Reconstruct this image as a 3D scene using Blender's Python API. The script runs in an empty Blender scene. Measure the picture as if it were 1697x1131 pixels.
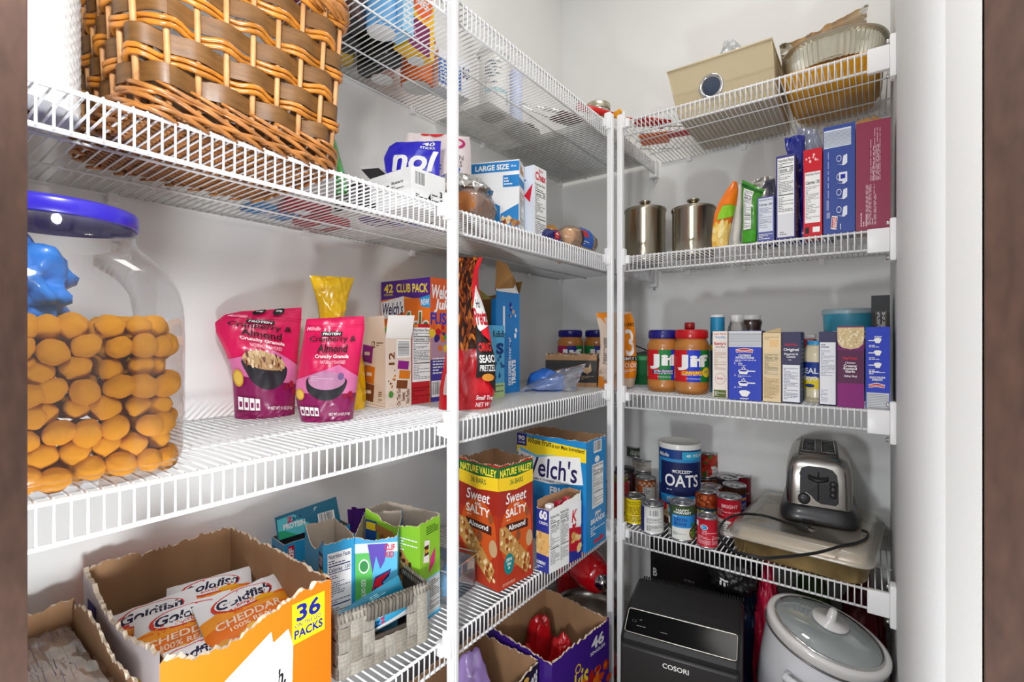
import bpy, bmesh, math, random
from mathutils import Vector, Matrix, noise
R = math.radians
PI = math.pi
SC = bpy.context.scene
COL = SC.collection

# ------------------------------------------------------------------ camera, light, exposure
F, YAW, U0, V0 = 799.5, 0.6375, 848.7, 560.9          # focal length in pixels, heading, image centre
CX, CY, CZ = 1.0428, -1.7673, 1.10
cd = bpy.data.cameras.new('camera'); cam = bpy.data.objects.new('camera', cd); COL.objects.link(cam)
cam.location = (CX, CY, CZ); cam.rotation_euler = (PI/2, 0, YAW)
cd.sensor_width = 36; cd.lens = 36*F/1697; cd.clip_start = .01
cd.shift_x = (848.5-U0)/1697; cd.shift_y = (V0-565.5)/1697
SC.camera = cam
w = bpy.data.worlds.new('world'); SC.world = w; w.use_nodes = True
w.node_tree.nodes['Background'].inputs[0].default_value = (.93, .96, 1, 1)
w.node_tree.nodes['Background'].inputs[1].default_value = .40
def light(name, loc, target, size, power, colr, sizey=None):
    l = bpy.data.lights.new(name, 'AREA'); l.energy = power; l.color = colr; l.size = size
    if sizey: l.shape = 'RECTANGLE'; l.size_y = sizey
    o = bpy.data.objects.new(name, l); COL.objects.link(o); o.location = loc
    o.rotation_euler = (Vector(target)-Vector(loc)).to_track_quat('-Z', 'Y').to_euler()
    return o
def lamp(name, loc, power, colr, rad):
    l = bpy.data.lights.new(name, 'POINT'); l.energy = power; l.color = colr; l.shadow_soft_size = rad
    o = bpy.data.objects.new(name, l); COL.objects.link(o); o.location = loc; return o
light('ceiling_lamp_light', (.80, -.80, 2.62), (.62, -.70, 0), .32, 4.0, (1, .955, .90))
lamp('doorway_flash_light_high', (.77, -1.67, 1.46), 9.5, (.97, .985, 1), .05)
lamp('doorway_flash_light_low', (.76, -1.675, .66), 13, (.93, .97, 1), .05)
light('hall_fill_light', (1.75, -2.9, 1.7), (.3, -.6, 1.0), 1.3, 9, (.94, .97, 1))  # added fill from behind the camera, no known daylight source there
SC.view_settings.view_transform = 'Standard'; SC.view_settings.look = 'None'
SC.view_settings.gamma = 1; SC.view_settings.exposure = 0.36; SC.view_settings.use_curve_mapping = False

# ------------------------------------------------------------------ measuring helpers (pixel column + plane -> place)
SN, CS = math.sin(YAW), math.cos(YAW)
def ray(u, v): k = (u-U0)/F; return (-SN+k*CS, CS+k*SN, -(v-V0)/F)
def at(u, v, z): r = ray(u, v); t = (z-CZ)/r[2]; return Vector((CX+r[0]*t, CY+r[1]*t, z))
def yl(u, X): r = ray(u, 0); return CY+r[1]*(X-CX)/r[0]
def xb(u, Y): r = ray(u, 0); return CX+r[0]*(Y-CY)/r[1]
def zz(v, x, y): return CZ-(v-V0)/F*(-(x-CX)*SN+(y-CY)*CS)

# ------------------------------------------------------------------ materials (all procedural)
_M = {}
def nodes(m): return m.node_tree.nodes, m.node_tree.links
def mat(c, rough=.45, metal=0., bump=0., bscale=300., var=0., vscale=40., coat=0., name=None, spec=None, sub=0., aniso=None):
    """principled colour with optional fine bump and blotchy variation; c is 0..255 sRGB"""
    key = (tuple(c), rough, metal, bump, bscale, var, vscale, coat, spec, sub, aniso)
    if key in _M: return _M[key]
    m = bpy.data.materials.new(name or 'surface'); m.use_nodes = True; n, l = nodes(m)
    p = n['Principled BSDF']
    lin = [((x/255)/12.92 if x/255 <= .04045 else ((x/255+.055)/1.055)**2.4) for x in c]
    p.inputs['Base Color'].default_value = (*lin, 1)
    p.inputs['Roughness'].default_value = rough; p.inputs['Metallic'].default_value = metal
    p.inputs['Coat Weight'].default_value = coat; p.inputs['Coat Roughness'].default_value = .12
    if spec is not None: p.inputs['Specular IOR Level'].default_value = spec
    if bump or var:
        tc = n.new('ShaderNodeTexCoord'); nz = n.new('ShaderNodeTexNoise'); nz.inputs['Scale'].default_value = bscale if bump else vscale
        mp = n.new('ShaderNodeMapping'); l.new(tc.outputs['Object'], mp.inputs[0]); l.new(mp.outputs[0], nz.inputs[0])
        if aniso: mp.inputs['Scale'].default_value = aniso
        nz.inputs['Detail'].default_value = 3
        if bump:
            b = n.new('ShaderNodeBump'); b.inputs['Strength'].default_value = min(1, bump); b.inputs['Distance'].default_value = .001
            l.new(nz.outputs[0], b.inputs['Height']); l.new(b.outputs[0], p.inputs['Normal'])
        if var:
            n2 = n.new('ShaderNodeTexNoise'); n2.inputs['Scale'].default_value = vscale; n2.inputs['Detail'].default_value = 4
            l.new(mp.outputs[0] if aniso else tc.outputs['Object'], n2.inputs[0])
            mx = n.new('ShaderNodeMix'); mx.data_type = 'RGBA'
            mx.inputs[6].default_value = (*[x*(1-var) for x in lin], 1); mx.inputs[7].default_value = (*[min(1, x*(1+var)) for x in lin], 1)
            r = n.new('ShaderNodeMapRange'); r.inputs[1].default_value = .32; r.inputs[2].default_value = .68
            l.new(n2.outputs[0], r.inputs[0]); l.new(r.outputs[0], mx.inputs[0]); l.new(mx.outputs[2], p.inputs['Base Color'])
    _M[key] = m
    return m
def film(c=(255, 255, 255), op=.1, rough=.12, name='clear_film', gloss=.35):
    """thin clear plastic: mostly see-through, with a faint tint and a glossy skin"""
    key = ('film', tuple(c), op, rough, gloss)
    if key in _M: return _M[key]
    m = bpy.data.materials.new(name); m.use_nodes = True; n, l = nodes(m); n.remove(n['Principled BSDF'])
    lin = [(x/255)**2.2 for x in c]
    t = n.new('ShaderNodeBsdfTransparent'); t.inputs[0].default_value = (*[.75+.25*x for x in lin], 1)
    d = n.new('ShaderNodeBsdfDiffuse'); d.inputs[0].default_value = (*lin, 1)
    g = n.new('ShaderNodeBsdfGlossy'); g.inputs[0].default_value = (1, 1, 1, 1); g.inputs[1].default_value = rough
    a = n.new('ShaderNodeMixShader'); a.inputs[0].default_value = op; l.new(t.outputs[0], a.inputs[1]); l.new(d.outputs[0], a.inputs[2])
    fr = n.new('ShaderNodeFresnel'); fr.inputs[0].default_value = 1.45
    mu = n.new('ShaderNodeMath'); mu.operation = 'MULTIPLY_ADD'; l.new(fr.outputs[0], mu.inputs[0]); mu.inputs[1].default_value = gloss*2; mu.inputs[2].default_value = gloss*.08
    b = n.new('ShaderNodeMixShader'); l.new(mu.outputs[0], b.inputs[0]); l.new(a.outputs[0], b.inputs[1]); l.new(g.outputs[0], b.inputs[2])
    l.new(b.outputs[0], n['Material Output'].inputs[0])
    _M[key] = m
    return m
def pm(*c): return mat(c, .5, spec=.35)                 # printed ink / paper colours
WHITE = pm(246, 246, 244); BLACK = pm(22, 21, 22); GREY = pm(120, 120, 122)
WIREW = mat((240, 240, 240), .33, name='white_vinyl_coated_wire')
KRAFT = mat((168, 128, 92), .85, bump=.25, bscale=260, var=.10, vscale=18, name='kraft_board', aniso=(1, 1, .25))
GREYB = mat((176, 162, 146), .8, bump=.2, bscale=300, var=.06, vscale=25, name='grey_board')
TORN = mat((214, 196, 172), .9, bump=.5, bscale=500, name='torn_board_edge')
STEEL = mat((198, 192, 182), .28, 1, bump=.05, bscale=90, aniso=(1, 1, 14), name='brushed_steel')
CHROME = mat((225, 225, 225), .12, 1, name='chrome')
TINM = mat((190, 190, 192), .3, 1, name='tinplate')

# ------------------------------------------------------------------ mesh builder
class MB:
    def __init__(s): s.v, s.f, s.m, s.sm = [], [], [], []
    def add(s, vs, fs, m, smooth=False, T=None):
        b = len(s.v)
        s.v += [tuple(T @ Vector(p)) if T else tuple(p) for p in vs]
        for f in fs: s.f.append([i+b for i in f]); s.m.append(m); s.sm.append(smooth)
        return s
    def box(s, x0, y0, z0, x1, y1, z1, m, T=None):
        vs = [(x, y, z) for z in (z0, z1) for y in (y0, y1) for x in (x0, x1)]
        return s.add(vs, [(0, 2, 3, 1), (4, 5, 7, 6), (0, 1, 5, 4), (1, 3, 7, 5), (3, 2, 6, 7), (2, 0, 4, 6)], m, False, T)
    def rbox(s, x0, y0, z0, x1, y1, z1, r, m, T=None, seg=3, smooth=True):
        """box with all edges rounded"""
        bm = bmesh.new(); bmesh.ops.create_cube(bm, size=1)
        for v in bm.verts: v.co = Vector(((x0+x1)/2+v.co.x*(x1-x0), (y0+y1)/2+v.co.y*(y1-y0), (z0+z1)/2+v.co.z*(z1-z0)))
        bmesh.ops.bevel(bm, geom=bm.edges[:], offset=r, segments=seg, profile=.5, affect='EDGES')
        return s.bm(bm, m, smooth, T)
    def bm(s, bm, m, smooth=False, T=None):
        bm.verts.index_update()
        s.add([v.co[:] for v in bm.verts], [[v.index for v in f.verts] for f in bm.faces], m, smooth, T); bm.free(); return s
    def tube(s, pts, r, m, n=6, T=None, closed=False, caps=True, smooth=True):
        pts = [Vector(p) for p in pts]; N = len(pts); vs, fs = [], []
        rr = r if isinstance(r, (list, tuple)) else [r]*N
        up = None
        for i, p in enumerate(pts):
            d = (pts[(i+1) % N]-pts[i-1]) if closed else (pts[min(i+1, N-1)]-pts[max(i-1, 0)])
            if d.length < 1e-9: d = Vector((0, 0, 1))
            d.normalize()
            if up is None: up = Vector((0, 0, 1)) if abs(d.z) < .9 else Vector((1, 0, 0))
            x = d.cross(up).normalized(); y = x.cross(d).normalized(); up = y
            for k in range(n):
                a = 2*PI*(k+.5)/n; vs.append(p+x*math.cos(a)*rr[i]+y*math.sin(a)*rr[i])
        for i in range(N if closed else N-1):
            for k in range(n):
                a, b = i*n+k, i*n+(k+1) % n; c = ((i+1) % N)*n
                fs.append((a, b, c+(k+1) % n, c+k))
        if caps and not closed: fs += [tuple(reversed(range(n))), tuple(range((N-1)*n, N*n))]
        return s.add(vs, fs, m, smooth, T)
    def lathe(s, prof, m, n=32, T=None, smooth=True, a0=0, a1=2*PI, sx=1, sy=1, mats=None):
        """profile of (radius, z); mats optionally gives a material per profile segment"""
        full = abs(a1-a0-2*PI) < 1e-6; K = n if full else n+1; vs = []
        for r, z in prof:
            for k in range(K):
                a = a0+(a1-a0)*k/n; vs.append((r*math.cos(a)*sx, r*math.sin(a)*sy, z))
        for i in range(len(prof)-1):
            fs = []
            for k in range(n):
                k2 = (k+1) % K
                fs.append((i*K+k, i*K+k2, (i+1)*K+k2, (i+1)*K+k))
            b = len(s.v) if i == 0 else b
            if i == 0: s.v += [tuple(T @ Vector(p)) if T else p for p in vs]
            for f in fs: s.f.append([q+b for q in f]); s.m.append(mats[i] if mats else m); s.sm.append(smooth)
        return s
    def grid(s, fn, nu, nv, m, smooth=True, T=None, flip=False, skip=None):
        vs = [fn(i/nu, j/nv) for j in range(nv+1) for i in range(nu+1)]; fs = []
        for j in range(nv):
            for i in range(nu):
                if skip and skip(i, j): continue
                q = (j*(nu+1)+i, j*(nu+1)+i+1, (j+1)*(nu+1)+i+1, (j+1)*(nu+1)+i)
                fs.append(q[::-1] if flip else q)
        return s.add(vs, fs, m, smooth, T)
    def build(s, name, parent=None, bevel=0, subd=0):
        me = bpy.data.meshes.new(name); me.from_pydata(s.v, [], s.f)
        ml = []
        idx = {}
        for m in s.m:
            if m.name not in idx: idx[m.name] = len(ml); ml.append(m)
        for m in ml: me.materials.append(m)
        me.polygons.foreach_set('material_index', [idx[m.name] for m in s.m])
        me.polygons.foreach_set('use_smooth', s.sm)
        me.update(); o = bpy.data.objects.new(name, me); COL.objects.link(o)
        if parent: o.parent = parent
        if bevel:
            md = o.modifiers.new('bevel', 'BEVEL'); md.width = bevel; md.segments = 2; md.limit_method = 'ANGLE'; md.angle_limit = R(50)
        if subd:
            md = o.modifiers.new('sub', 'SUBSURF'); md.levels = md.render_levels = subd
        return o
def tag(o, label, cat, group=None, kind=None):
    o['label'] = label; o['category'] = cat
    if group: o['group'] = group
    if kind: o['kind'] = kind
    return o
def thing(name, label, cat, loc=(0, 0, 0), rz=0, group=None, rx=0, ry=0):
    o = bpy.data.objects.new(name, None); COL.objects.link(o); o.empty_display_size = .05
    o.location = loc; o.rotation_euler = (rx, ry, rz); return tag(o, label, cat, group)
def struct(name, mb, **k):
    o = mb.build(name, **k); o['kind'] = 'structure'; return o
def TR(x=0, y=0, z=0, rx=0, ry=0, rz=0, s=1):
    return Matrix.Translation((x, y, z)) @ Matrix.Rotation(rz, 4, 'Z') @ Matrix.Rotation(ry, 4, 'Y') @ Matrix.Rotation(rx, 4, 'X') @ Matrix.Scale(s, 4)

# ------------------------------------------------------------------ printing on surfaces
_T = {}
def glyphs(t, bold, ital, res):
    k = (t, bold, ital, res)
    if k not in _T:
        c = bpy.data.curves.new('txt', 'FONT'); c.body = t; c.resolution_u = res; c.offset = bold; c.shear = ital; c.fill_mode = 'FRONT'
        c.space_line = .86; c.align_x = 'CENTER'
        o = bpy.data.objects.new('txt', c); COL.objects.link(o); dg = bpy.context.evaluated_depsgraph_get()
        me = o.evaluated_get(dg).to_mesh(); vs = [(v.co.x, v.co.y) for v in me.vertices]; fs = [list(p.vertices) for p in me.polygons]
        o.evaluated_get(dg).to_mesh_clear(); bpy.data.objects.remove(o); bpy.data.curves.remove(c)
        if not vs: vs, fs = [(0, 0), (1, 0), (0, 1)], []
        x0 = min(v[0] for v in vs); x1 = max(v[0] for v in vs); y0 = min(v[1] for v in vs); y1 = max(v[1] for v in vs)
        _T[k] = ([((x-x0)/max(x1-x0, 1e-6), (y-y0)/max(y1-y0, 1e-6)) for x, y in vs], fs)
    return _T[k]
class Pan:
    """a printable panel: fn(x, y, lift) maps 0..1 x 0..1 on the panel to the local 3D surface; step cuts shapes finer for curved panels"""
    def __init__(s, mb, fn, step=None, rot=0): s.mb, s.fn, s.step, s.k, s.rot = mb, fn, step, 0, rot
    def put(s, vs, fs, m):
        s.k += 1; lift = .00025+.00006*s.k
        if s.rot == 1: vs = [(y, 1-x) for x, y in vs]
        if s.rot == -1: vs = [(1-y, x) for x, y in vs]
        if s.rot == 2: vs = [(1-x, 1-y) for x, y in vs]
        if s.step:
            bm = bmesh.new(); bv = [bm.verts.new((x, y, 0)) for x, y in vs]
            for f in fs:
                try: bm.faces.new([bv[i] for i in f])
                except ValueError: pass
            xs = [v[0] for v in vs]; ys = [v[1] for v in vs]
            for ax, (lo, hi) in enumerate(((min(xs), max(xs)), (min(ys), max(ys)))):
                st = s.step[ax]
                if not st: continue
                q = math.floor(lo/st)+1
                while q*st < hi-1e-6:
                    co = (q*st, 0, 0) if ax == 0 else (0, q*st, 0); no = (1, 0, 0) if ax == 0 else (0, 1, 0)
                    bmesh.ops.bisect_plane(bm, geom=bm.verts[:]+bm.edges[:]+bm.faces[:], plane_co=co, plane_no=no, dist=1e-6); q += 1
            bm.verts.index_update()
            vs = [(v.co.x, v.co.y) for v in bm.verts]; fs = [[v.index for v in f.verts] for f in bm.faces]; bm.free()
        s.mb.add([s.fn(x, y, lift) for x, y in vs], fs, m, bool(s.step)); return s
    def r(s, x0, y0, x1, y1, m): return s.put([(x0, y0), (x1, y0), (x1, y1), (x0, y1)], [(0, 1, 2, 3)], m)
    def poly(s, pts, m):
        bm = bmesh.new(); f = bm.faces.new([bm.verts.new((x, y, 0)) for x, y in pts]); f.normal_update()
        bmesh.ops.triangulate(bm, faces=[f]); bm.verts.index_update()
        vs = [(v.co.x, v.co.y) for v in bm.verts]; fs = [[v.index for v in (f.verts if f.normal.z > 0 else reversed(f.verts))] for f in bm.faces]; bm.free()
        return s.put(vs, fs, m)
    def e(s, cx, cy, rx, ry, m, a0=0, a1=360, n=20):
        pts = [(cx+rx*math.cos(R(a0+(a1-a0)*i/n)), cy+ry*math.sin(R(a0+(a1-a0)*i/n))) for i in range(n+(0 if a1-a0 == 360 else 1))]
        return s.put(pts, [tuple(range(len(pts)))], m)
    def ring(s, cx, cy, rx, ry, t, m, a0=0, a1=360, n=24):
        vs, fs = [], []
        for i in range(n+1):
            a = R(a0+(a1-a0)*i/n); ca, sa = math.cos(a), math.sin(a); vs += [(cx+rx*ca, cy+ry*sa), (cx+rx*(1-t)*ca, cy+ry*(1-t)*sa)]
        for i in range(n): fs.append((2*i+1, 2*i, 2*i+2, 2*i+3)[::-1])
        return s.put(vs, fs, m)
    def t(s, txt, x0, y0, x1, y1, m, bold=.02, ital=0, rot=0, res=3):
        """text fitted into the rectangle; rot turns it inside the panel (degrees); rot=90/-90 runs up/down"""
        g, fs = glyphs(txt, bold*.6, ital, res)
        if rot in (90, -90, 180):
            vs = [((x0+(x1-x0)*(1-b), y0+(y1-y0)*a) if rot == 90 else (x0+(x1-x0)*b, y1-(y1-y0)*a) if rot == -90 else (x1-(x1-x0)*a, y1-(y1-y0)*b)) for a, b in g]
        elif rot:                                        # slope: rot as rise over the width (panel units)
            vs = [(x0+(x1-x0)*a, y0+(y1-y0)*b+rot*(a-.5)) for a, b in g]
        else: vs = [(x0+(x1-x0)*a, y0+(y1-y0)*b) for a, b in g]
        return s.put(vs, fs, m)
    def bars(s, x0, y0, x1, y1, n, m, seed=0, fill=.45, vert=False):
        """rows of unreadable fine print"""
        rd = random.Random(seed+n); vs, fs = [], []
        for i in range(n):
            p = 0.
            while p < 1:
                wl = rd.uniform(.05, .2); q = min(1, p+wl)
                if not (p == 0 and rd.random() < .0):
                    a, b = (i+.5-fill/2)/n, (i+.5+fill/2)/n; k = len(vs)
                    if vert: vs += [(x0+(x1-x0)*a, y0+(y1-y0)*p), (x0+(x1-x0)*b, y0+(y1-y0)*p), (x0+(x1-x0)*b, y0+(y1-y0)*q), (x0+(x1-x0)*a, y0+(y1-y0)*q)]
                    else: vs += [(x0+(x1-x0)*p, y0+(y1-y0)*a), (x0+(x1-x0)*q, y0+(y1-y0)*a), (x0+(x1-x0)*q, y0+(y1-y0)*b), (x0+(x1-x0)*p, y0+(y1-y0)*b)]
                    fs.append((k, k+1, k+2, k+3))
                p = q+.03
                if rd.random() < .12: break
        return s.put(vs, fs, m)
    def nf(s, x0, y0, x1, y1, seed=1, ink=BLACK, paper=WHITE, big='Calories   230'):
        w, h = x1-x0, y1-y0
        s.r(x0, y0, x1, y1, paper)
        s.t('Nutrition Facts', x0+w*.05, y1-h*.075, x1-w*.05, y1-h*.02, ink, .03)
        s.bars(x0+w*.05, y1-h*.15, x1-w*.1, y1-h*.09, 2, ink, seed)
        s.r(x0+w*.05, y1-h*.175, x1-w*.05, y1-h*.16, ink)
        s.t(big, x0+w*.05, y1-h*.24, x1-w*.05, y1-h*.19, ink, .03)
        s.r(x0+w*.05, y1-h*.262, x1-w*.05, y1-h*.252, ink)
        s.bars(x0+w*.05, y0+h*.36, x1-w*.05, y1-h*.28, 13, ink, seed+3, .35)
        s.r(x0+w*.05, y0+h*.335, x1-w*.05, y0+h*.35, ink)
        s.bars(x0+w*.05, y0+h*.04, x1-w*.05, y0+h*.31, 9, GREY, seed+5, .4)
        return s
    def bc(s, x0, y0, x1, y1, seed=2, horiz=False):
        """barcode: white label with black bars"""
        s.r(x0, y0, x1, y1, WHITE); rd = random.Random(seed); p = .08; vs, fs = [], []
        while p < .92:
            q = p+rd.choice((.012, .02, .035)); k = len(vs)
            if horiz: vs += [(x0+(x1-x0)*.08, y0+(y1-y0)*p), (x0+(x1-x0)*.92, y0+(y1-y0)*p), (x0+(x1-x0)*.92, y0+(y1-y0)*q), (x0+(x1-x0)*.08, y0+(y1-y0)*q)]
            else: vs += [(x0+(x1-x0)*p, y0+(y1-y0)*.15), (x0+(x1-x0)*q, y0+(y1-y0)*.15), (x0+(x1-x0)*q, y0+(y1-y0)*.94), (x0+(x1-x0)*p, y0+(y1-y0)*.94)]
            fs.append((k, k+1, k+2, k+3)); p = q+rd.choice((.014, .022, .035))
        return s.put(vs, fs, BLACK)
    def blobs(s, x0, y0, x1, y1, n, ms, r, seed=0, asp=1., inside=None, k=7):
        """scattered food bits, printed"""
        rd = random.Random(seed)
        for i in range(n):
            x, y = rd.uniform(x0, x1), rd.uniform(y0, y1)
            if inside and not inside(x, y): continue
            a = rd.uniform(.6, 1.2)*r; ph = rd.random(); pts = []
            for j in range(k):
                q = 2*PI*(j/k+ph); rr = a*rd.uniform(.75, 1.1); pts.append((x+rr*math.cos(q), y+rr*asp*math.sin(q)))
            s.put(pts, [tuple(range(k))], rd.choice(ms)); s.k -= .9
        s.k += 1
        return s

def front(w, h, x0=0, z0=0, y=0): return lambda x, z, l: (x0+x*w, y-l, z0+z*h)
def right(w, d, h): return lambda x, z, l: (w+l, x*d, z*h)
def left(w, d, h): return lambda x, z, l: (-l, d-x*d, z*h)
def topf(w, d, h): return lambda x, z, l: (x*w, z*d, h+l)
def carton(mb, w, d, h, c, side=None, top=None, rough=.38):
    """closed folding carton with flap seams; local frame: front face at y=0, x to the right"""
    m = mat(c, rough, coat=.15) if isinstance(c, tuple) else c
    sm = mat(side, rough, coat=.15) if isinstance(side, tuple) else (side or m)
    tm = mat(top, rough, coat=.15) if isinstance(top, tuple) else (top or m)
    vs = [(x, y, z) for z in (0, h) for y in (0, d) for x in (0, w)]
    mb.add(vs, [(0, 1, 5, 4), (3, 2, 6, 7)], m); mb.add(vs, [(1, 3, 7, 5), (2, 0, 4, 6)], sm)
    mb.add(vs, [(0, 2, 3, 1), (4, 5, 7, 6)], tm)
    e = .0006
    mb.box(w*.02, d*.03, h, w*.98, d*.56, h+e, tm); mb.box(w*.02, d*.54, h+e, w*.98, d*.97, h+2*e, tm)
    mb.box(w*.01, -.0, 0, w*.99, .0004, .001, m)
    return mb
def put_box(name, label, cat, p, q, h, d, group=None, z=None):
    """thing whose front-bottom edge runs p -> q (world); returns (empty, width)"""
    p, q = Vector(p), Vector(q); v = q-p; a = math.atan2(v.y, v.x)
    return thing(name, label, cat, (p.x, p.y, p.z if z is None else z), a, group), Vector((v.x, v.y)).length
def jag(n, amp, seed, trend=None):
    rd = random.Random(seed); o = []; cur = 0
    for i in range(n+1):
        cur = cur*.55+rd.uniform(-1, 1)*amp
        o.append(cur+(trend(i/n) if trend else 0)+rd.uniform(-.25, .25)*amp)
    return o
def openbox(w, d, h, outer, inner, tops, t=.003, n=26, amp=.003, seed=1, panels=None, floor=True, edge=TORN):
    """carton with its top torn off. tops = 4 functions (front, right, back, left) giving the wall height over 0..1.
    Builds outer skin, inner skin, ragged rim. returns MB"""
    mb = MB(); cor = [(0, 0), (w, 0), (w, d), (0, d)]
    inn = [(t, t), (w-t, t), (w-t, d-t), (t, d-t)]
    outers = outer if isinstance(outer, (list, tuple)) else [outer]*4
    for k in range(4):
        a, b = cor[k], cor[(k+1) % 4]; ia, ib = inn[k], inn[(k+1) % 4]
        hs = jag(n, amp, seed*7+k)
        hh = [max(.004, tops[k](i/n)+hs[i]) for i in range(n+1)]
        vo, vi = [], []
        for i in range(n+1):
            f = i/n; xo, yo = a[0]+(b[0]-a[0])*f, a[1]+(b[1]-a[1])*f; xi, yi = ia[0]+(ib[0]-ia[0])*f, ia[1]+(ib[1]-ia[1])*f
            vo += [(xo, yo, 0), (xo, yo, hh[i])]; vi += [(xi, yi, 0), (xi, yi, hh[i]+random.Random(seed+i+k).uniform(-.3, 1)*amp)]
        N = len(vo)
        mb.add(vo, [(2*i, 2*i+2, 2*i+3, 2*i+1) for i in range(n)], outers[k])
        mb.add(vi, [(2*i, 2*i+1, 2*i+3, 2*i+2) for i in range(n)], inner)
        mb.add([vo[2*i+1] for i in range(n+1)]+[vi[2*i+1] for i in range(n+1)], [(i, i+1, n+2+i, n+1+i) for i in range(n)], edge)
    if floor: mb.add([(0, 0, .001), (w, 0, .001), (w, d, .001), (0, d, .001)], [(0, 1, 2, 3)], inner); mb.add([(0, 0, 0), (w, 0, 0), (w, d, 0), (0, d, 0)], [(3, 2, 1, 0)], outers[0])
    return mb

# ------------------------------------------------------------------ room shell
W_, H_ = 1.091, 2.72
def wallmat(c, bump=.35):
    m = mat(c, .62, bump=bump, bscale=170, var=.012, vscale=4, name='painted_plaster'); return m
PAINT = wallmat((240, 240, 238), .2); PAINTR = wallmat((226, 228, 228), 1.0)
struct('wall_left', MB().box(-.1, -2.3, 0, 0, .1, H_, PAINT))
struct('wall_back', MB().box(0, 0, 0, W_, .1, H_, PAINT))
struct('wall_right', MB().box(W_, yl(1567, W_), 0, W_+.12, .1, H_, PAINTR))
JR = Vector((CX-SN*.305+CS*.2972, CY+CS*.305+SN*.2972)); JL = Vector((CX-SN*.305-CS*.3052, CY+CS*.305-SN*.3052))
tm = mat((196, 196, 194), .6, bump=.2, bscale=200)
P1 = Vector((W_, yl(1567, W_)))
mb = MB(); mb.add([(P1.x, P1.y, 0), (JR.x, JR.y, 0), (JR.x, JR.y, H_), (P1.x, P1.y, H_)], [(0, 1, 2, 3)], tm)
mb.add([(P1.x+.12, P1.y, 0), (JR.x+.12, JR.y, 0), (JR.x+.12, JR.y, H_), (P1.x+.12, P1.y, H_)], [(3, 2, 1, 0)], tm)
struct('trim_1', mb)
DARKW = mat((68, 47, 38), .5, bump=.4, bscale=40, var=.22, vscale=90, aniso=(1, 1, .5), name='dark_stained_wood')
ax = Vector((CS, SN)); dep = Vector((-SN, CS))
def jamb(name, P, sgn):
    o = MB().box(0, -.10, 0, .09, .0, 2.1, DARKW).build(name, bevel=.002); o['kind'] = 'structure'
    o.location = (P.x, P.y, 0) if sgn > 0 else (P.x-CS*.09, P.y-SN*.09, 0); o.rotation_euler = (0, 0, YAW); return o
jamb('trim_2', JR, 1); jamb('trim_3', JL, -1)
mb = MB().box(-.09, -.10, 2.04, .70, 0, 2.13, DARKW); o = struct('trim_4', mb); o.location = (JL.x, JL.y, 0); o.rotation_euler = (0, 0, YAW)
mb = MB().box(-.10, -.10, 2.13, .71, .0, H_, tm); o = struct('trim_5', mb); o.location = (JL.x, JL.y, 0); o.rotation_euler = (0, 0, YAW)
struct('wall_front', MB().box(0, -2.3, 0, JL.x-CS*.09+.02, -2.2, H_, PAINT).box(JL.x-CS*.09-.06, -2.2, 0, JL.x-CS*.09+.02, JL.y-SN*.09-.02, H_, PAINT))
fm = mat((118, 92, 70), .45, bump=.2, bscale=60, var=.2, vscale=12, aniso=(1, .1, 1), name='floor_boards')
struct('floor', MB().box(-.1, -5, -.05, 5, .1, 0, fm))
struct('ceiling', MB().box(-.1, -2.3, H_, W_+.12, .1, H_+.05, PAINT))
bmw = mat((232, 231, 228), .4)
struct('baseboard_left', MB().box(0, -2.2, 0, .012, 0, .09, bmw)); struct('baseboard_back', MB().box(.012, -.012, 0, W_, 0, .09, bmw))

# ------------------------------------------------------------------ wire shelving
SL = {1: 1.749, 2: 1.345, 3: .941, 4: .535}; SB = {1: 1.748, 2: 1.342, 3: .935, 4: .529}
DP, LIP = .406, .042
def shelf(name, label, z, wires, put, length, a_end, b_end, clips, near=True):
    """put(s, d, z): s along the shelf, d away from the wall"""
    t = thing(name, label, 'shelf', put(0, 0, z), 0, 'white wire closet shelves')
    L = t.location.copy()
    P = lambda s, d, q: tuple(Vector(put(s, d, z+q))-L)
    mb = MB()
    for d, r in ((.006, .0026), (.118, .0021), (.252, .0021)): mb.tube([P(0, d, -.002), P(length, d, -.002)], r, WIREW, 6)
    n = int(length/.0127)
    for i in range(n):
        s = .006+i*.0127
        mb.tube([P(s, .002, .0018), P(s, DP-.004, .0018)], .00145, WIREW, 5)
    mb.build('deck', t)
    mb = MB(); mb.tube([P(0, DP, 0), P(length, DP, 0)], .0029, WIREW, 8); mb.tube([P(0, DP, -LIP), P(length, DP, -LIP)], .0029, WIREW, 8)
    for i in range(n):
        s = .006+i*.0127
        mb.tube([P(s, DP-.004, .0018), P(s, DP+.001, .0032), P(s, DP+.004, -.001), P(s, DP+.0035, -LIP-.001)], .0015, WIREW, 5)
    mb.build('front_lip', t)
    for s in clips:
        MB().box(*[min(a, b) for a, b in zip(P(s-.008, 0, -.016), P(s+.008, .012, .003))], *[max(a, b) for a, b in zip(P(s-.008, 0, -.016), P(s+.008, .012, .003))], WIREW).build('wall_clip', t, bevel=.002)
    return t, P
CL = [.02, .25, .52, .83, 1.15, 1.5, 1.85]
names = {1: 'topmost wire shelf along the left wall', 2: 'second wire shelf from the top on the left wall under the wicker basket', 3: 'middle wire shelf on the left wall carrying the jar of cheese balls',
         4: 'lowest wire shelf on the left wall carrying the grey woven basket'}
nb = {1: 'topmost wire shelf on the back wall under the yellow tub', 2: 'wire shelf on the back wall carrying the steel canisters', 3: 'wire shelf on the back wall carrying the peanut butter jars',
      4: 'lowest wire shelf on the back wall carrying the toaster and cans'}
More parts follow.
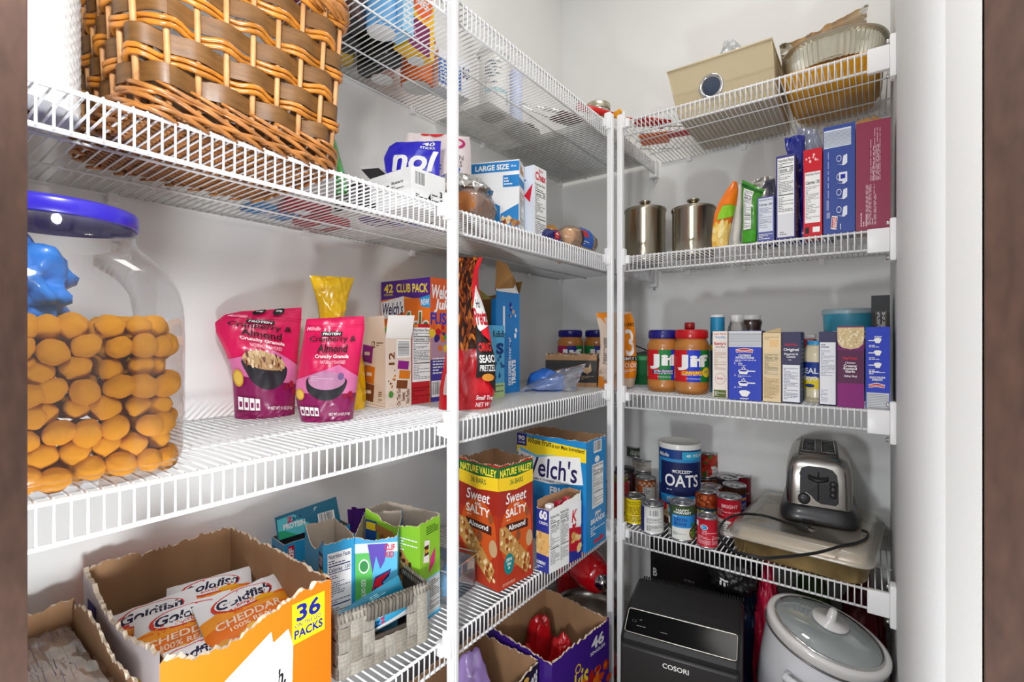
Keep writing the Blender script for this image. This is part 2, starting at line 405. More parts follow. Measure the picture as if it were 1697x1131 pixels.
for k in range(1, 5):
    t, P = shelf('wire_shelf', names[k], SL[k], 0, lambda s, d, z: (d, -.012-s, z), 2.15, 0, 0, CL)
    # end bracket of the left shelf on the back wall
    x0, y0, z0 = DP-.02, -.03, SL[k]-.055; L = t.location
    mb = MB().box(x0-L.x, y0-L.y, z0-L.z, x0+.028-L.x, -L.y, z0+.062-L.z, WIREW)
    mb.tube([(x0+.014-L.x, -.004-L.y, z0-.008-L.z), (x0+.014-L.x, -.014-L.y, z0-.008-L.z)], .005, CHROME, 8)
    mb.build('end_bracket', t, bevel=.002)
    t, P = shelf('wire_shelf', nb[k], SB[k], 0, lambda s, d, z: (.425+s, -d, z), W_-.425-.004, 0, 0, [.1, .28, .5])
    L = t.location; z0 = SB[k]
    x1 = W_; xa = xb(1437, -.412)
    mb = MB().rbox(xa-L.x, -.414-L.y, z0-LIP-.008-L.z, x1-.012-L.x, -.400-L.y, z0+.004-L.z, .002, WIREW)
    mb.rbox(x1-.012-L.x, -.417-L.y, z0-LIP-.028-L.z, x1-L.x, -.385-L.y, z0+.024-L.z, .003, WIREW)
    for dz in (.016, -LIP-.02): mb.tube([(x1-.012-L.x, -.40-L.y, z0+dz-L.z), (x1-.018-L.x, -.40-L.y, z0+dz-L.z)], .005, CHROME, 8)
    mb.build('end_bracket', t)
def pole(name, label, loc, facing, ztop, zs):
    t = thing(name, label, 'pole', loc, 0, 'shelf support poles')
    w = .0085
    mb = MB(); mb.rbox(-w, -w, 0, w, w, ztop, .0025, WIREW, seg=2, smooth=False)
    fx, fy = facing
    if fx: mb.box(w, -.002, 0, w+.0012, .002, ztop, WIREW)
    else: mb.box(-.002, -w-.0012, 0, .002, -w, ztop, WIREW)
    mb.build('post', t)
    for z in zs:
        if fx: MB().rbox(-w-.006, -w-.006, z-.026, w-.002, -w+.001, z+.024, .003, WIREW).box(-w-.012, -w-.016, z-.02, -w+.004, -w+.002, z+.004, WIREW).build('shelf_clip', t)
        else: MB().rbox(w-.001, -w+.002, z-.026, w+.006, w+.006, z+.024, .003, WIREW).box(w-.002, w-.004, z-.02, w+.016, w+.012, z+.004, WIREW).build('shelf_clip', t)
    return t
pole('support_pole', 'thick white vertical pole in front, left of the pretzel bag', (.420, -1.112, 0), (1, 0), 2.4, SL.values())
pole('support_pole', 'left of the two white poles at the shelf corner', (.420, yl(1011.7, .42), 0), (1, 0), zz(192, .42, -.421), SL.values())
pole('support_pole', 'right of the two white poles at the shelf corner', (xb(1028.5, -.421), -.421, 0), (0, 1), zz(192, .444, -.421), SB.values())
ZL = {k: v+.0036 for k, v in SL.items()}; ZB = {k: v+.0036 for k, v in SB.items()}

# ================================================================== shared builders for goods
def pouchpx(name, label, cat, p, q, L, Rr, bulge, mfront, mback=None, z0=0, group=None, lean=0., noise_a=.003, seed=0, nu=16, nv=22, top_thin=.004, bottom_round=True, paint=None, step=(.08, .06), ret=False, seal=None, part='pouch', wr=11):
    """stand-up bag: its outline is measured in the vertical plane through p,q ; L and Rr are (u,v) pixel lists from the bottom up.
    Front and back skins bulge apart with a gusset at the bottom."""
    p, q = Vector(p[:2]), Vector(q[:2]); d = (q-p).normalized(); nrm = Vector((d.y, -d.x)); a = math.atan2(d.y, d.x)
    def loc(u, v):
        r = ray(u, v); t = ((p-Vector((CX, CY))).dot(nrm))/(Vector(r[:2]).dot(nrm)); w2 = Vector((CX+r[0]*t, CY+r[1]*t))
        return ((w2-p).dot(d), CZ+r[2]*t-z0)
    Lp = [loc(*k) for k in L]; Rp = [loc(*k) for k in Rr]
    Lp[0] = (Lp[0][0], 0); Rp[0] = (Rp[0][0], 0)
    def poly(P, t):
        n = len(P)-1; k = min(n-1, int(t*n)); f = t*n-k; f2 = f
        return (P[k][0]*(1-f2)+P[k+1][0]*f2, P[k][1]*(1-f2)+P[k+1][1]*f2)
    zb = min(Lp[0][1], Rp[0][1])
    def surf(x, y, side, lift=0.):
        y = min(max(y, 0), 1); x = min(max(x, 0), 1)
        l, r = poly(Lp, y), poly(Rp, y); X = l[0]*(1-x)+r[0]*x; Z = l[1]*(1-x)+r[1]*x
        prof = (math.sin(PI*x)**.55)*((1-y)**.45*(1-.0*y)+.0)*(1 if bottom_round else math.sin(PI*min(1, y*1.3+.1))**.5)
        b = bulge*prof+top_thin*.3*math.sin(PI*x)
        nz = noise.noise(Vector((X*wr*3, Z*wr*2.2, seed*3.1)))*noise_a*2+noise.noise(Vector((X*wr*9, Z*wr*7, seed*1.7+9)))*noise_a*.7
        edge = min(1, 6*x, 6*(1-x), 1); off = (b+abs(bulge)*.02+nz*edge)
        return (X, -(off+lift) if side else off*.9, Z)
    t = thing(name, label, cat, (p.x, p.y, z0), a, group)
    mb = MB(); mb.grid(lambda x, y: surf(x, y, 1), nu*2, nv*2, mfront); mb.grid(lambda x, y: surf(x, y, 0), nu, nv, mback or mfront, flip=True)
    # gusset
    mb.grid(lambda x, y: tuple(Vector(surf(x, 0, 1))*(1-y)+Vector(surf(x, 0, 0))*y), nu, 3, mback or mfront, flip=True)
    if paint: paint(Pan(mb, lambda x, y, l: surf(x, y, 1, l*4+.0008), (1/(2*nu), 1/(2*nv))))
    mb.build(part, t)
    return (t, surf) if ret else t
def blobmb(rx, ry, rz, m, seed=0, amp=.25, f=6, sub=4, T=None, mb=None, flat=True, fine=.04):
    """lumpy closed bag / lump with folds"""
    bm = bmesh.new(); bmesh.ops.create_icosphere(bm, subdivisions=sub, radius=1)
    for v in bm.verts:
        c = v.co.copy(); k = 1+amp*noise.noise(c*f*.35+Vector((seed*7.3, seed, 0)))+fine*abs(noise.noise(c*f*1.6+Vector((seed, 3, 2))))*3
        c = Vector((c.x*rx, c.y*ry, c.z*rz))*k
        if flat and c.z < -rz*.7: c.z = -rz*.7
        v.co = c+Vector((0, 0, rz*.7 if flat else 0))
    return (mb or MB()).bm(bm, m, True, T)
def cyl(r, a0, a1, h, z0=0, cx=0, cy=0):
    """panel on an upright cylinder; x 0..1 runs a0..a1 degrees, -90 faces the local front"""
    return lambda x, y, l: (cx+(r+l)*math.cos(R(a0+(a1-a0)*x)), cy+(r+l)*math.sin(R(a0+(a1-a0)*x)), z0+y*h)
def facecam(x, y): return math.atan2(y-CY, x-CX)-PI/2          # turns local -y towards the camera
FOIL = mat((212, 210, 206), .25, .9, bump=.2, bscale=60)

# ================================================================== left wall, middle shelf
Z = ZL[3]
# --- jar of cheese balls
JC = Vector((.305, -1.640)); JW = .108
jar = thing('snack_jar', 'big clear plastic jar full of orange cheese balls with a blue lid', 'jar', (JC.x, JC.y, Z))
def sq(a, r, e=.34):
    c, s = math.cos(a), math.sin(a); return (r*math.copysign(abs(c)**e, c), r*math.copysign(abs(s)**e, s))
def jarprof(k):                                     # (half width, z, squareness exponent)
    P = [(.001, .004, .5), (.07, .003, .5), (.094, .000, .5), (.100, .004, .42), (.107, .02, .40), (.1085, .06, .38), (.1085, .15, .38), (.108, .19, .40), (.105, .212, .45), (.098, .232, .55), (.088, .250, .75), (.079, .262, 1), (.075, .268, 1), (.075, .292, 1)]
    return P
def jskin(P, m, off=0, n=64):
    vs, fs = [], []
    for r, z, e in P:
        for k in range(n): x, y = sq(2*PI*k/n, max(r-off, .001), e); vs.append((x, y, z))
    for i in range(len(P)-1):
        for k in range(n): fs.append((i*n+k, i*n+(k+1) % n, (i+1)*n+(k+1) % n, (i+1)*n+k))
    return MB().add(vs, fs, m, True)
PET = film((252, 252, 255), .012, .06, 'clear_jar_plastic', .27)
jb = jskin(jarprof(0), PET)
for z in (.010, .016): jb.tube([(*sq(2*PI*k/48, .1015+(z-.01)*.6, .42), z) for k in range(48)], .0012, PET, 5, closed=True)
jb.build('jar_body', jar)
LIDB = mat((52, 40, 176), .3, coat=.4, name='blue_lid')
MB().lathe([(.0, .3005), (.070, .3005), (.0735, .302), (.0775, .3005), (.0785, .297), (.0785, .284), (.0765, .283), (.0755, .295), (0, .296)], LIDB, 56).build('lid', jar)
lb = MB(); bagm = mat((40, 120, 205), .35, coat=.3, bump=.3, bscale=60)
blobmb(.058, .04, .046, bagm, 3, .5, 7, 4, TR(0, 0, 0), lb)
o = lb.build('wrapper'); o.location = (JC.x+.01, JC.y-.03, Z+.176); tag(o, 'crumpled blue wrapper lying on the cheese balls inside the jar', 'wrapper')  # blue bag added in place of a blue reflection in the jar
rd = random.Random(5); CHB = mat((255, 166, 0), .75, bump=.9, bscale=420, var=.12, vscale=60, name='cheese_puff', sub=.1)
balls, spots = [], []
for sd in range(3):
    bm = bmesh.new(); bmesh.ops.create_icosphere(bm, subdivisions=3, radius=1)
    for v in bm.verts:
        v.co *= 1+.11*noise.noise(v.co*1.5+Vector((sd*5, 0, 0)))+.06*noise.noise(v.co*6); v.co.z *= .93
    me = bpy.data.meshes.new('cheese_ball'); mbb = MB().bm(bm, CHB, True); ob = mbb.build('cheese_ball'); balls.append(ob)
lay = 0; zb = .0145
while zb < .168:
    lim = .0885; st = .0295; off = (st/2 if lay % 2 else 0)
    k = 0; n = 8
    for i in range(n):
        for j in range(n):
            x = -lim+2*lim*i/(n-1)+rd.uniform(-.004, .004); y = -lim+2*lim*j/(n-1)+rd.uniform(-.004, .004)
            if lay % 2: x += .008*(1 if i < 3 else -1); y += .007*(1 if j < 3 else -1)
            x = max(-.0905, min(.0905, x)); y = max(-.0905, min(.0905, y))
            if abs(x) > .072 and abs(y) > .072: x *= .92; y *= .92
            top = zb+.024 > .168
            if not (top and x > -.045 or x > .048 or y > .05 and x > -.06): continue
            
            spots.append((x, y, zb+rd.uniform(-.004, .004)))
    zb += .0212; lay += 1
for i, (x, y, z) in enumerate(spots):
    o = balls[i] if i < 3 else balls[rd.randrange(3)].copy()
    if i >= 3: COL.objects.link(o)
    o.location = (JC.x+x, JC.y+y, Z+z+.003); s = rd.uniform(.0126, .0146); o.scale = (s, s*rd.uniform(.92, 1.12), s*rd.uniform(.9, 1))
    o.rotation_euler = (rd.uniform(0, 6), rd.uniform(0, 6), rd.uniform(0, 6))
    tag(o, 'round orange cheese ball inside the clear jar with blue lid', 'cheese ball', 'cheese balls in the jar')

# --- granola pouches
PINK = mat((226, 22, 92), .32, coat=.25, bump=.15, bscale=30, name='pink_foil_pouch'); PLUM = mat((140, 18, 88), .35, coat=.2); ROSE = mat((226, 120, 172), .35)
GR = [pm(196, 158, 110), pm(222, 190, 140), pm(160, 116, 74), pm(112, 56, 50), pm(236, 214, 176)]
GOLD = pm(214, 166, 52); BOWL = pm(46, 44, 50)
def granola(P, full):
    P.r(.0, 0, 1, .255, PLUM); P.poly([(0, .255), (1, .255), (1, .40), (.66, .50), (.30, .42), (0, .36)], ROSE); P.r(0, .0, 1, .205, PLUM)
    P.e(.5, .36, .33, .17, BOWL, 180, 360); P.e(.5, .36, .33, .055, BOWL)
    if full:
        P.e(.5, .375, .30, .10, GR[1], 0, 180); P.e(.5, .375, .30, .045, GR[0])
        P.blobs(.22, .345, .78, .47, 90, GR, .016, 4, 1.2, lambda x, y: ((x-.5)/.31)**2+((y-.375)/.10)**2 < 1)
    else:
        P.e(.5, .365, .295, .075, pm(200, 140, 176)); P.e(.72, .40, .05, .03, pm(128, 100, 150)); P.bars(.25, .36, .6, .40, 3, pm(225, 195, 215), 3)
    P.e(.82, .23, .035, .022, pm(150, 20, 50)); P.e(.90, .25, .04, .026, pm(175, 24, 54)); P.e(.94, .20, .035, .022, pm(160, 22, 50)); P.e(.08, .24, .075, .055, GOLD); P.e(.08, .24, .055, .04, pm(236, 196, 90))
    P.r(.30, .772, .64, .818, BLACK); P.t('PROTEIN', .33, .780, .61, .808, WHITE, .04)
    P.t('Cranberry &', .12, .692, .88, .768, BLACK, .03, res=4); P.t('Almond', .28, .605, .76, .682, BLACK, .03, res=4)
    P.t('Crunchy Granola', .26, .545, .80, .588, WHITE, .045); P.t('NATURALLY FLAVORED', .36, .505, .76, .535, pm(250, 210, 225), .0)
    P.t('Millville', .05, .832, .28, .880, pm(250, 180, 200), .03, .3); P.t('NET WT 11 OZ (312g)', .56, .05, .93, .082, WHITE, .02)
    for k in range(4): P.r(.06+k*.085, .055, .13+k*.085, .125, WHITE); P.r(.075+k*.085, .07, .115+k*.085, .10, PLUM)
def g1(P):
    granola(P, True)
    for x, s in ((.33, '10g'), (.62, '20g')): P.e(x, .955, .085, .055, BLACK); P.t(s, x-.05, .945, x+.05, .978, WHITE, .04)
    P.r(0, .865, 1, .872, pm(196, 10, 74))
def g2(P): granola(P, False); P.r(0, .895, 1, .902, pm(196, 10, 74))
pouchpx('granola_pouch', 'pink cranberry almond granola pouch with full bowl picture, leaning by the wall', 'pouch', (.060, -1.315), (.105, -1.20),
        [(389, 692), (387, 650), (384, 612), (372, 580), (358, 552), (356, 535), (372, 522), (400, 516)], [(488, 688), (489, 660), (491, 630), (493, 600), (495, 575), (497, 553), (499, 532), (500, 510)], .030, PINK, z0=Z, seed=1, paint=g1, noise_a=.0032)
pouchpx('granola_pouch', 'pink cranberry almond granola pouch with torn top and empty bowl picture, nearer the shelf front', 'pouch', (.190, -1.262), (.250, -1.180),
        [(499, 694), (492, 668), (490, 645), (493, 615), (497, 590), (502, 565), (505, 545), (508, 529)], [(585, 694), (588, 670), (591, 645), (594, 618), (598, 590), (601, 565), (604, 545), (603, 524)], .030, PINK, z0=Z, seed=2, paint=g2, noise_a=.003)
YELB = mat((250, 200, 10), .3, coat=.5, bump=.5, bscale=25, name='yellow_plastic')
pouchpx('plastic_bag', 'bright yellow plastic bag with flared open top behind the torn granola pouch', 'bag', (.10, -1.23), (.12, -1.09),
        [(508, 684), (498, 655), (502, 600), (512, 560), (530, 528), (527, 505), (520, 480), (513, 457)], [(604, 678), (606, 650), (602, 600), (588, 560), (568, 525), (573, 505), (580, 482), (587, 461)], .040, YELB, z0=Z, seed=4, noise_a=.006, wr=16)
# --- nut snack carton
BEI = mat((226, 208, 190), .5)
t, w = put_box('nut_carton', 'beige carton of nut snack packs with its white top flap standing open', 'carton', (.062, -1.075, Z), (.192, -1.084, Z), 0, 0)
h = 1.100-Z
mb = openbox(w, .070, h, BEI, mat((232, 228, 220), .6), [lambda f: h, lambda f: h, lambda f: h+.002, lambda f: h], amp=.0006, seed=3)
P = Pan(mb, front(w, h)); pur = pm(140, 30, 130); orr = pm(214, 120, 24); br = pm(120, 66, 30)
for (x, y, c) in ((.30, .66, pur), (.36, .36, orr), (.34, .10, br)):
    P.poly([(x, y), (x+.30, y-.03), (x+.34, y+.22), (x+.03, y+.25)], c); P.r(x+.08, y+.09, x+.24, y+.14, pm(240, 220, 200))
P.t('12', .60, .86, .70, .96, br, .04); P.bars(.74, .88, .94, .95, 2, br, 1); P.bars(.8, .08, .9, .24, 6, br, 2)
P = Pan(mb, right(w, .070, h)); P.bc(.42, .72, .95, .98, 4, True); P.t('12', .12, .62, .34, .80, br, .04, rot=90)
for (x, y, c) in ((.45, .56, pur), (.50, .42, orr), (.40, .28, br)): P.poly([(x, y), (x+.42, y-.02), (x+.45, y+.10), (x+.03, y+.12)], c)
P.t('On The Go\nSweet\nNut Packs', .42, .03, .92, .27, br, .02, rot=90); P.e(.2, .2, .09, .05, pm(80, 140, 60)); P.blobs(.1, .3, .35, .55, 10, [BLACK, orr], .035, 2, .5)
mb.build('body', t)
m = MB(); fl = mat((240, 238, 232), .55)
m.add([(0, 0, h), (w, 0, h), (w, -.004, h+.050), (.01, -.004, h+.046)], [(0, 1, 2, 3), (3, 2, 1, 0)], BEI)
m.build('flap', t, bevel=0)
m = MB(); m.add([(w, 0, h), (w, .07, h), (w+.012, .07, h+.052), (w+.010, 0, h+.050), (w-.004, .0, h), (w-.004, .07, h)], [(0, 1, 2, 3), (3, 2, 1, 0)], fl); m.build('flap', t)
# --- big fruit snack carton
t, w = put_box('fruit_snack_carton', 'tall purple and yellow fruit snack carton reading CLUB PACK', 'carton', (xb(632, -.949), -.949, Z), (.191, -.949, Z), 0, 0)
h = zz(459, .196, -.949)-Z; mb = carton(MB(), w, .155, h, (248, 170, 30), side=(226, 96, 40))
PURP = pm(82, 36, 140); P = Pan(mb, front(w, h)); P.poly([(0, .84), (.5, .86), (1, .80), (1, 1), (0, 1)], PURP); P.r(0, .62, 1, .84, pm(240, 120, 30)); P.r(0, 0, 1, .40, pm(238, 200, 40))
YT = pm(255, 226, 60); P.t('42', .06, .90, .26, .975, YT, .05); P.t('POUCHES', .07, .875, .25, .892, YT, .02); P.t('CLUB PACK', .33, .888, .96, .962, YT, .045, rot=-.02)
P.poly([(0, .82), (.48, .865), (.50, .73), (.02, .67)], WHITE); P.t("Welch's", .03, .71, .47, .82, pm(30, 22, 80), .03, .2)
P.poly([(.80, .84), (1, .86), (1, .755), (.83, .77)], pm(40, 160, 220)); P.t('NEW!', .83, .78, .98, .83, WHITE, .04)
P.t('fuls', .48, .46, .98, .74, WHITE, .09, .1); P.t('fuls', .49, .465, .97, .73, pm(90, 120, 40), .02, .1); P.blobs(.1, .5, .9, .6, 6, [pm(90, 170, 50), pm(240, 200, 50), pm(200, 40, 60)], .05, 3, .6)
P = Pan(mb, right(w, .155, h)); P.r(0, .0, 1, .34, pm(70, 60, 150)); P.r(0, .34, 1, .55, pm(190, 150, 170)); P.t("Welch's", .03, .83, .55, .95, WHITE, .05, .2); P.t('Juice', .08, .72, .55, .83, WHITE, .06, .2)
P.t('FUSIONS', .0, .62, .85, .72, pm(40, 60, 180), .05); P.blobs(.02, .38, .5, .6, 16, [pm(90, 170, 50), pm(240, 200, 50), pm(200, 20, 50), pm(60, 40, 120), pm(235, 120, 30)], .07, 3, .5)
P.bars(.05, .22, .5, .36, 6, WHITE, 5); P.bc(.02, .04, .22, .17); mb.build('body', t)
for a, b in ((.05, .45), (.5, .8)): pass
# --- red raisin carton
t, w = put_box('raisin_carton', 'small red carton with white nutrition panel in front of the club pack carton', 'carton', (.186, yl(681, .186), Z), (.190, yl(717, .19), Z), 0, 0)
h = 1.133-Z; mb = carton(MB(), w, .06, h, (196, 22, 34), side=(96, 60, 160)); P = Pan(mb, front(w, h)); P.nf(.06, .28, .94, .96, 6, big='Calories 150'); P.bars(.08, .05, .9, .22, 5, pm(150, 20, 28), 3); P.t('42', .1, .97, .3, .995, YT)
P = Pan(mb, left(w, .06, h)); P.r(.55, .30, 1, 1, pm(206, 30, 40)); mb.build('body', t)
# --- pretzel bag
PR = mat((206, 16, 34), .3, coat=.3, bump=.2, bscale=30, name='red_pretzel_bag')
def pret(P):
    P.r(.0, .365, 1, 1, pm(64, 28, 14)); rdm = random.Random(8); cols = [pm(198, 96, 22), pm(226, 132, 40), pm(160, 66, 16), pm(120, 46, 12)]
    for i in range(190):
        x, y = rdm.uniform(.02, .98), rdm.uniform(.37, .99); a = rdm.uniform(-1.0, 1.0)+PI/2; l = rdm.uniform(.05, .09); wd = .028
        dx, dy = math.cos(a)*l, math.sin(a)*l*.5; nx, ny = -math.sin(a)*wd, math.cos(a)*wd*.35; P.k -= .8
        P.put([(x-dx, y-dy), (x-dx*.3+nx, y-dy*.3+ny), (x+dx*.4+nx, y+dy*.4+ny), (x+dx, y+dy), (x+dx*.3-nx, y+dy*.3-ny), (x-dx*.4-nx, y-dy*.4-ny)], [(0, 5, 4, 3, 2, 1)], rdm.choice(cols))
    P.poly([(.86, .99), (.62, .62), (.78, .45), (1, .40), (1, 1)], pm(226, 30, 44)); P.poly([(.60, .60), (.88, .74), (1, .62), (1, .50), (.70, .46)], WHITE)
    P.t('Pretz', .60, .50, 1.0, .60, pm(206, 20, 40), .05); P.t('Ho', .72, .60, .86, .65, BLACK, .02, .2)
    P.poly([(.62, .50), (.76, .46), (1, .36), (1, .14), (.80, .22), (.60, .21)], pm(34, 28, 28))
    P.t('ORIG', .66, .35, .95, .40, pm(226, 40, 40), .05); P.t('SEASO', .66, .285, 1, .33, WHITE, .05); P.t('PRETZEL', .67, .245, .99, .275, WHITE, .03)
    P.e(.84, .215, .12, .018, pm(214, 140, 50)); P.t('Small Tre', .64, .085, .96, .12, WHITE, .03); P.t('NET W', .66, .03, .92, .065, WHITE, .02)
    P.r(.06, .10, .17, .22, pm(200, 180, 180))
pouchpx('pretzel_bag', 'tall red bag of pretzel sticks with pretzel picture behind the thick pole', 'bag', (.270, -1.02), (.352, -.935),
        [(727, 672), (729, 640), (736, 600), (744, 560), (750, 520), (752, 480), (753, 450), (754, 426)], [(812, 676), (820, 650), (820, 600), (812, 560), (804, 520), (792, 480), (792, 450), (799, 428)], .034, PR, z0=Z, seed=6, paint=pret, nv=26, step=(.12, .06))
# --- tall blue treats carton, opened
KB = mat((18, 130, 206), .38, coat=.2)
t, w = put_box('treats_carton', 'tall bright blue crispy treats carton with torn open flaps', 'carton', (.226, -.738, Z), (.226, -.628, Z), 0, 0)
h = 1.229-Z; d = .16; IN = mat((170, 124, 70), .8)
mb = openbox(w, d, h, [KB, KB, KB, KB], IN, [lambda f: h, lambda f: h, lambda f: h-.01, lambda f: (h-.02 if f > .2 else h)*(.42 if .06 < f < .9 else 1)], amp=.0015, seed=8, n=30)
P = Pan(mb, front(w, h)); P.r(.28, .60, .36, .86, WHITE); P.t('Original', .52, .30, .64, .55, WHITE, .03, rot=90); P.t('RICE KRISPIES', .50, .08, .62, .32, WHITE, .05, rot=90); P.t('TREATS', .64, .08, .82, .33, WHITE, .08, rot=90)
P.blobs(.5, .56, .85, .9, 9, [pm(230, 180, 140), WHITE, pm(30, 60, 160)], .05, 5, .5); P.blobs(.3, .4, .6, .55, 6, [pm(14, 100, 180)], .03, 2, .5)
mb.build('body', t)
m = MB(); m.add([(.0, .0, h), (w*.96, 0, h), (w*.84, .012, h+.052), (w*.5, .012, h+.056), (.02, .01, h+.06)], [(0, 1, 2, 3, 4), (4, 3, 2, 1, 0)], WHITE); m.build('flap', t)
m = MB(); m.add([(w, 0, h), (w, d*.5, h), (w+.035, d*.5, h+.035), (w+.042, .02, h+.042)], [(0, 1, 2, 3), (3, 2, 1, 0)], IN); m.build('flap', t)
m = MB(); m.add([(.0, .004, h), (w*.75, .004, h+.012), (w*.66, -.016, h+.03), (w*.45, -.02, h+.046), (w*.2, -.02, h+.075), (-.02, -.018, h+.080)], [(0, 1, 2, 3, 4, 5), (5, 4, 3, 2, 1, 0)], IN); m.build('flap', t)
m = MB(); m.add([(-.0, d*.1, h-.02), (-.0, d*.9, h-.03), (-.05, d*.9, h+.005), (-.052, d*.2, h+.012)], [(0, 1, 2, 3), (3, 2, 1, 0)], pm(214, 210, 120)); m.build('flap', t)
LB = mat((88, 178, 224), .4)
t, w = put_box('snack_carton', 'light blue patterned snack carton between the pretzel bag and the tall blue carton', 'carton', (.262, -.812, Z), (.262, -.748, Z), 0, 0)
h = zz(540, .262, -.78)-Z; mb = carton(MB(), w, .05, h, LB); P = Pan(mb, front(w, h)); P.t('KoBoB', .25, .84, .97, .93, BLACK, .03); P.t("S", .45, .60, .95, .76, pm(20, 60, 130), .1); rr = random.Random(3)
for i in range(16): x, y = rr.uniform(.1, .9), rr.uniform(.25, .58); P.poly([(x, y), (x+.12, y+.02), (x+.04, y+.06)], pm(24, 80, 140))
P.r(0, 0, 1, .2, pm(190, 220, 150)); P.bars(.1, .03, .9, .18, 4, pm(40, 90, 100), 2); mb.build('body', t)
# --- twin peanut butter jars wrapped together, and their carton
def pb_jar(name, label, x, y, z, rz, cap, left_c, right_c, mid_c, h=.186, r=.049, group=None, creamy=True):
    t = thing(name, label, 'jar', (x, y, z), rz, group)
    PBM = mat((190, 122, 52), .35, coat=.5, var=.06, vscale=20, name='peanut_butter')
    MB().lathe([(0, 0), (r*.80, 0), (r*.93, .004), (r*.99, .016), (r, .030), (r*.97, .036), (r*.97, .128), (r, .134), (r*.99, .142), (r*.90, .153), (r*.84, .157), (r*.84, .168)], PBM, 40).build('jar_body', t)
    mb = MB(); n = 40
    mb.lathe([(r*.983, .037), (r*.983, .127)], left_c, n, a0=R(-270), a1=R(90))
    P = Pan(mb, cyl(r*.985, -180, 0, .09, .037), (.04, None)); P.r(0, 0, .42, 1, left_c); P.r(.42, 0, .58, 1, mid_c); P.r(.58, 0, .75, 1, pm(20, 50, 190)) if False else None
    P.r(.42, 0, .66, 1, mid_c); P.r(.66, 0, 1, 1, right_c)
    P.t('Jif', .22, .36, .84, .86, WHITE, .07, res=5); P.poly([(.30, .20), (.72, .22), (.72, .36), (.30, .32)], pm(220, 110, 20) if creamy else pm(40, 30, 110)); P.t('CREAMY' if creamy else 'EXTRA CRUNCHY', .33, .255, .70, .33, pm(250, 230, 60) if creamy else WHITE, .03); P.t('PEANUT BUTTER', .33, .20, .70, .24, WHITE, .02)
    P.t('NET WT 40 OZ (2.5 LB)', .40, .07, .66, .12, WHITE); P.bars(.08, .1, .14, .45, 3, WHITE, 1, vert=True)
    if creamy: P.e(.80, .30, .10, .16, pm(255, 230, 40)); P.bars(.73, .25, .87, .36, 3, pm(40, 60, 160), 1)
    mb.build('paper_label', t)
    m = MB().lathe([(0, .1865), (r*.84, .1865), (r*.90, .184), (r*.91, .180), (r*.91, .162), (r*.885, .160), (0, .160)], cap, 48)
    for k in range(48): a = 2*PI*k/48; m.tube([(r*.912*math.cos(a), r*.912*math.sin(a), .163), (r*.912*math.cos(a), r*.912*math.sin(a), .181)], .0007, cap, 4)
    m.build('lid', t); return t
NAVY = mat((22, 20, 120), .3, coat=.3); REDC = mat((200, 14, 26), .28, coat=.4)
RL = pm(206, 20, 34); GLn = pm(20, 128, 60); BLb = pm(34, 60, 200); MAG = pm(170, 20, 80)
a0 = facecam(.16, -.12)
pb_jar('peanut_butter_jar', 'blue capped peanut butter jar in the corner, left of the two behind the kraft carton', .122, -.150, Z, a0, NAVY, MAG, pm(24, 130, 60), pm(26, 30, 130), creamy=False)
pb_jar('peanut_butter_jar', 'blue capped peanut butter jar in the corner, right of the two behind the kraft carton', .202, -.084, Z, a0, NAVY, pm(30, 130, 70), MAG, pm(26, 30, 130), creamy=False)
t, w = put_box('printed_carton', 'low kraft carton with a black band printed across it and ragged top edge', 'carton', (.205, -.455, Z), (.353, -.388, Z), 0, 0)
h = zz(588, .353, -.388)-Z
mb = openbox(w, .17, h, KRAFT, KRAFT, [lambda f: h-.002]*4, amp=.0028, seed=12)
P = Pan(mb, front(w, h)); P.r(.0, .14, 1, .82, pm(38, 34, 32)); P.poly([(.70, .50), (.74, .72), (.78, .60), (.84, .60), (.88, .74), (.90, .50), (.82, .40)], pm(180, 150, 110)); P.bars(.70, .22, .94, .36, 3, pm(170, 150, 120), 1)
P = Pan(mb, left(w, .17, h)); P.r(0, .14, 1, .82, pm(38, 34, 32)); mb.build('body', t)
# --- zip bag with blue thing
t = thing('zip_bag', 'clear zip bag holding something blue, lying on the shelf beside the blue carton', 'bag', (*((at(862, 652, Z)+at(945, 645, Z))/2)[:2], Z), R(35))
def zb_(x, y, s):
    X = (x-.5)*.16; b = (math.sin(PI*x)**.6)*(math.sin(PI*min(1, .05+y*.95))**.6); zz_ = .085*(y) ; 
    return (X*(1-.25*y)+.06*y, -.03+.035*y*1.5-s*.030*b+noise.noise(Vector((x*5, y*5, s)))*.006, .004+zz_*(.55+.35*x)+.010*b*s+noise.noise(Vector((x*6, y*6, 4)))*.005)
ZIP = film((232, 240, 250), .16, .10, 'zip_bag_film', .5)
MB().grid(lambda x, y: zb_(x, y, 1), 18, 14, ZIP).grid(lambda x, y: zb_(x, y, -1), 18, 14, ZIP, flip=True).build('bag', t)
MB().tube([zb_(i/12, .97, 0) for i in range(13)], .0014, mat((220, 40, 60), .4), 5).build('zip_strip', t)
o = blobmb(.050, .024, .036, mat((34, 104, 196), .4, coat=.3), 6, .35, 6, 3).build('blue_pack'); o.location = (t.location.x, t.location.y, Z+.004); o.rotation_euler = (0, 0, R(35)); tag(o, 'soft blue pack inside the clear zip bag', 'pack')
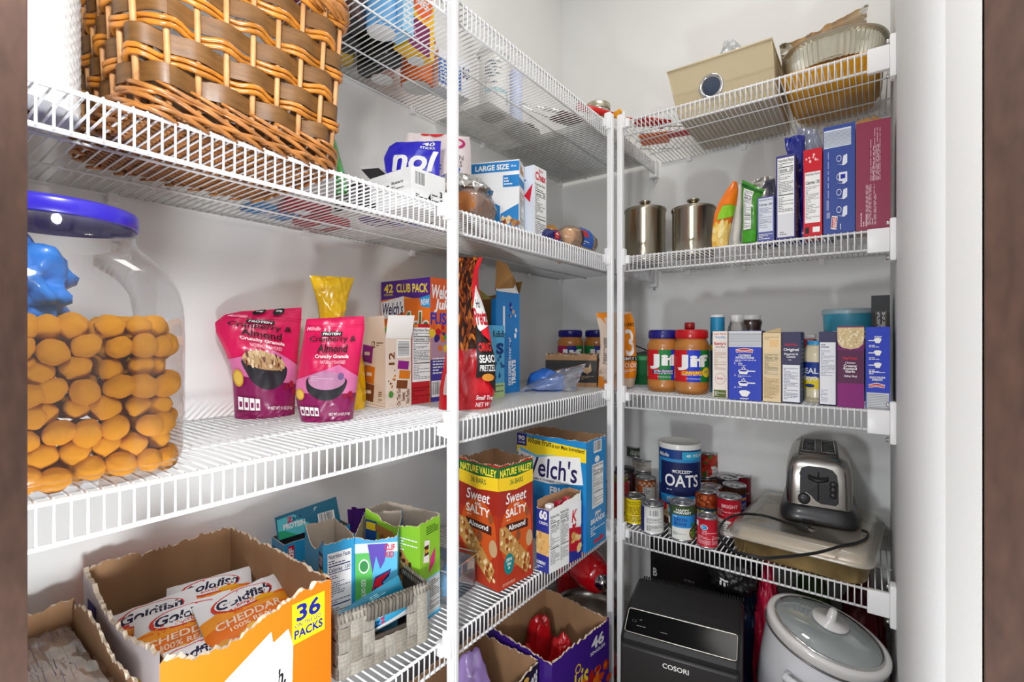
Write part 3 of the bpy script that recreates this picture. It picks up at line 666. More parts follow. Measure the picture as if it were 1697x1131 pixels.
# --- jerky bag
def jerk(P):
    O = pm(240, 140, 16); P.r(0, 0, 1, 1, pm(222, 200, 178)); P.r(0, .0, .36, .14, O); P.r(0, .88, .4, 1, O); P.poly([(.0, .95), (.18, .76), (.14, 1), (0, 1)], O)
    P.r(.40, .20, .56, .70, O); P.r(.56, .12, .97, .86, O); P.poly([(.56, .86), (.7, .93), (.97, .97), (.97, .86)], O)
    P.t('13', .40, .40, .90, .70, WHITE, .02); P.t("CK LINK'S", .58, .74, .96, .79, BLACK, .04); P.r(.40, .345, .97, .395, pm(50, 34, 30)); P.t('SIMPLY S', .55, .352, .95, .388, WHITE, .02)
    P.t('CKOR', .58, .26, .96, .32, WHITE, .02); P.bars(.58, .18, .94, .235, 3, WHITE, 1); P.bars(.05, .30, .26, .60, 16, pm(120, 110, 110), 3, .6); P.blobs(.02, .12, .4, .3, 12, [pm(190, 160, 140), pm(206, 180, 160)], .07, 3, .6)
pouchpx('jerky_bag', 'orange and beige snack bag with a big 13 behind the two corner poles', 'bag', (.354, -.375), (.440, -.270),
        [(991, 644), (992, 620), (993, 600), (995, 575), (994, 550), (989, 530), (988, 519)], [(1050, 640), (1054, 620), (1055, 600), (1053, 575), (1052, 550), (1050, 530), (1044, 517)], .022, pm(222, 200, 178), z0=Z, seed=9, paint=jerk)
# --- green tub with mesh bag
GT = mat((20, 110, 58), .4)
t = thing('round_tub', 'round green plastic tub in the shelf corner behind the orange snack bag', 'tub', (.42, -.155, Z), 0)
MB().lathe([(0, 0), (.062, 0), (.066, .004), (.078, .082), (.080, .086)], GT, 40).build('tub_body', t)
MB().lathe([(.082, .080), (.084, .082), (.084, .096), (.080, .098), (.078, .094), (0, .094)], mat((40, 140, 80), .4), 40).build('lid', t)
t = thing('mesh_bag', 'black mesh bag lying on top of the green tub', 'bag', (.39, -.165, Z+.0985), R(20))
MS = film((40, 42, 46), .62, .4, 'black_mesh', .1)
MB().grid(lambda x, y: ((x-.5)*.14, (y-.5)*.09, .003+.05*(1-x)*math.sin(PI*y)*(.6+.4*math.sin(x*9))), 16, 10, MS).grid(lambda x, y: ((x-.5)*.14, (y-.5)*.09, .0005), 4, 4, MS).build('mesh', t)
MB().tube([(-.07+.14*i/10, -.03+.03*math.sin(i*.4), .056*(1-i/10)+.003) for i in range(11)], .0022, BLACK, 5).build('drawstring', t)
o = MB().lathe([(0, 0), (.026, 0), (.027, .01), (.027, .075), (.024, .085), (.024, .090)], mat((96, 104, 40), .3, coat=.4), 24).lathe([(.026, .088), (.026, .104), (.0, .105)], mat((34, 38, 30), .4), 24).build('spice_jar')
o.location = (.535, -.10, ZB[3]); tag(o, 'olive green jar with a dark lid left of the peanut butter jars', 'jar')

# ================================================================== left wall, lowest shelf
Z = ZL[4]
ORG = mat((236, 112, 6), .38, coat=.2, name='orange_printed_board')
GBACK, GTXT = pm(244, 244, 246), pm(30, 24, 60)
def goldpack(P):
    P.r(0, .0, 1, .62, pm(240, 120, 20)); P.poly([(0, .62), (.5, .70), (1, .55), (1, .40), (.5, .50), (0, .40)], pm(250, 160, 40)); P.e(.50, .74, .36, .20, pm(216, 60, 40)); P.e(.51, .745, .33, .175, GBACK)
    P.t('Goldfish', .20, .66, .84, .84, GTXT, .05, .15); P.t('BAKED', .40, .60, .60, .65, pm(210, 60, 30)); P.t('CHEDDAR', .12, .36, .88, .47, pm(255, 230, 200), .03); P.t('100% REAL', .25, .25, .75, .33, pm(255, 230, 200), .02)
    P.e(.72, .60, .12, .05, pm(250, 180, 30)); P.blobs(.05, .06, .95, .2, 8, [pm(250, 190, 60), pm(236, 160, 40)], .08, 4, .6)
# --- goldfish carton
t, w = put_box('cracker_carton', 'big open orange carton reading 36 packs with cheddar cracker bags inside', 'carton', (.385, -1.562, Z), (.387, -1.343, Z), 0, 0)
d, h = .335, .197
LAV = mat((206, 196, 200), .4)
mb = openbox(w, d, h, [ORG, ORG, ORG, LAV], KRAFT, [lambda f: h-.012-.018*math.sin(PI*min(1, f*1.5))+.014*f, lambda f: h, lambda f: h+.004*math.sin(f*9), lambda f: h-.03*math.sin(PI*f)], amp=.0035, seed=21, n=60, t=.005)
P = Pan(mb, front(w, h)); P.r(.72, .64, .95, .93, pm(255, 226, 20)); NV = pm(20, 30, 130)
P.t('36', .75, .79, .92, .915, NV, .05); P.t('ON THE GO!', .74, .75, .93, .78, NV, .02); P.t('PACKS', .735, .67, .935, .735, NV, .05)
WP, FO = pm(252, 252, 252), [pm(250, 170, 20), pm(246, 150, 20), pm(252, 186, 60)]
fn0 = P.fn; P.fn = lambda x, y, l: fn0(x*.79, y*.97, l)
P.poly([(.60, 0), (.90, 0), (.92, .66), (.88, .80), (.62, .70)], WP); P.poly([(.60, 0), (.90, 0), (.90, .30), (.76, .16)], ORG); P.t('sh.', .74, .42, .86, .54, BLACK, .05, .2); P.e(.80, .32, .06, .07, FO[0])
P.poly([(.10, 0), (.76, 0), (.80, .50), (.74, .84), (.40, .66), (.20, .42)], WP); P.poly([(.10, 0), (.76, 0), (.77, .26), (.5, .05)], ORG)
P.ring(.52, .36, .20, .20, .04, pm(226, 120, 50)); P.t('PEPPERIDGE FARM', .42, .50, .60, .53, pm(170, 30, 30), .02, 0, .02); P.t('Goldfish', .36, .32, .72, .47, BLACK, .05, .15, .05); P.t('BAKED', .44, .27, .56, .31, pm(200, 60, 30), .03); P.e(.62, .26, .09, .08, FO[0]); P.e(.66, .28, .012, .012, BLACK)
for x, y in ((.58, .10), (.68, .16), (.46, .06), (.78, .10), (.86, .05)): P.poly([(x, y), (x+.08, y+.02), (x+.12, y+.10), (x+.03, y+.11)], FO[2])
P = Pan(mb, left(w, d, h)); P.r(.78, 0, 1, .7, pm(220, 190, 50)); P.e(.45, .35, .2, .3, pm(230, 228, 236)); P.ring(.45, .35, .2, .3, .1, pm(130, 40, 110)); P.t('39', .84, .3, .98, .5, pm(60, 50, 60), .05)
P.r(.08, .5, .22, .82, pm(60, 60, 140)); P.e(.15, .55, .06, .2, pm(240, 150, 30)); mb.build('body', t)
for k, (lx, ly, lz, rz) in enumerate(((.085, .17, .118, R(-4)), (.155, .13, .128, R(10)), (.06, .23, .112, R(4)), (.145, .24, .115, R(-8)), (.07, .10, .092, R(3)), (.15, .06, .095, R(-4)))):
    lab = ['orange and white cheddar cracker bag, middle one in the orange carton', 'topmost orange cheddar cracker bag in the orange carton, by its right wall', 'cracker bag at the back left inside the orange carton', 'cracker bag at the back right inside the orange carton', 'cracker bag at the front left inside the orange carton', 'cracker bag at the front right inside the orange carton'][k]
    o = thing('cracker_bag', lab, 'bag', t.matrix_basis @ Vector((lx, ly, lz)), rz+R(78), 'cheddar cracker bags')
    def sf(x, y, s, l=0): e = min(1, 8*x, 8*(1-x)) if 0 < x < 1 else 0; b = .011*(math.sin(PI*x)*math.sin(PI*y))**.5 if 0 < x < 1 and 0 < y < 1 else 0; return ((x-.5)*.125, (y-.5)*.095, s*(b+.002)+noise.noise(Vector((x*7, y*7, k)))*.003*e+l)
    m2 = MB(); m2.grid(lambda x, y: sf(x, y, 1), 20, 16, GBACK).grid(lambda x, y: sf(x, y, -1), 8, 8, GBACK, flip=True)
    goldpack(Pan(m2, lambda x, y, l: sf(x, y, 1, l*1.5+.0006), (.05, 1/16))); q = m2.build('wrapper', o); o.rotation_euler = (R(30), R(-4), rz+R(75))
# --- kraft carton at far left
t, w = put_box('kraft_carton', 'plain brown torn carton at the lower left holding clear wrapped packs', 'carton', (.36, -1.83, Z), (.36, -1.573, Z), 0, 0)
h = .162
mb = openbox(w, .29, h, KRAFT, KRAFT, [lambda f: h-.02, lambda f: h-.012*math.sin(f*7), lambda f: h, lambda f: h], amp=.004, seed=25, n=50, t=.004); mb.build('body', t)
FILMC = film((226, 206, 190), .34, .15, 'wrinkled_wrap', .5)
for k, (yy, lab) in enumerate(((-1.615, 'nearest the orange carton'), (-1.69, 'farther left'))):
    o = thing('wrapped_pack', 'clear film wrapped pack of brown paper bags in the kraft carton, '+lab, 'pack', (.20, yy, Z), 0, 'wrapped packs in the kraft carton')
    m2 = MB().rbox(-.11, -.034, .004, .12, .030, .125, .01, mat((178, 140, 112), .7, var=.25, vscale=60, bump=.4, bscale=120)); m2.build('contents', o)
    def sf(x, y): a = 2*PI*x; c, s = math.cos(a), math.sin(a); q = .42; return ((.128*math.copysign(abs(c)**q, c)+.004*noise.noise(Vector((a*3, y*8, k))))*(1-.15*max(0, y-.7)), .0345*math.copysign(abs(s)**q, s)+.006*noise.noise(Vector((c*5, s*5+y*12, k+4))), .003+y*.130+.006*noise.noise(Vector((c*4, s*4, 8))))
    m3 = MB().grid(sf, 60, 14, FILMC).grid(lambda x, y: ((x-.5)*.24, (y-.5)*.064, .133+.008*noise.noise(Vector((x*9, y*9, k)))), 24, 10, FILMC)
    P = Pan(m3, lambda x, y, l: ((x-.5)*.22, (y-.5)*.06, .1385+.008*noise.noise(Vector((x*9, y*9, k)))+l), (.1, .2)); P.bars(.05, .05, .95, .95, 12, pm(120, 112, 130), 4+k, .16); m3.build('film', o)
# --- cartons in and behind the woven basket
CLB = mat((44, 156, 208), .4, coat=.15); CLD = pm(26, 50, 110)
xc, yc = .255, -1.274
t, w = put_box('bar_carton', 'open blue snack bar carton with white nutrition panel standing in the woven basket', 'carton', (.155, yc+.024, Z+.004), (xc, yc, Z+.004), 0, 0)
h = .724-Z-.004; d = .058
mb = openbox(w, d, h, CLB, GREYB, [lambda f: h+.012-.030*math.sin(PI*f)+.0, lambda f: h+.004, lambda f: h+.010, lambda f: h+.01], amp=.0014, seed=31, t=.0012)
P = Pan(mb, front(w, h)); P.r(.80, .60, 1, .93, pm(34, 30, 90)); P.t('VALUE\nPACK', .82, .80, .98, .90, WHITE, .03); P.t('15', .83, .65, .98, .77, pm(255, 220, 50), .05); P.bars(.3, .3, .7, .6, 6, CLD, 4)
P = Pan(mb, right(w, d, h)); P.nf(.14, .12, .90, .92, 9, ink=CLD, big='Calories  130'); mb.build('body', t)
t, w = put_box('bar_carton', 'open snack bar carton with green side and big red Z standing in the woven basket', 'carton', (.262, -1.213, Z+.004), (.318, -1.157, Z+.004), 0, 0)
h = .722-Z-.004; d = .115
mb = openbox(w, d, h, CLB, GREYB, [lambda f: h-.006*math.sin(PI*f), lambda f: h, lambda f: h+.008, lambda f: h+.004], amp=.0014, seed=33, t=.0012)
GRN = pm(92, 190, 90); P = Pan(mb, front(w, h)); P.r(0, 0, 1, .98*0+.94, pm(86, 176, 214)); P.r(.02, .15, .42, .84, GRN); P.r(0, .84, 1, .94, pm(214, 232, 246)); P.poly([(.30, .93), (.78, .93), (.70, .74), (.60, .66), (.50, .80), (.42, .62)], pm(88, 66, 170))
P.e(.22, .70, .12, .075, WHITE); P.e(.22, .70, .10, .06, pm(50, 140, 70)); P.t('ICED OATMEAL COOKIE', .16, .16, .26, .56, WHITE, .03, rot=-90)
P.poly([(.38, .40), (.48, .58), (.86, .66), (.80, .58), (.66, .52), (.80, .40), (.74, .30), (.50, .26), (.50, .36), (.62, .42), (.54, .48)], pm(30, 40, 110)); P.poly([(.40, .41), (.49, .56), (.82, .63), (.62, .52), (.74, .40), (.70, .32), (.52, .29), (.52, .34), (.62, .40), (.50, .49)], pm(220, 30, 50))
P.t('BAR', .66, .30, .92, .42, WHITE, .06, 0, .05); P.t('CLIF\nKID', .70, .78, .94, .92, pm(206, 30, 50), .06)
P = Pan(mb, left(w, d, h)); P.bars(.6, .2, .9, .8, 9, WHITE, 3); mb.build('body', t)
Xw = .055
t, w = put_box('bar_carton', 'blue protein bar carton against the wall with its lid standing up', 'carton', (.100, -1.262, Z), (.112, -1.118, Z), 0, 0)
h = .685-Z; d = .06
mb = openbox(w, d, h, CLB, mat((90, 88, 92), .8), [lambda f: h]*4, amp=.0004, seed=35, t=.0012)
P = Pan(mb, front(w, h)); P.r(.05, .62, .14, .96, pm(206, 24, 50)); P.t('CLIF', .06, .66, .13, .93, WHITE, .07, rot=90); P.r(.66, .66, .88, .99, pm(38, 34, 110)); P.t('VALUE\nPACK', .68, .84, .86, .95, WHITE, .03); P.t('15', .72, .70, .84, .81, pm(255, 220, 50), .05)
P = Pan(mb, left(w, d, h)); P.r(.1, .1, .9, .9, pm(40, 100, 150)); mb.build('body', t)
m = MB(); hl = h+.050
m.add([(0, .03, h), (w*.96, .03, h), (w*.94, .045, hl+.004), (.0, .045, hl-.006)], [(0, 1, 2, 3), (3, 2, 1, 0)], mat((30, 110, 140), .4))
P = Pan(m, lambda x, z, l: (x*w*.94, .03+z*.015-l-.0004, h+z*.048)); P.poly([(.02, .02), (.6, .02), (.45, .5), (.28, .86), (.02, .80)], pm(90, 200, 210)); P.poly([(.02, .02), (.3, .02), (.12, .3), (.02, .35)], pm(40, 170, 120))
P.t('BAR', .26, .60, .40, .76, CLD, .05); P.t('Z', .16, .58, .26, .80, pm(220, 30, 70), .08); P.t('PROTEIN', .10, .34, .44, .56, WHITE, .06); P.t("COOKIES\n'N CREME", .60, .68, .92, .92, WHITE, .05); P.bc(.65, .20, .93, .60); m.build('lid', t)
PUR2 = mat((78, 30, 112), .3, coat=.4, bump=.5, bscale=50)
t = thing('bar_wrapper', 'dark purple wrapper poking out beside the protein bar carton', 'wrapper', (.105, -1.085, Z), R(20))
m = MB(); m.grid(lambda x, y: ((x-.5)*(.03+.03*y), .004*math.sin(x*14)-.008, y*.168), 12, 10, PUR2).grid(lambda x, y: ((x-.5)*(.03+.03*y), .004*math.sin(x*14)+.008, y*.168), 12, 10, PUR2).build('film', t)
# --- chewy carton right of basket
t, w = put_box('bar_carton', 'open lime green granola bar carton between the woven basket and the thick pole', 'carton', (.340, -1.096, Z), (.330, -1.040, Z), 0, 0)
LIM = mat((140, 196, 50), .4, coat=.15); h = .735-Z; d = .135
p0 = Vector((.190, -1.135)); p1 = Vector((.338, -1.118)); p2 = Vector((.345, -1.056))
t.location = (p0.x, p0.y, Z); t.rotation_euler = (0, 0, math.atan2(p1.y-p0.y, p1.x-p0.x)); w = (p1-p0).length; d = .062
mb = openbox(w, d, h, LIM, GREYB, [lambda f: h-.014*math.sin(PI*f)+(.006 if f < .3 else 0), lambda f: h, lambda f: h+.004, lambda f: h+.004], amp=.0016, seed=36, t=.0012)
P = Pan(mb, front(w, h)); P.r(0, .0, 1, .30, pm(60, 160, 210)); P.r(0, .5, .22, .92, pm(30, 80, 160)); P.r(.02, .82, .2, .9, pm(250, 220, 40))
GRA = [pm(196, 150, 92), pm(170, 120, 66), pm(220, 184, 130), pm(130, 84, 44), pm(70, 40, 26)]
P.poly([(.22, .90), (.52, .86), (.78, .62), (.62, .50), (.30, .60)], GRA[1]); P.poly([(.5, .56), (.78, .54), (.94, .24), (.80, .20), (.52, .32)], GRA[1])
P.blobs(.22, .30, .9, .88, 130, GRA, .035, 6, .9, lambda x, y: (y < 1.05-.55*x and y > .72-.45*x) or (.5 < x < .92 and .22+.1*(.9-x) < y < .56)); P.bars(.62, .70, .96, .84, 5, WHITE, 2)
P = Pan(mb, right(w, d, h)); P.r(0, 0, 1, .42, pm(150, 208, 236)); P.r(.0, .0, 1, .025, pm(40, 160, 210)); P.r(.42, .05, .98, .40, pm(214, 214, 210)); P.bars(.46, .08, .94, .38, 15, BLACK, 3); P.bars(.05, .08, .38, .38, 20, pm(60, 130, 180), 5)
P.poly([(.15, .60), (.42, .58), (.46, .80), (.22, .82)], pm(236, 226, 220)); P.r(.20, .66, .42, .76, pm(70, 40, 30)); P.poly([(.42, .46), (.72, .55), (.74, .70), (.5, .62)], pm(206, 50, 120)); P.t("S'mores", .20, .685, .42, .735, pm(250, 200, 60), .04); P.bars(.3, .86, .9, .95, 4, pm(60, 100, 30), 6); mb.build('body', t)
# --- woven basket
t, w = put_box('woven_basket', 'small grey woven basket with a handle slot holding snack bar cartons', 'basket', (.345, -1.303, Z), (.382, -1.141, Z), 0, 0)
h = .105; d = .235
SEA = [mat((146, 140, 130), .85, bump=.8, bscale=180, var=.16, vscale=90, aniso=(1, 1, 5)), mat((156, 149, 138), .85, bump=.8, bscale=180, var=.16, vscale=90, aniso=(6, 6, 1)), mat((134, 126, 114), .85, bump=.8, bscale=180, var=.2, vscale=90, aniso=(6, 6, 1))]
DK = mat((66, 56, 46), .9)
rd = random.Random(14)
hole = None
def weave(mb, fn, L, H, hole=None):
    """flat seagrass strands woven over and under; fn(s, z, lift)"""
    st, row = .021, .0195; nc, nr = max(2, round(L/st)), max(2, round(H/row))
    for j in range(nr):
        for i in range(nc):
            x0, x1, z0, z1 = i/nc*L, (i+1)/nc*L, j/nr*H, (j+1)/nr*H
            if hole and hole[0] < (x0+x1)/2 < hole[1] and hole[2] < (z0+z1)/2 < hole[3]: continue
            over = (i+2*j) % 4 != 0; m = SEA[0 if over is False else rd.choice((1, 1, 2))]
            lift = .0028 if over else .0008; K = 4
            for q in range(3):
                a, b = (z0+(z1-z0)*q/3, z0+(z1-z0)*(q+1)/3) if over else (x0+(x1-x0)*q/3, x0+(x1-x0)*(q+1)/3)
                if over: g = lambda u, v: fn(x0-.001+(x1-x0+.002)*u, a+(b-a)*v, lift*math.sin(PI*u)**.5+.0007*math.sin(PI*v)+.0004)
                else: g = lambda u, v: fn(a+(b-a)*u, z0-.001+(z1-z0+.002)*v, .002*math.sin(PI*v)+.0007*math.sin(PI*u)+.0004)
                mb.grid(g, K, 3, m)
hole = (.055, .125, .052, .080)
mb = MB(); weave(mb, lambda s, z, l: (s, -l, z), w, h, (.052, .128, .048, .088)); weave(mb, lambda s, z, l: (w+l, s, z), d, h); weave(mb, lambda s, z, l: (-l, d-s, z), d, h); weave(mb, lambda s, z, l: (w-s, d+l, z), w, h)
# inner lining with the handle slot left open
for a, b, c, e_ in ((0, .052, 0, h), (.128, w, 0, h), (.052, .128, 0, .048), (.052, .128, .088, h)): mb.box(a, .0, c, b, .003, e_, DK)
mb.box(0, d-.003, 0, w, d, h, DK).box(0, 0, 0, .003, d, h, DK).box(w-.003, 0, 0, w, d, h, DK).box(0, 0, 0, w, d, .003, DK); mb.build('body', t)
mb = MB()
path = [(0, 0), (w, 0), (w, d), (0, d)]
for k in range(4):
    a, b = Vector(path[k]), Vector(path[(k+1) % 4]); L = (b-a).length; n = int(L/.0065)
    for i in range(n):
        c = a+(b-a)*((i+.5)/n); dv = (b-a).normalized()
        mb.tube([(c.x-dv.x*.003+q[0], c.y-dv.y*.003+q[1], h+q[2]) for q in ((-.003*dv.y, .003*dv.x, -.012), (0, 0, .003), (.004*dv.y, -.004*dv.x, -.012))], .0034, SEA[rd.randrange(1, 3)], 5)
mb.build('rim', t)
mb = MB()
for q in range(2): [mb.tube([(.050+.0066*i, .002, .083), (.050+.0066*i, -.0065, .084), (.050+.0066*i+.0005, -.0065, .104), (.050+.0066*i, .002, .107)], .0036, SEA[1+i % 2], 6) for i in range(13)]
mb.build('handle', t)
BARW = mat((64, 172, 214), .3, coat=.4, bump=.3, bscale=60)
for k, (loc, rz, rx, ln, lab) in enumerate((((.085, .030, .038), R(8), R(8), .115, 'blue and white snack bar seen through the basket handle slot'), ((.070, .022, .082), R(-2), R(-20), .125, 'teal snack bar lying along the front rim inside the woven basket'))):
    o = thing('snack_bar', lab, 'snack bar', t.matrix_basis @ Vector(loc), t.rotation_euler[2]+rz); o.rotation_euler = (rx, -R(14) if k else R(-8), t.rotation_euler[2])
    cc = [BARW, mat((24, 120, 150), .3, coat=.4)][k]
    def sf(x, y, s, l=0): e = math.sin(PI*min(1, max(0, x)))**.35 if 0 < x < 1 else 0; return ((x-.5)*ln, s*((.009-.004*k)*e*math.sin(PI*y)**.5 if 0 < y < 1 else 0)-(l if s < 0 else 0), y*(.042-.014*k))
    m2 = MB().grid(lambda x, y: sf(x, y, -1), 24, 8, cc).grid(lambda x, y: sf(x, y, 1), 24, 8, cc, flip=True)
    P = Pan(m2, lambda x, y, l: sf(x, y, -1, l*1.3+.0004), (1/24, 1/8))
    if k == 0: P.r(.0, .0, 1, .35, WHITE); P.t('ZBAR', .18, .38, .50, .62, CLD, .06, rot=180); P.t('Z', .50, .40, .58, .66, pm(220, 30, 70), .08, rot=180); P.t('PROTEIN', .10, .70, .60, .92, WHITE, .06, rot=180)
    else: P.bars(.5, .5, .9, .8, 3, pm(150, 220, 230), 2)
    m2.build('wrapper', o)

# --- right of the thick pole: clear bin with blue packs
cen = at(776, 930, Z+.03)
t = thing('clear_bin', 'clear plastic bin holding crumpled blue snack packs, left of the granola bar carton', 'bin', (.245, -1.005, Z), R(8))
CP = film((236, 240, 246), .10, .08, 'clear_bin_plastic', .5)
MB().rbox(-.095, -.052, .001, .095, .052, .075, .010, CP).build('bin_body', t)
MB().tube([(sx*.097, sy*.054, .077) for sx, sy in ((-1, -1), (1, -1), (1, 1), (-1, 1))], .002, CP, 6, closed=True).build('rim', t)
BLW = mat((70, 160, 216), .3, coat=.5, bump=.4, bscale=60)
for k in range(4):
    lab = ['right front', 'left front', 'right back', 'left back'][k]
    o = blobmb(.034, .022, .022, BLW, 40+k, .5, 8, 3); P = Pan(o, lambda x, y, l: ((x-.5)*.03, -.023-l, .008+y*.018)); P.r(0, 0, 1, 1, WHITE); P.bars(.1, .1, .9, .9, 3, pm(20, 90, 170), k)
    o = o.build('snack_pack'); q = t.matrix_basis @ Vector(((.045 if k % 2 == 0 else -.038), (-.020 if k < 2 else .022), .008+.012*(k > 1))); o.location = q; o.rotation_euler = (0, 0, R(20+50*k))
    tag(o, 'crumpled blue and white snack pack, '+lab+' in the clear bin', 'pack', 'blue snack packs in the clear bin')
# --- sweet and salty carton
REDB = mat((164, 42, 30), .35, coat=.25, name='red_printed_board')
t, w = put_box('bar_carton', 'red and green granola bar carton, open top, right of the thick pole', 'carton', (.254, -.915, Z), (.385, -.93, Z), 0, 0)
d = .116; h = .816-Z
mb = openbox(w, d, h, REDB, KRAFT, [lambda f: h-.003+.010*(abs(f-.5))]*4, amp=.0022, seed=44, t=.0015)
G5, Y5 = pm(22, 104, 50), pm(246, 206, 40)
NUTS = [pm(206, 160, 92), pm(226, 190, 130), pm(180, 128, 66), pm(236, 210, 160), pm(150, 70, 30)]
def sns(P, fl):
    P.r(0, .0, 1, .60, pm(178, 52, 26)); P.e(.5, .42, .45, .28, pm(206, 86, 30)); P.poly([(0, .985), (1, .985), (1, .80), (.5, .775), (0, .80)], Y5); P.poly([(0, .985), (1, .985), (1, .905), (.5, .885), (0, .905)], G5)
    P.t('NATURE VALLEY', .04, .905, .96, .965, pm(250, 230, 60), .05); P.t('36 BARS', .32, .825, .70, .868, G5, .02)
    P.t('Sweet', .20, .675, .80, .765, WHITE, .015, .2); P.t('AND', .42, .64, .58, .662, WHITE, .03); P.t('SALTY', .20, .565, .80, .635, WHITE, .035); P.bars(.22, .535, .78, .555, 1, pm(250, 200, 160), 3)
    P.poly([(.20, .445), (.84, .43), (.84, .50), (.20, .515)], pm(70, 30, 20)); P.t('Almond', .26, .455, .76, .50, WHITE, .03)
    P.e(.82, .56, .06, .04, pm(150, 80, 40)); P.e(.55, .39, .07, .045, pm(140, 80, 44)); P.e(.88, .33, .10, .07, pm(196, 160, 120))
    ins = lambda x, y: abs((y-.30)+.55*(x-.45)) < .12 and 0 < x < .92
    P.poly([(.02, .66*.62+.1), (.20, .50), (.92, .16), (.80, .04), (.02, .34)], pm(190, 140, 74)); P.blobs(.02, .06, .9, .5, 150, NUTS, .034, 7, .62, lambda x, y: (.36-.38*x) < y < (.56-.42*x))
    P.blobs(.1, .1, .8, .4, 5, [pm(150, 66, 30)], .05, 9, .5, lambda x, y: (.36-.38*x) < y < (.56-.42*x)); P.bars(.1, .025, .45, .05, 2, pm(230, 180, 150), 8)
    if fl: P.e(.28, .19, .14, .085, pm(20, 130, 130)); P.t('CHEWY &\nCreamy\n-8g-', .20, .14, .36, .24, WHITE, .03)
sns(Pan(mb, front(w, h)), False); sns(Pan(mb, right(w, d, h)), True); mb.build('body', t)
# --- special K crisps carton
t, w = put_box('crisps_carton', 'open carton reading 60 crisps in front of the big blue fruit snack carton', 'carton', (.392, -.789, Z), (.431, -.794, Z), 0, 0)
d = .128; NVB = mat((44, 54, 150), .4, coat=.15); h = .708-Z
mb = openbox(w, d, h, [NVB, WHITE, WHITE, NVB], KRAFT, [lambda f: h-.02, lambda f: h-.02+.016*f, lambda f: h, lambda f: h], amp=.0016, seed=46, t=.0012)
P = Pan(mb, front(w, h)); P.t('60', .22, .74, .85, .87, WHITE, .07); P.t('CRISPS', .20, .67, .90, .71, WHITE, .03); CRK = [pm(226, 180, 110), pm(236, 200, 140), pm(206, 154, 84)]
P.r(0, .24, 1, .56, CRK[0]); P.blobs(.05, .26, .95, .54, 22, CRK, .12, 3, .3); P.t('LUEBERRY', .02, .10, .75, .145, WHITE, .05); P.bars(.05, .03, .85, .08, 2, WHITE, 2); P.r(0, .0, 1, .02, NVB)
P = Pan(mb, right(w, d, h)); P.nf(.02, .08, .32, .82, 3); P.nf(.32, .08, .60, .84, 8); P.r(.60, .50, 1, .86, pm(250, 250, 250)); P.t('K', .68, .58, .86, .76, pm(206, 20, 40), .04, .2)
P.poly([(.60, .0), (1, .0), (1, .46), (.60, .52)], pm(186, 24, 44)); P.poly([(.60, .0), (1, .0), (1, .1), (.60, .18)], pm(40, 50, 140)); P.blobs(.66, .14, .96, .40, 12, CRK, .07, 5, .7); P.blobs(.68, .5, .9, .56, 3, [pm(200, 20, 40)], .04, 3); mb.build('body', t)
for k, (x, y, lab) in enumerate(((.416, -.768, 'nearest'), (.422, -.735, 'middle'), (.424, -.700, 'rearmost'))):
    cc = [WHITE, pm(170, 24, 50), pm(200, 40, 70)][k]
    o = MB().rbox(-.009, -.010, .0, .009, .010, .158, .004, mat([(236, 232, 232), (170, 24, 50), (200, 40, 70)][k], .3, coat=.3, bump=.3, bscale=80)); P = Pan(o, lambda x_, y_, l: (.0092+l, (x_-.5)*.018, .10+y_*.05)); P.r(.1, .1, .9, .9, WHITE); P.t('K', .3, .3, .7, .7, pm(206, 20, 40), .04, .2)
    o = o.build('crisps_packet'); o.location = (x, y, Z); o.rotation_euler = (0, 0, R(4*k)); tag(o, lab+' upright crisps packet standing in the open 60 crisps carton', 'packet', 'crisps packets')
# --- big Welch's carton
WB = mat((30, 140, 206), .38, coat=.2)
x0 = xb(857, -.641)
t, w = put_box('fruit_snack_carton', 'big bright blue fruit snack carton reading 90 with open ragged top', 'carton', (x0, -.641, Z), (.449, -.641, Z), 0, 0)
d = .118; h = .832-Z
mb = openbox(w, d, h, WB, KRAFT, [lambda f: h-.004]*4, amp=.0018, seed=48, t=.0015)
P = Pan(mb, front(w, h)); P.poly([(0, .80), (1, .80), (1, .92), (0, .965)], pm(255, 222, 30)); P.r(0, .87, .15, .985, pm(40, 36, 130)); P.t('90', .02, .92, .12, .965, WHITE, .05); P.t('POUCHES', .025, .89, .125, .908, WHITE, .02)
P.t('Whole Fruit', .17, .90, .52, .955, BLACK, .03, .2, -.012); P.t('is our Main Ingredient!', .53, .875, .98, .925, BLACK, .03, 0, -.012)
P.poly([(.02, .84), (.30, .78), (.60, .82), (.92, .84), (.96, .60), (.5, .55), (.10, .56), (.04, .68)], WHITE); P.poly([(.04, .86), (.3, .80), (.6, .83), (.3, .775), (.06, .82)], pm(120, 200, 240))
P.t("Welch's", .06, .60, .88, .79, pm(40, 30, 90), .025, .1); P.t('FAMILY FARMER OWNED', .22, .565, .78, .585, pm(40, 30, 90)); P.t('FRUIT', .5, .46, .8, .53, WHITE, .06); P.r(0, 0, 1, .42, pm(30, 120, 200))
P = Pan(mb, right(w, d, h)); P.bc(.36, .86, .76, .97); P.nf(.28, .36, .84, .76, 5); P.e(.52, .80, .12, .03, WHITE); P.t('PIM\nBRANDS', .2, .22, .9, .32, WHITE, .05, .1); P.bars(.2, .11, .9, .2, 4, WHITE, 3); P.t('Smuffin', .35, .03, .85, .08, pm(230, 60, 60), .06, .1); mb.build('body', t)

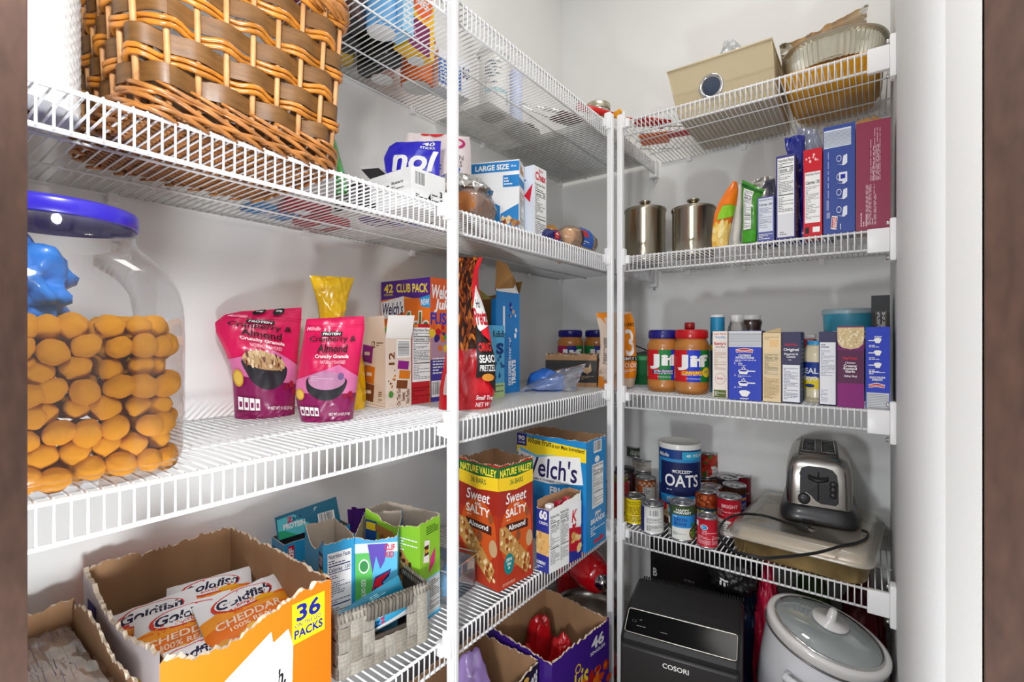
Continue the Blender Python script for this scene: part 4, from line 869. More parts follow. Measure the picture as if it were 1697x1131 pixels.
# ================================================================== on the floor under the left shelf
PT = mat((70, 34, 140), .35, coat=.25, name='purple_printed_board')
zt = .30; A, B, C_ = at(915, 1096, zt), at(1009, 1025, zt), at(896, 981, zt)
t = thing('chip_carton', 'tall purple chip carton with open torn top reading 46 singles', 'carton', (.411, -.748, 0), math.atan2(.253, .034))
w = .255; d = .235; h = zt
mb = openbox(w, d, h, PT, KRAFT, [lambda f: h-.004+.0*f, lambda f: h, lambda f: h+.006, lambda f: h-.01], amp=.0035, seed=51, n=40, t=.004)
P = Pan(mb, front(w, h)); P.t('46', .66, .82, .90, .93, WHITE, .06); P.t('SINGLES', .64, .775, .92, .805, WHITE, .04); P.t('Takis', .10, .50, .60, .72, pm(250, 220, 40), .03, .1, .10)
FL = [pm(214, 70, 20), pm(236, 120, 30), pm(180, 30, 20)]; P.blobs(.5, .30, 1, .62, 40, FL, .05, 3, .7); P.poly([(.3, .3), (.5, .62), (.55, .4), (.8, .6), (.78, .3)], FL[1]); P.ring(.42, .76, .05, .04, .3, pm(250, 200, 40)); mb.build('body', t)
t2 = thing('chip_carton', 'black chip carton with open torn top left of the purple chip carton', 'carton', (.372, -1.055, 0), math.atan2(.34, .0))
w = .305; d = .21; h = .285
BKC = mat((30, 28, 30), .4, coat=.2)
mb = openbox(w, d, h, BKC, KRAFT, [lambda f: h-.02+.02*f, lambda f: h+.003, lambda f: h-.004, lambda f: h-.006], amp=.0035, seed=53, n=46, t=.004)
P = Pan(mb, front(w, h)); P.t('chachos', .02, .55, .6, .85, pm(176, 176, 176), .05); P.t('apenos', .80, .72, .98, .90, WHITE, .05, .2, .1); P.e(.82, .93, .04, .03, pm(230, 180, 80)); P.blobs(.7, .5, .98, .7, 12, [pm(90, 150, 60), pm(220, 180, 80)], .03, 4); mb.build('body', t2)
o = blobmb(.055, .040, .145, mat((176, 146, 214), .3, coat=.4, bump=.3, bscale=40), 61, .18, 5, 4, None, None, True); P = Pan(o, lambda x, y, l: (-.02+x*.06, -.052-l, .06+y*.14)); P.t('WON', .1, .1, .9, .95, pm(190, 30, 120), .05, rot=-90)
o = o.build('snack_bag'); o.location = (.295, yl(782, .295), .10); o.rotation_euler = (0, 0, R(50)); tag(o, 'lilac snack bag standing in the black chip carton', 'bag')
# lilac bag must reach the carton floor
o.location.z = .006; o.scale = (1, 1, 1.42)
REDF = mat((190, 16, 26), .3, coat=.4, bump=.4, bscale=40)
for k, (x, y, z, rz, lab) in enumerate(((.275, -.665, .02, 20, 'front left'), (.345, -.585, .02, 80, 'right'), (.255, -.565, .02, 140, 'back'))):
    o = blobmb(.050-.006*k, .046, .135+.012*k, REDF, 63+k, .16, 7, 5, fine=.03); P = Pan(o, lambda x_, y_, l: ((x_-.5)*.05, -.043-l, .10+y_*.08), None); P.blobs(.1, .1, .9, .6, 10, [pm(240, 140, 40), pm(250, 190, 70)], .1, k)
    o = o.build('chip_bag'); o.location = (x, y, .006); o.rotation_euler = (0, 0, R(rz)); tag(o, 'shiny red chip bag in the purple carton, '+lab+' one', 'bag', 'red chip bags')
# --- stand mixer behind
MR = mat((190, 10, 22), .18, coat=.8, name='red_enamel')
t = thing('stand_mixer', 'red stand mixer standing in the corner behind the chip cartons', 'mixer', (.226, -.262, 0), R(-38))
mb = MB(); prof = [(-.16, .030), (-.155, .045), (-.13, .058), (-.06, .066), (.03, .066), (.10, .060), (.145, .050), (.160, .034), (.165, .0)]
vs, fs = [], []; n = 28
for x, r in prof:
    for k in range(n): a = 2*PI*k/n; vs.append((x, r*math.cos(a), .325+r*1.0*math.sin(a)))
for i in range(len(prof)-1):
    for k in range(n): fs.append((i*n+k, i*n+(k+1) % n, (i+1)*n+(k+1) % n, (i+1)*n+k))
mb.add(vs, fs, MR, True); mb.build('head', t)
mb = MB(); mb.lathe([(.0675, -.014), (.0685, -.012), (.0685, .012), (.0675, .014)], CHROME, 40, TR(.03, 0, .325, 0, PI/2, 0)); P = Pan(mb, lambda x, y, l: (.03+(y-.5)*.018, -(.069+l)*math.cos((x-.5)*.9), .325+(.069+l)*math.sin((x-.5)*.9)), (.1, None)); P.t('KitchenAid', .1, .2, .9, .8, BLACK, .03); mb.build('trim_band', t)
MB().lathe([(0, -.0), (.022, 0), (.024, .004), (.024, .016), (.016, .018), (.014, .03), (0, .03)], CHROME, 24, TR(.16, 0, .325, 0, PI/2, 0)).build('attachment_hub', t)
MB().rbox(-.15, -.045, .03, -.06, .045, .29, .03, MR).rbox(-.16, -.10, 0, .16, .10, .035, .015, MR).build('base', t)
MB().lathe([(0, .045), (.06, .045), (.095, .09), (.105, .16), (.108, .20), (.105, .20), (.10, .16), (.09, .095), (0, .05)], STEEL, 36, TR(.06, 0, 0)).build('bowl', t)

# ================================================================== left wall, second shelf
Z = ZL[2]
LIN = film((236, 236, 232), .55, .35, 'frosted_shelf_liner', .2)
for k, lab in ((1, 'frosted plastic liner sheet on the topmost left shelf near the corner'), (2, 'frosted plastic liner sheet on the second left shelf under the cereal cartons'), (3, 'frosted plastic liner sheet on the middle left shelf under the pretzel bag')):
    o = MB().box(.004, -1.0 if k > 1 else -.47, 0, .400, -.012, .0012, LIN)
    if k == 1: o.box(.004, -.74, 0, .20, -.47, .0012, LIN)
    o = o.build('shelf_liner'); o.location.z = SL[k]+.0034; tag(o, lab, 'shelf liner', 'shelf liners')
# --- wicker basket
FLAT = mat((112, 76, 36), .5, var=.22, vscale=30, bump=.15, bscale=90, coat=.05, name='flat_wicker_strip', aniso=(1, 1, 6)); WITH = mat((190, 120, 38), .33, var=.28, vscale=45, coat=.35, name='golden_withy'); STAKE = mat((206, 150, 96), .5, var=.15, vscale=60, name='pale_stake'); BRD = mat((168, 108, 50), .38, var=.38, vscale=50, coat=.3, name='braided_withy')
y0, y1, x0, x1 = -1.590, -1.345, .145, .408
t = thing('wicker_basket', 'large brown wicker basket of flat strips and round canes on the second left shelf', 'basket', ((x0+x1)/2, (y0+y1)/2, Z), 0)
A_, B_ = (x1-x0)/2, (y1-y0)/2; HH = .245; RC = .03
def per(s, z, l=0):
    """point on the flared, rounded outline; s in 0..1 round the basket"""
    fl = 1+.10*z/HH; a, b = A_*fl, B_*fl; r = RC; segs = [2*(b-r), PI*r/2, 2*(a-r), PI*r/2]*2; L = sum(segs); q = (s % 1)*L; 
    cs = [(a, -b+r, 0, 1, 1, 0), None, (a-r, b, -1, 0, 0, 1), None, (-a, b-r, 0, -1, -1, 0), None, (-a+r, -b, 1, 0, 0, -1), None]
    cc = [None, (a-r, b-r, 0), None, (-a+r, b-r, 90), None, (-a+r, -b+r, 180), None, (a-r, -b+r, 270)]
    for k in range(8):
        if q <= segs[k] or k == 7:
            if cs[k]: x, y, dx, dy, nx, ny = cs[k]; return (x+dx*q+nx*l, y+dy*q+ny*l, z)
            x, y, a0_ = cc[k]; an = R(a0_)+q/r; return (x+(r+l)*math.cos(an), y+(r+l)*math.sin(an), z)
        q -= segs[k]
NS = 32
mb = MB()
for k in range(NS): mb.tube([per(k/NS, z) for z in (.0, HH/2, HH)], .0034, STAKE, 7)
mb.build('stakes', t)
zrow = .036; k = 0; mb1, mb2 = MB(), MB()
while zrow < HH-.03:
    ph = k % 2
    if k % 2 == 0 or True:
        def st(u, v, z=zrow, ph=ph): return per(u, z+v*.0215, .0046*math.cos(PI*(u*NS+ph)))
        mb1.grid(st, NS*6, 1, FLAT); mb1.grid(lambda u, v: tuple(Vector(st(u, v))-Vector((*[c*.012 for c in Vector(st(u, v)).to_2d().normalized()], 0))*.08), NS*6, 1, FLAT, flip=True)
        for dz in (.0255, .0325): mb2.tube([per(i/(NS*5), zrow+dz+.0015*math.sin(i*.9), -.0062*math.cos(PI*(i/5+ph))) for i in range(NS*5)], .0033, WITH, 6, closed=True)
    zrow += .0375; k += 1
mb1.build('flat_strips', t); mb2.build('round_canes', t)
def braid(name, z, layers, amp, rr):
    mb = MB(); rd = random.Random(2)
    for q in range(layers):
        n = 30
        for i in range(n):
            s0 = (i+q*.33)/n
            mb.tube([per(s0+.075*j/6, z[0]+(z[1]-z[0])*(q/(layers-1) if layers > 1 else 0)+.006*math.sin(PI*j/6+q*1.4)-.003*j/6*3, amp*math.sin(PI*j/6)+.002) for j in range(7)], [rr*.6]+[rr]*5+[rr*.6], BRD, 6)
    return mb.build(name, t)
braid('base_braid', (.004, .034), 3, .006, .0030); braid('rim_braid', (HH-.022, HH+.002), 4, .0075, .0034)
mb = MB()
for i in range(40):
    x = -A_+.01+(2*A_-.02)*i/39; mb.tube([(x, -B_+.004+(2*B_-.008)*j/16, .004+.0022*math.cos(PI*(i+j))) for j in range(17)], .0029, BRD, 5)
for j in range(9): y = -B_+.02+(2*B_-.04)*j/8; mb.tube([(-A_, y, .004), (A_, y, .004)], .003, STAKE, 5)
mb.build('woven_bottom', t)
# --- paper towel roll and wire rack
PTW = mat((222, 222, 220), .9, bump=1, bscale=240, name='quilted_paper')
t = thing('paper_towel_roll', 'white paper towel roll standing left of the wicker basket', 'paper towel', (.29, -1.675, Z+.002))
mb = MB(); mb.grid(lambda u, v: ((.062+.0007*math.sin(v*160)*math.sin(u*2*PI*30))*math.cos(2*PI*u), (.062+.0007*math.sin(v*160)*math.sin(u*2*PI*30))*math.sin(2*PI*u), v*.28), 180, 120, PTW)
mb.lathe([(.021, 0), (.062, 0)], PTW, 40).lathe([(.062, .28), (.021, .28), (.021, 0)], PTW, 40); mb.build('paper', t)
MB().lathe([(.0205, .001), (.0205, .281), (.019, .281), (.019, .001)], KRAFT, 28).build('core', t)
t = thing('wire_rack', 'round chrome wire cooling rack lying by the paper towel roll', 'rack', (.365, -1.70, Z+.001), 0)
mb = MB()
t.location = (.330, -1.765, Z+.004)
for r in (.03, .05): mb.tube([(r*math.cos(a*PI/16), r*math.sin(a*PI/16), 0) for a in range(32)], .0018, CHROME, 5, closed=True)
for a in range(6): mb.tube([(0, 0, .003), (.05*math.cos(a*PI/3), .05*math.sin(a*PI/3), 0)], .0015, CHROME, 5)
mb.build('wires', t)
# --- green pouch beside basket
GP = mat((60, 150, 60), .3, coat=.4, bump=.3, bscale=50)
pouchpx('snack_pouch', 'green pouch squeezed between the wicker basket and the white cartons', 'pouch', (.29, -1.328), (.33, -1.29),
        [(553, 345), (553, 320), (553, 290), (552, 262), (552, 232)], [(574, 345), (576, 320), (572, 290), (564, 262), (556, 232)], .014, GP, z0=Z, seed=22, nu=6, nv=10)
BL3 = mat((60, 130, 200), .35, coat=.3); 
for (nm, lab, c, x, y, z, rz, wd, dd, hh) in (('snack_packet', 'blue flat packet lying flat near the wall right of the wicker basket', (70, 140, 205), .07, -1.275, 0, 8, .055, .10, .018), ('snack_packet', 'dark red flat packet on the second shelf behind the green pouch', (160, 30, 50), .145, -1.245, 0, -12, .060, .09, .02),
                                       ('snack_packet', 'purple flat packet lying near the thick pole behind the white carton', (110, 60, 140), .19, -1.10, 0, 20, .07, .06, .02), ('snack_packet', 'red flat packet at the back, below the white pouch', (196, 30, 40), .06, -1.155, 0, 5, .09, .09, .022)):
    o = MB().rbox(-wd/2, -dd/2, 0, wd/2, dd/2, hh, .007, mat(c, .35, coat=.3, bump=.3, bscale=50))
    P = Pan(o, lambda x_, y_, l, wd=wd, dd=dd: (-(x_-.5)*wd*.8, (y_-.5)*dd*.8, -l)); P.r(.1, .3, .9, .6, WHITE); P.bars(.15, .35, .85, .55, 3, pm(40, 40, 120), 3)
    o = o.build(nm); o.location = (x, y, Z); o.rotation_euler = (0, 0, R(rz)); tag(o, lab, 'packet')
# --- white low carton with raised flap
WC = mat((240, 240, 238), .45); 
t, w = put_box('white_carton', 'low white open carton with barcode end panel beside the thick pole', 'carton', (.262, -1.232, Z), (.368, -1.166, Z), 0, 0)
p, q = Vector((.352, -1.262)), Vector((.366, -1.164)); 
t.location = (p.x, p.y, Z); t.rotation_euler = (0, 0, math.atan2(q.y-p.y, q.x-p.x)); w = (q-p).length; h = .062; d = .10
# corner seen at column 684: long side faces the room on the left, the short end faces right
p = Vector((.226, -1.158)); q = Vector((.360, -1.160)); t.location = (p.x, p.y, Z); t.rotation_euler = (0, 0, math.atan2(q.y-p.y, q.x-p.x)); w = (q-p).length; d = .088
p2 = q+Vector((-.07, .085)); 
h = zz(275, q.x, q.y)-Z
mb = openbox(w, d, h, WC, WC, [lambda f: h, lambda f: h, lambda f: h, lambda f: h], amp=.0002, seed=60, t=.001, edge=WC)
P = Pan(mb, front(w, h)); P.t('3', .46, .46, .54, .66, BLACK, .05); P.bars(.58, .44, .84, .60, 3, BLACK, 3); P.t('Blueberry', .58, .62, .84, .72, BLACK, .03); P.bars(.30, .3, .42, .4, 2, BLACK, 6)
P.r(.02, .02, .22, .30, BLACK); P.bars(.03, .04, .2, .28, 4, WHITE, 8)
P = Pan(mb, right(w, d, h)); P.r(.02, .04, .98, .05, GREY); P.bc(.08, .52, .40, .94, 7); P.t('4', .48, .20, .56, .42, BLACK, .05); P.t('7', .84, .14, .92, .34, BLACK, .05); P.t('3', .82, .40, .90, .56, BLACK, .05); P.bars(.12, .18, .45, .34, 3, BLACK, 3); P.bars(.58, .15, .82, .45, 4, BLACK, 4)
mb.build('body', t)
m = MB(); m.add([(.0, .02, h), (.0, d*.9, h), (-.035, d*.95, h+.050), (-.03, .0, h+.038)], [(0, 1, 2, 3), (3, 2, 1, 0)], mat((206, 206, 206), .5)); m.build('flap', t)
m = MB(); m.add([(.01, .0, h), (w*.45, 0, h), (w*.40, -.012, h+.010), (.0, -.014, h+.018)], [(0, 1, 2, 3), (3, 2, 1, 0)], mat((40, 40, 42), .5)); m.build('flap', t)
o = MB(); carton(o, .06, .05, .052, (46, 44, 46), top=(210, 208, 204)); P = Pan(o, front(.06, .052)); P.r(.1, .2, .9, .8, GREY); o = o.build('black_carton'); o.location = (.20, -1.215, Z); o.rotation_euler = (0, 0, R(20)); tag(o, 'small black carton left of the white carton', 'carton')
# --- pouches behind
BLUEP = mat((44, 38, 196), .32, coat=.3, bump=.2, bscale=30)
def nol(P): P.t('40', .66, .80, .90, .925, WHITE, .04); P.t('STICKS', .64, .745, .91, .785, WHITE, .04); P.t('nol', .14, .42, .98, .71, WHITE, .05, .25); P.poly([(.0, .05), (.1, .3), (.0, .34)], pm(220, 50, 40))
pouchpx('stick_pouch', 'bright blue pouch reading 40 sticks behind the white carton', 'pouch', (.13, -1.13), (.27, -1.040),
        [(642, 340), (640, 315), (640, 290), (636, 262), (645, 243), (656, 236)], [(727, 345), (728, 320), (728, 290), (729, 265), (730, 245), (731, 234)], .016, BLUEP, z0=Z, seed=23, paint=nol, nu=10, nv=12)
PINKW = mat((240, 226, 224), .4, coat=.2, bump=.2, bscale=30)
def pw(P):
    P.e(.30, .965, .07, .028, pm(214, 50, 50)); P.poly([(.34, .98), (.62, .985), (.55, .94), (.48, .91), (.40, .94)], pm(216, 44, 50)); P.ring(.80, .84, .13, .09, .32, pm(196, 34, 110)); P.t('ION\nICS', .76, .52, .90, .66, GREY, .02); P.t('F  R', .52, .42, .90, .52, pm(60, 110, 180), .03); P.r(.84, .05, .87, .2, BLACK)
    P.r(.93, .05, .98, .25, pm(196, 40, 50))
pouchpx('stick_pouch', 'large white and pink pouch with a magenta ring emblem behind the thick pole', 'pouch', (.07, -1.10), (.24, -.975),
        [(650, 345), (650, 320), (655, 290), (660, 262), (668, 236), (676, 220)], [(778, 352), (780, 330), (781, 300), (781, 270), (780, 245), (778, 227)], .026, PINKW, z0=Z, seed=24, paint=pw)
t, w = put_box('sugar_carton', 'narrow cream carton with printed side right of the thick pole on the second shelf', 'carton', (.33, -1.075, Z), (.34, -1.025, Z), 0, 0)
mb = carton(MB(), w, .07, .075, (232, 226, 214)); P = Pan(mb, front(w, .075)); P.bars(.1, .1, .9, .9, 9, GREY, 3); P.poly([(.0, .6), (.3, .4), (.0, .2)], pm(196, 30, 40)); mb.build('body', t)
# --- cereal cartons
t, w = put_box('cereal_carton', 'white cereal carton with a blue LARGE SIZE band behind the bread bag', 'carton', (.215, yl(779, .215)-.0, Z), (.362, -.848, Z), 0, 0)
cx_, cy_ = .345, yl(860.5, .345); p = Vector((xb(778, cy_-.05), cy_-.05)); t.location = (p.x, p.y, Z); t.rotation_euler = (0, 0, math.atan2(cy_-p.y, cx_-p.x)); w = (Vector((cx_, cy_))-p).length; d = .052
h = zz(264, cx_, cy_)-Z
mb = carton(MB(), w, d, h, (244, 245, 246), top=(226, 214, 200)); P = Pan(mb, front(w, h)); CB = pm(30, 130, 200)
P.poly([(0, .985), (1, .985), (1, .86), (0, .86)], CB); P.t('LARGE SIZE', .12, .885, .80, .955, WHITE, .06); P.t('18 oz', .84, .91, .94, .94, WHITE); P.r(.68, .66, 1, .81, CB); P.bars(.70, .68, .98, .79, 3, WHITE, 2); P.poly([(.0, .50), (.3, .55), (.62, .42), (.62, .12), (.0, .06)], CB); P.poly([(.63, .32), (.8, .38), (.99, .44), (.99, .02), (.63, .02)], CB)
P.blobs(.64, .03, .97, .27, 40, NUTS+[pm(150, 90, 40)], .04, 4, .8)
P = Pan(mb, right(w, d, h)); P.t('life', .2, .84, .9, .95, pm(190, 130, 30), .05); P.r(0, .68, 1, .78, CB); P.nf(.05, .06, .95, .62, 4); mb.build('body', t)
cx2, cy2 = .350, yl(884.5, .350); t, w = put_box('cereal_carton', 'white rice cereal carton right of the LARGE SIZE carton', 'carton', (.20, cy2-.0, Z), (cx2, cy2, Z), 0, 0)
h = zz(273, cx2, cy2)-Z; d = .060
mb = carton(MB(), w, d, h, (224, 232, 244), side=(244, 244, 246), top=(220, 214, 210)); P = Pan(mb, front(w, h)); P.poly([(.80, .62), (.98, .76), (.92, .52)], pm(220, 30, 50)); P.bars(.7, .8, .95, .92, 3, pm(100, 130, 190), 2)
P = Pan(mb, right(w, d, h)); P.t('Chex', .12, .82, .95, .93, pm(206, 30, 50), .05); P.t('Rice', .4, .94, .7, .975, pm(206, 30, 50), .03); P.nf(.06, .06, .94, .80, 9); mb.build('body', t)
# --- breads, onions
def bread(name, label, loc, rz, L, r, c, seed, film_c=(240, 238, 232), rx=0, lab=None):
    t = thing(name, label, 'bread', loc, rz)
    m = mat(c, .75, var=.22, vscale=24, bump=.25, bscale=120)
    o = MB()
    def sf(u, v): a = 2*PI*u; q = math.sin(PI*min(1, max(0, v)))**.22 if 0 < v < 1 else 0; return ((v-.5)*L, r*q*math.cos(a), r*.92+r*.92*q*math.sin(a)*(1 if math.sin(a) > 0 else .98))
    o.grid(sf, 24, 18, m).build('loaf', t)
    o = MB(); f = film(film_c, .12, .12, 'bag_film', .6)
    def sg(u, v):
        a = 2*PI*u; q = math.sin(PI*min(1, max(0, v)))**.22 if 0 < v < 1 else .05; rr = r*1.07*q*(1 if v < .82 else max(.25, 1-(v-.82)*5))+.004*noise.noise(Vector((a*3, v*14, seed)))
        return ((v-.5)*L*1.16+.01, rr*math.cos(a), max(.001, r*.95+rr*.96*math.sin(a)))
    o.grid(sg, 40, 26, f); 
    if lab: P = Pan(o, lambda x, y, l: ((x-.5)*L*.5, -(r*1.10+l)*math.cos((y-.4)*1.4), r*.95+(r*1.10+l)*math.sin((y-.4)*1.4)), (.2, .12)); lab(P)
    o.build('bag_film', t); return t
bread('bread_loaf', 'brown bread loaf in a clear bag in front of the LARGE SIZE carton', (.340, -.968, Z), R(100), .10, .040, (176, 108, 52), 3)
blob_f = film((236, 240, 232), .2, .1, 'crumpled_clear_film', .7)
t = thing('clear_bag', 'crumpled clear bag end resting on the bagged bread loaf', 'bag', (.330, -.975, Z+.0765), R(95))
mb = MB(); mb.grid(lambda x, y: ((x-.5)*.15, (y-.5)*.06+.02*math.sin(x*7), .030*math.sin(PI*y)*math.sin(PI*min(1, x*1.05+.02))*(1.2-.5*x)+.008*1.8*noise.noise(Vector((x*14, y*9, 1)))), 30, 16, blob_f).grid(lambda x, y: ((x-.5)*.15, (y-.5)*.06+.02*math.sin(x*7), .001), 8, 4, blob_f); mb.build('film', t)
def lb2(P): P.r(.0, .0, .8, 1, pm(24, 96, 190)); P.r(.0, .45, .42, .8, pm(190, 40, 50)); P.bars(.05, .1, .7, .3, 2, WHITE, 2)
bread('bread_loaf', 'pale bagged bread loaf with blue label near the corner poles', (.345, -.505, Z), R(93), .17, .040, (222, 166, 98), 5, lab=lb2)
VIO = mat((140, 20, 150), .3, coat=.5, bump=.5, bscale=40); NVF = mat((30, 36, 110), .3, coat=.5, bump=.5, bscale=40)
o = blobmb(.045, .05, .044, VIO, 71, .5, 8, 4); o = o.build('snack_bag'); o.location = (.27, -.70, Z); tag(o, 'shiny violet snack bag right of the rice cereal carton', 'bag')
o = blobmb(.032, .045, .026, NVF, 73, .5, 8, 4); P = Pan(o, lambda x, y, l: (.038+l, (x-.5)*.05, .012+y*.02)); P.r(0, 0, .5, 1, pm(200, 30, 40)); P.t('*', .1, .1, .4, .9, WHITE, .05); o = o.build('snack_bag'); o.location = (.345, -.665, Z); tag(o, 'dark blue snack bag between the violet bag and the pale bread', 'bag')
ON = mat((214, 150, 60), .4, var=.2, vscale=30, coat=.2, name='onion_skin')
mb0 = MB().lathe([(0, 0), (.018, .002), (.031, .014), (.036, .032), (.032, .050), (.018, .062), (.006, .068), (.003, .078), (0, .08)], ON, 24)
on0 = mb0.build('onion')
for k, (x, y, z, s, lab) in enumerate(((.235, -.50, .0, 1.0, 'largest onion at the front of the pile by the corner poles'), (.165, -.47, .0, .95, 'onion at the back left of the pile by the corner poles'), (.215, -.415, .0, 1., 'onion at the back right of the pile by the corner poles'), (.215, -.465, .055, .95, 'onion on top of the pile by the corner poles'))):
    o = on0 if k == 0 else on0.copy()
    if k: COL.objects.link(o)
    o.location = (x, y, Z+z); o.scale = (s, s, s); o.rotation_euler = (R(10*k), 0, k); tag(o, lab, 'onion', 'yellow onions')

# ================================================================== left wall, topmost shelf
Z = ZL[1]
def bottle(name, label, cat, x, y, r, h, body, cap, neck=.5, caph=.02, rz=0, part='bottle_body', foot=None, paint=None, group=None, shoulder=.78, z=None, capr=None):
    t = thing(name, label, cat, (x, y, Z if z is None else z), rz, group)
    hs = h*shoulder; cr = capr or r*neck*1.12
    mb = MB().lathe([(0, .002), (r*.85, 0), (r*.97, .003), (r, .009), (r, hs*.96), (r*.96, hs), (r*(neck+.25), hs+(h-hs)*.45), (r*neck, hs+(h-hs)*.8), (r*neck, h-caph*.5)], body, 30)
    if foot: mb.lathe([(0, -.0002), (r*.9, -.0002)], foot, 30)
    if paint: paint(Pan(mb, cyl(r+.0002, -180, 0, hs*.9, hs*.05), (.05, None)))
    mb.build(part, t)
    MB().lathe([(cr*.98, h-caph), (cr, h-caph+.001), (cr, h-.002), (cr*.95, h), (0, h)], cap, 28).build('cap', t); return t
def square(P, c, c2=None): P.r(0, .1, 1, .9, c); P.bars(.3, .2, .7, .5, 4, c2 or WHITE, 3)
BRN = mat((64, 30, 16), .12, coat=.6); BLK = mat((26, 26, 28), .4, bump=.4, bscale=40); OIL = mat((214, 174, 20), .12, coat=.7)
WPL = mat((236, 236, 234), .4, coat=.2)
t, w = put_box('top_carton', 'maroon carton on the topmost left shelf above the wicker basket', 'carton', (.20, -1.36, Z), (.20, -1.245, Z), 0, 0)
mb = carton(MB(), w, .10, .10, (120, 20, 60), side=(106, 16, 50)); P = Pan(mb, front(w, .10)); P.bars(.1, .3, .9, .7, 3, WHITE, 1); mb.build('body', t)
t, w = put_box('top_carton', 'amber snack box on the topmost left shelf beyond the wicker basket rim', 'carton', (.10, -1.30, Z), (.12, -1.19, Z), 0, 0)
mb = carton(MB(), w, .08, .08, (176, 110, 40)); P = Pan(mb, lambda x, y, l: (x*w, .08-y*.08, -l)); P.blobs(.05, .05, .95, .95, 40, NUTS, .07, 2); mb.build('body', t)
bottle('sauce_jar', 'brown sauce jar with a white and green label on the topmost shelf', 'jar', .17, -1.165, .036, .16, BRN, BLK, .8, paint=lambda P: (P.r(0, .45, 1, .95, pm(240, 242, 230)), P.r(0, .45, 1, .48, pm(60, 130, 60))), foot=BLK)
RUB = mat((34, 34, 36), .35, bump=.8, bscale=35, coat=.4)
bottle('syrup_bottle', 'black ridged bottle base left of the white cans on the topmost shelf', 'bottle', .10, -1.125, .036, .19, RUB, BLK)
bottle('syrup_bottle', 'black ridged bottle nearest the wall behind the blue can on the topmost shelf', 'bottle', .125, -1.025, .036, .19, RUB, BLK)
bottle('syrup_bottle', 'black ridged bottle right at the wall, farthest of the black bottles', 'bottle', .055, -1.020, .032, .17, RUB, BLK)
bottle('oil_bottle', 'yellow oil bottle at the wall on the topmost shelf beside the basket rim', 'bottle', .045, -1.105, .038, .22, OIL, mat((240, 210, 30), .4))
bottle('spray_can', 'light blue can with a round white base on the topmost shelf', 'can', .205, -1.105, .033, .16, mat((110, 176, 228), .35, coat=.3), WPL, .9, foot=WPL, paint=lambda P: P.bars(.25, .3, .75, .7, 5, WHITE, 3))
t, w = put_box('baking_carton', 'pale blue carton next to the white based can on the topmost shelf', 'carton', (.25, -1.085, Z), (.25, -1.055, Z), 0, 0)
mb = carton(MB(), w, .05, .17, (150, 206, 240)); P = Pan(mb, front(w, .17)); P.bars(.1, .1, .9, .9, 12, WHITE, 3); mb.build('body', t)
t, w = put_box('muesli_carton', 'yellow orange and purple breakfast carton with round orange emblem on the topmost shelf', 'carton', (.225, -1.047, Z), (.215, -.960, Z), 0, 0)
h = .25; mb = carton(MB(), w, .045, h, (250, 196, 20)); P = Pan(mb, front(w, h)); P.r(0, 0, .82, .28, pm(130, 30, 90)); P.e(.5, .52, .42, .20, pm(236, 96, 24)); P.ring(.5, .52, .46, .22, .06, pm(250, 150, 30)); P.t('Mesa', .18, .52, .84, .66, WHITE, .07, .2, .04); P.t('MUNCH', .28, .42, .76, .50, WHITE, .06, .1); P.bars(.1, .08, .6, .2, 3, pm(220, 160, 190), 2); P.t('Real Fruit', .3, .80, .9, .85, pm(90, 40, 30), .04); P.e(.15, .82, .1, .03, pm(130, 30, 90)); mb.build('body', t)
bottle('pill_bottle', 'white bottle with teal label and rounded cap in front of the breakfast carton', 'bottle', .185, -.990, .022, .11, WPL, WPL, .7, rz=R(60), paint=lambda P: (P.r(.1, .4, .9, .9, pm(210, 236, 240)), P.r(.1, .15, .9, .35, pm(70, 180, 196)), P.bars(.3, .5, .7, .85, 4, pm(60, 90, 110), 2)), foot=WPL)
bottle('snack_canister', 'orange canister with a wide white base on the topmost shelf', 'canister', .095, -.905, .042, .13, mat((236, 110, 30), .4, coat=.2), WPL, .92, rz=R(60), foot=WPL, shoulder=.9)
bottle('snack_canister', 'pale pink canister next to the wall at the far side of the white cans', 'canister', .055, -.985, .030, .15, mat((196, 150, 140), .4, coat=.2), WPL, .92, foot=WPL, shoulder=.9)
t, w = put_box('tissue_carton', 'white and blue carton behind the thick pole on the topmost shelf', 'carton', (.150, -.880, Z), (.165, -.775, Z), 0, 0)
h = .10; mb = carton(MB(), w, .05, h, (236, 238, 244)); P = Pan(mb, front(w, h)); P.r(.0, .1, .7, .75, pm(50, 110, 200)); P.bars(.05, .15, .65, .7, 6, WHITE, 4); P.t('Salt', .75, .5, .98, .8, pm(40, 30, 110), .03, rot=-90); mb.build('body', t)
bottle('tall_tub', 'tall white tub with teal print right of the thick pole on the topmost shelf', 'tub', .150, -.655, .042, .19, WPL, WPL, .95, rz=R(50), shoulder=.9, paint=lambda P: (P.bars(.25, .45, .62, .9, 8, pm(110, 120, 130), 3), P.t('NUTRITION', .25, .30, .75, .38, pm(70, 190, 200), .03), P.r(.8, .1, .83, .4, pm(30, 150, 150))), foot=mat((150, 146, 140), .5), z=ZL[1]+.0016)
bottle('tall_tub', 'pale blue narrow tub behind the tall white tub on the topmost shelf', 'tub', .175, -.575, .020, .17, mat((196, 206, 240), .4, coat=.2), WPL, .9, z=ZL[1]+.0016)
t = thing('tongs', 'brown handled metal tongs lying on the topmost shelf near the corner', 'tongs', (.29, -.565, Z+.006), R(70))
BWN = mat((96, 52, 40), .5)
for s in (1, -1): MB().tube([(-.11, s*.004, 0), (.0, s*.022, .0), (.10, s*.014, .0)], .0022, CHROME, 6).build('arm', t)
for s in (1, -1): MB().rbox(.02, s*.018-.013, -.004, .12, s*.018+.013, .006, .004, BWN).build('grip', t)
t = thing('wire_whisk', 'silver wire whisk lying by the tongs on the topmost shelf', 'whisk', (.345, -.46, Z+.018), R(62))
mb = MB()
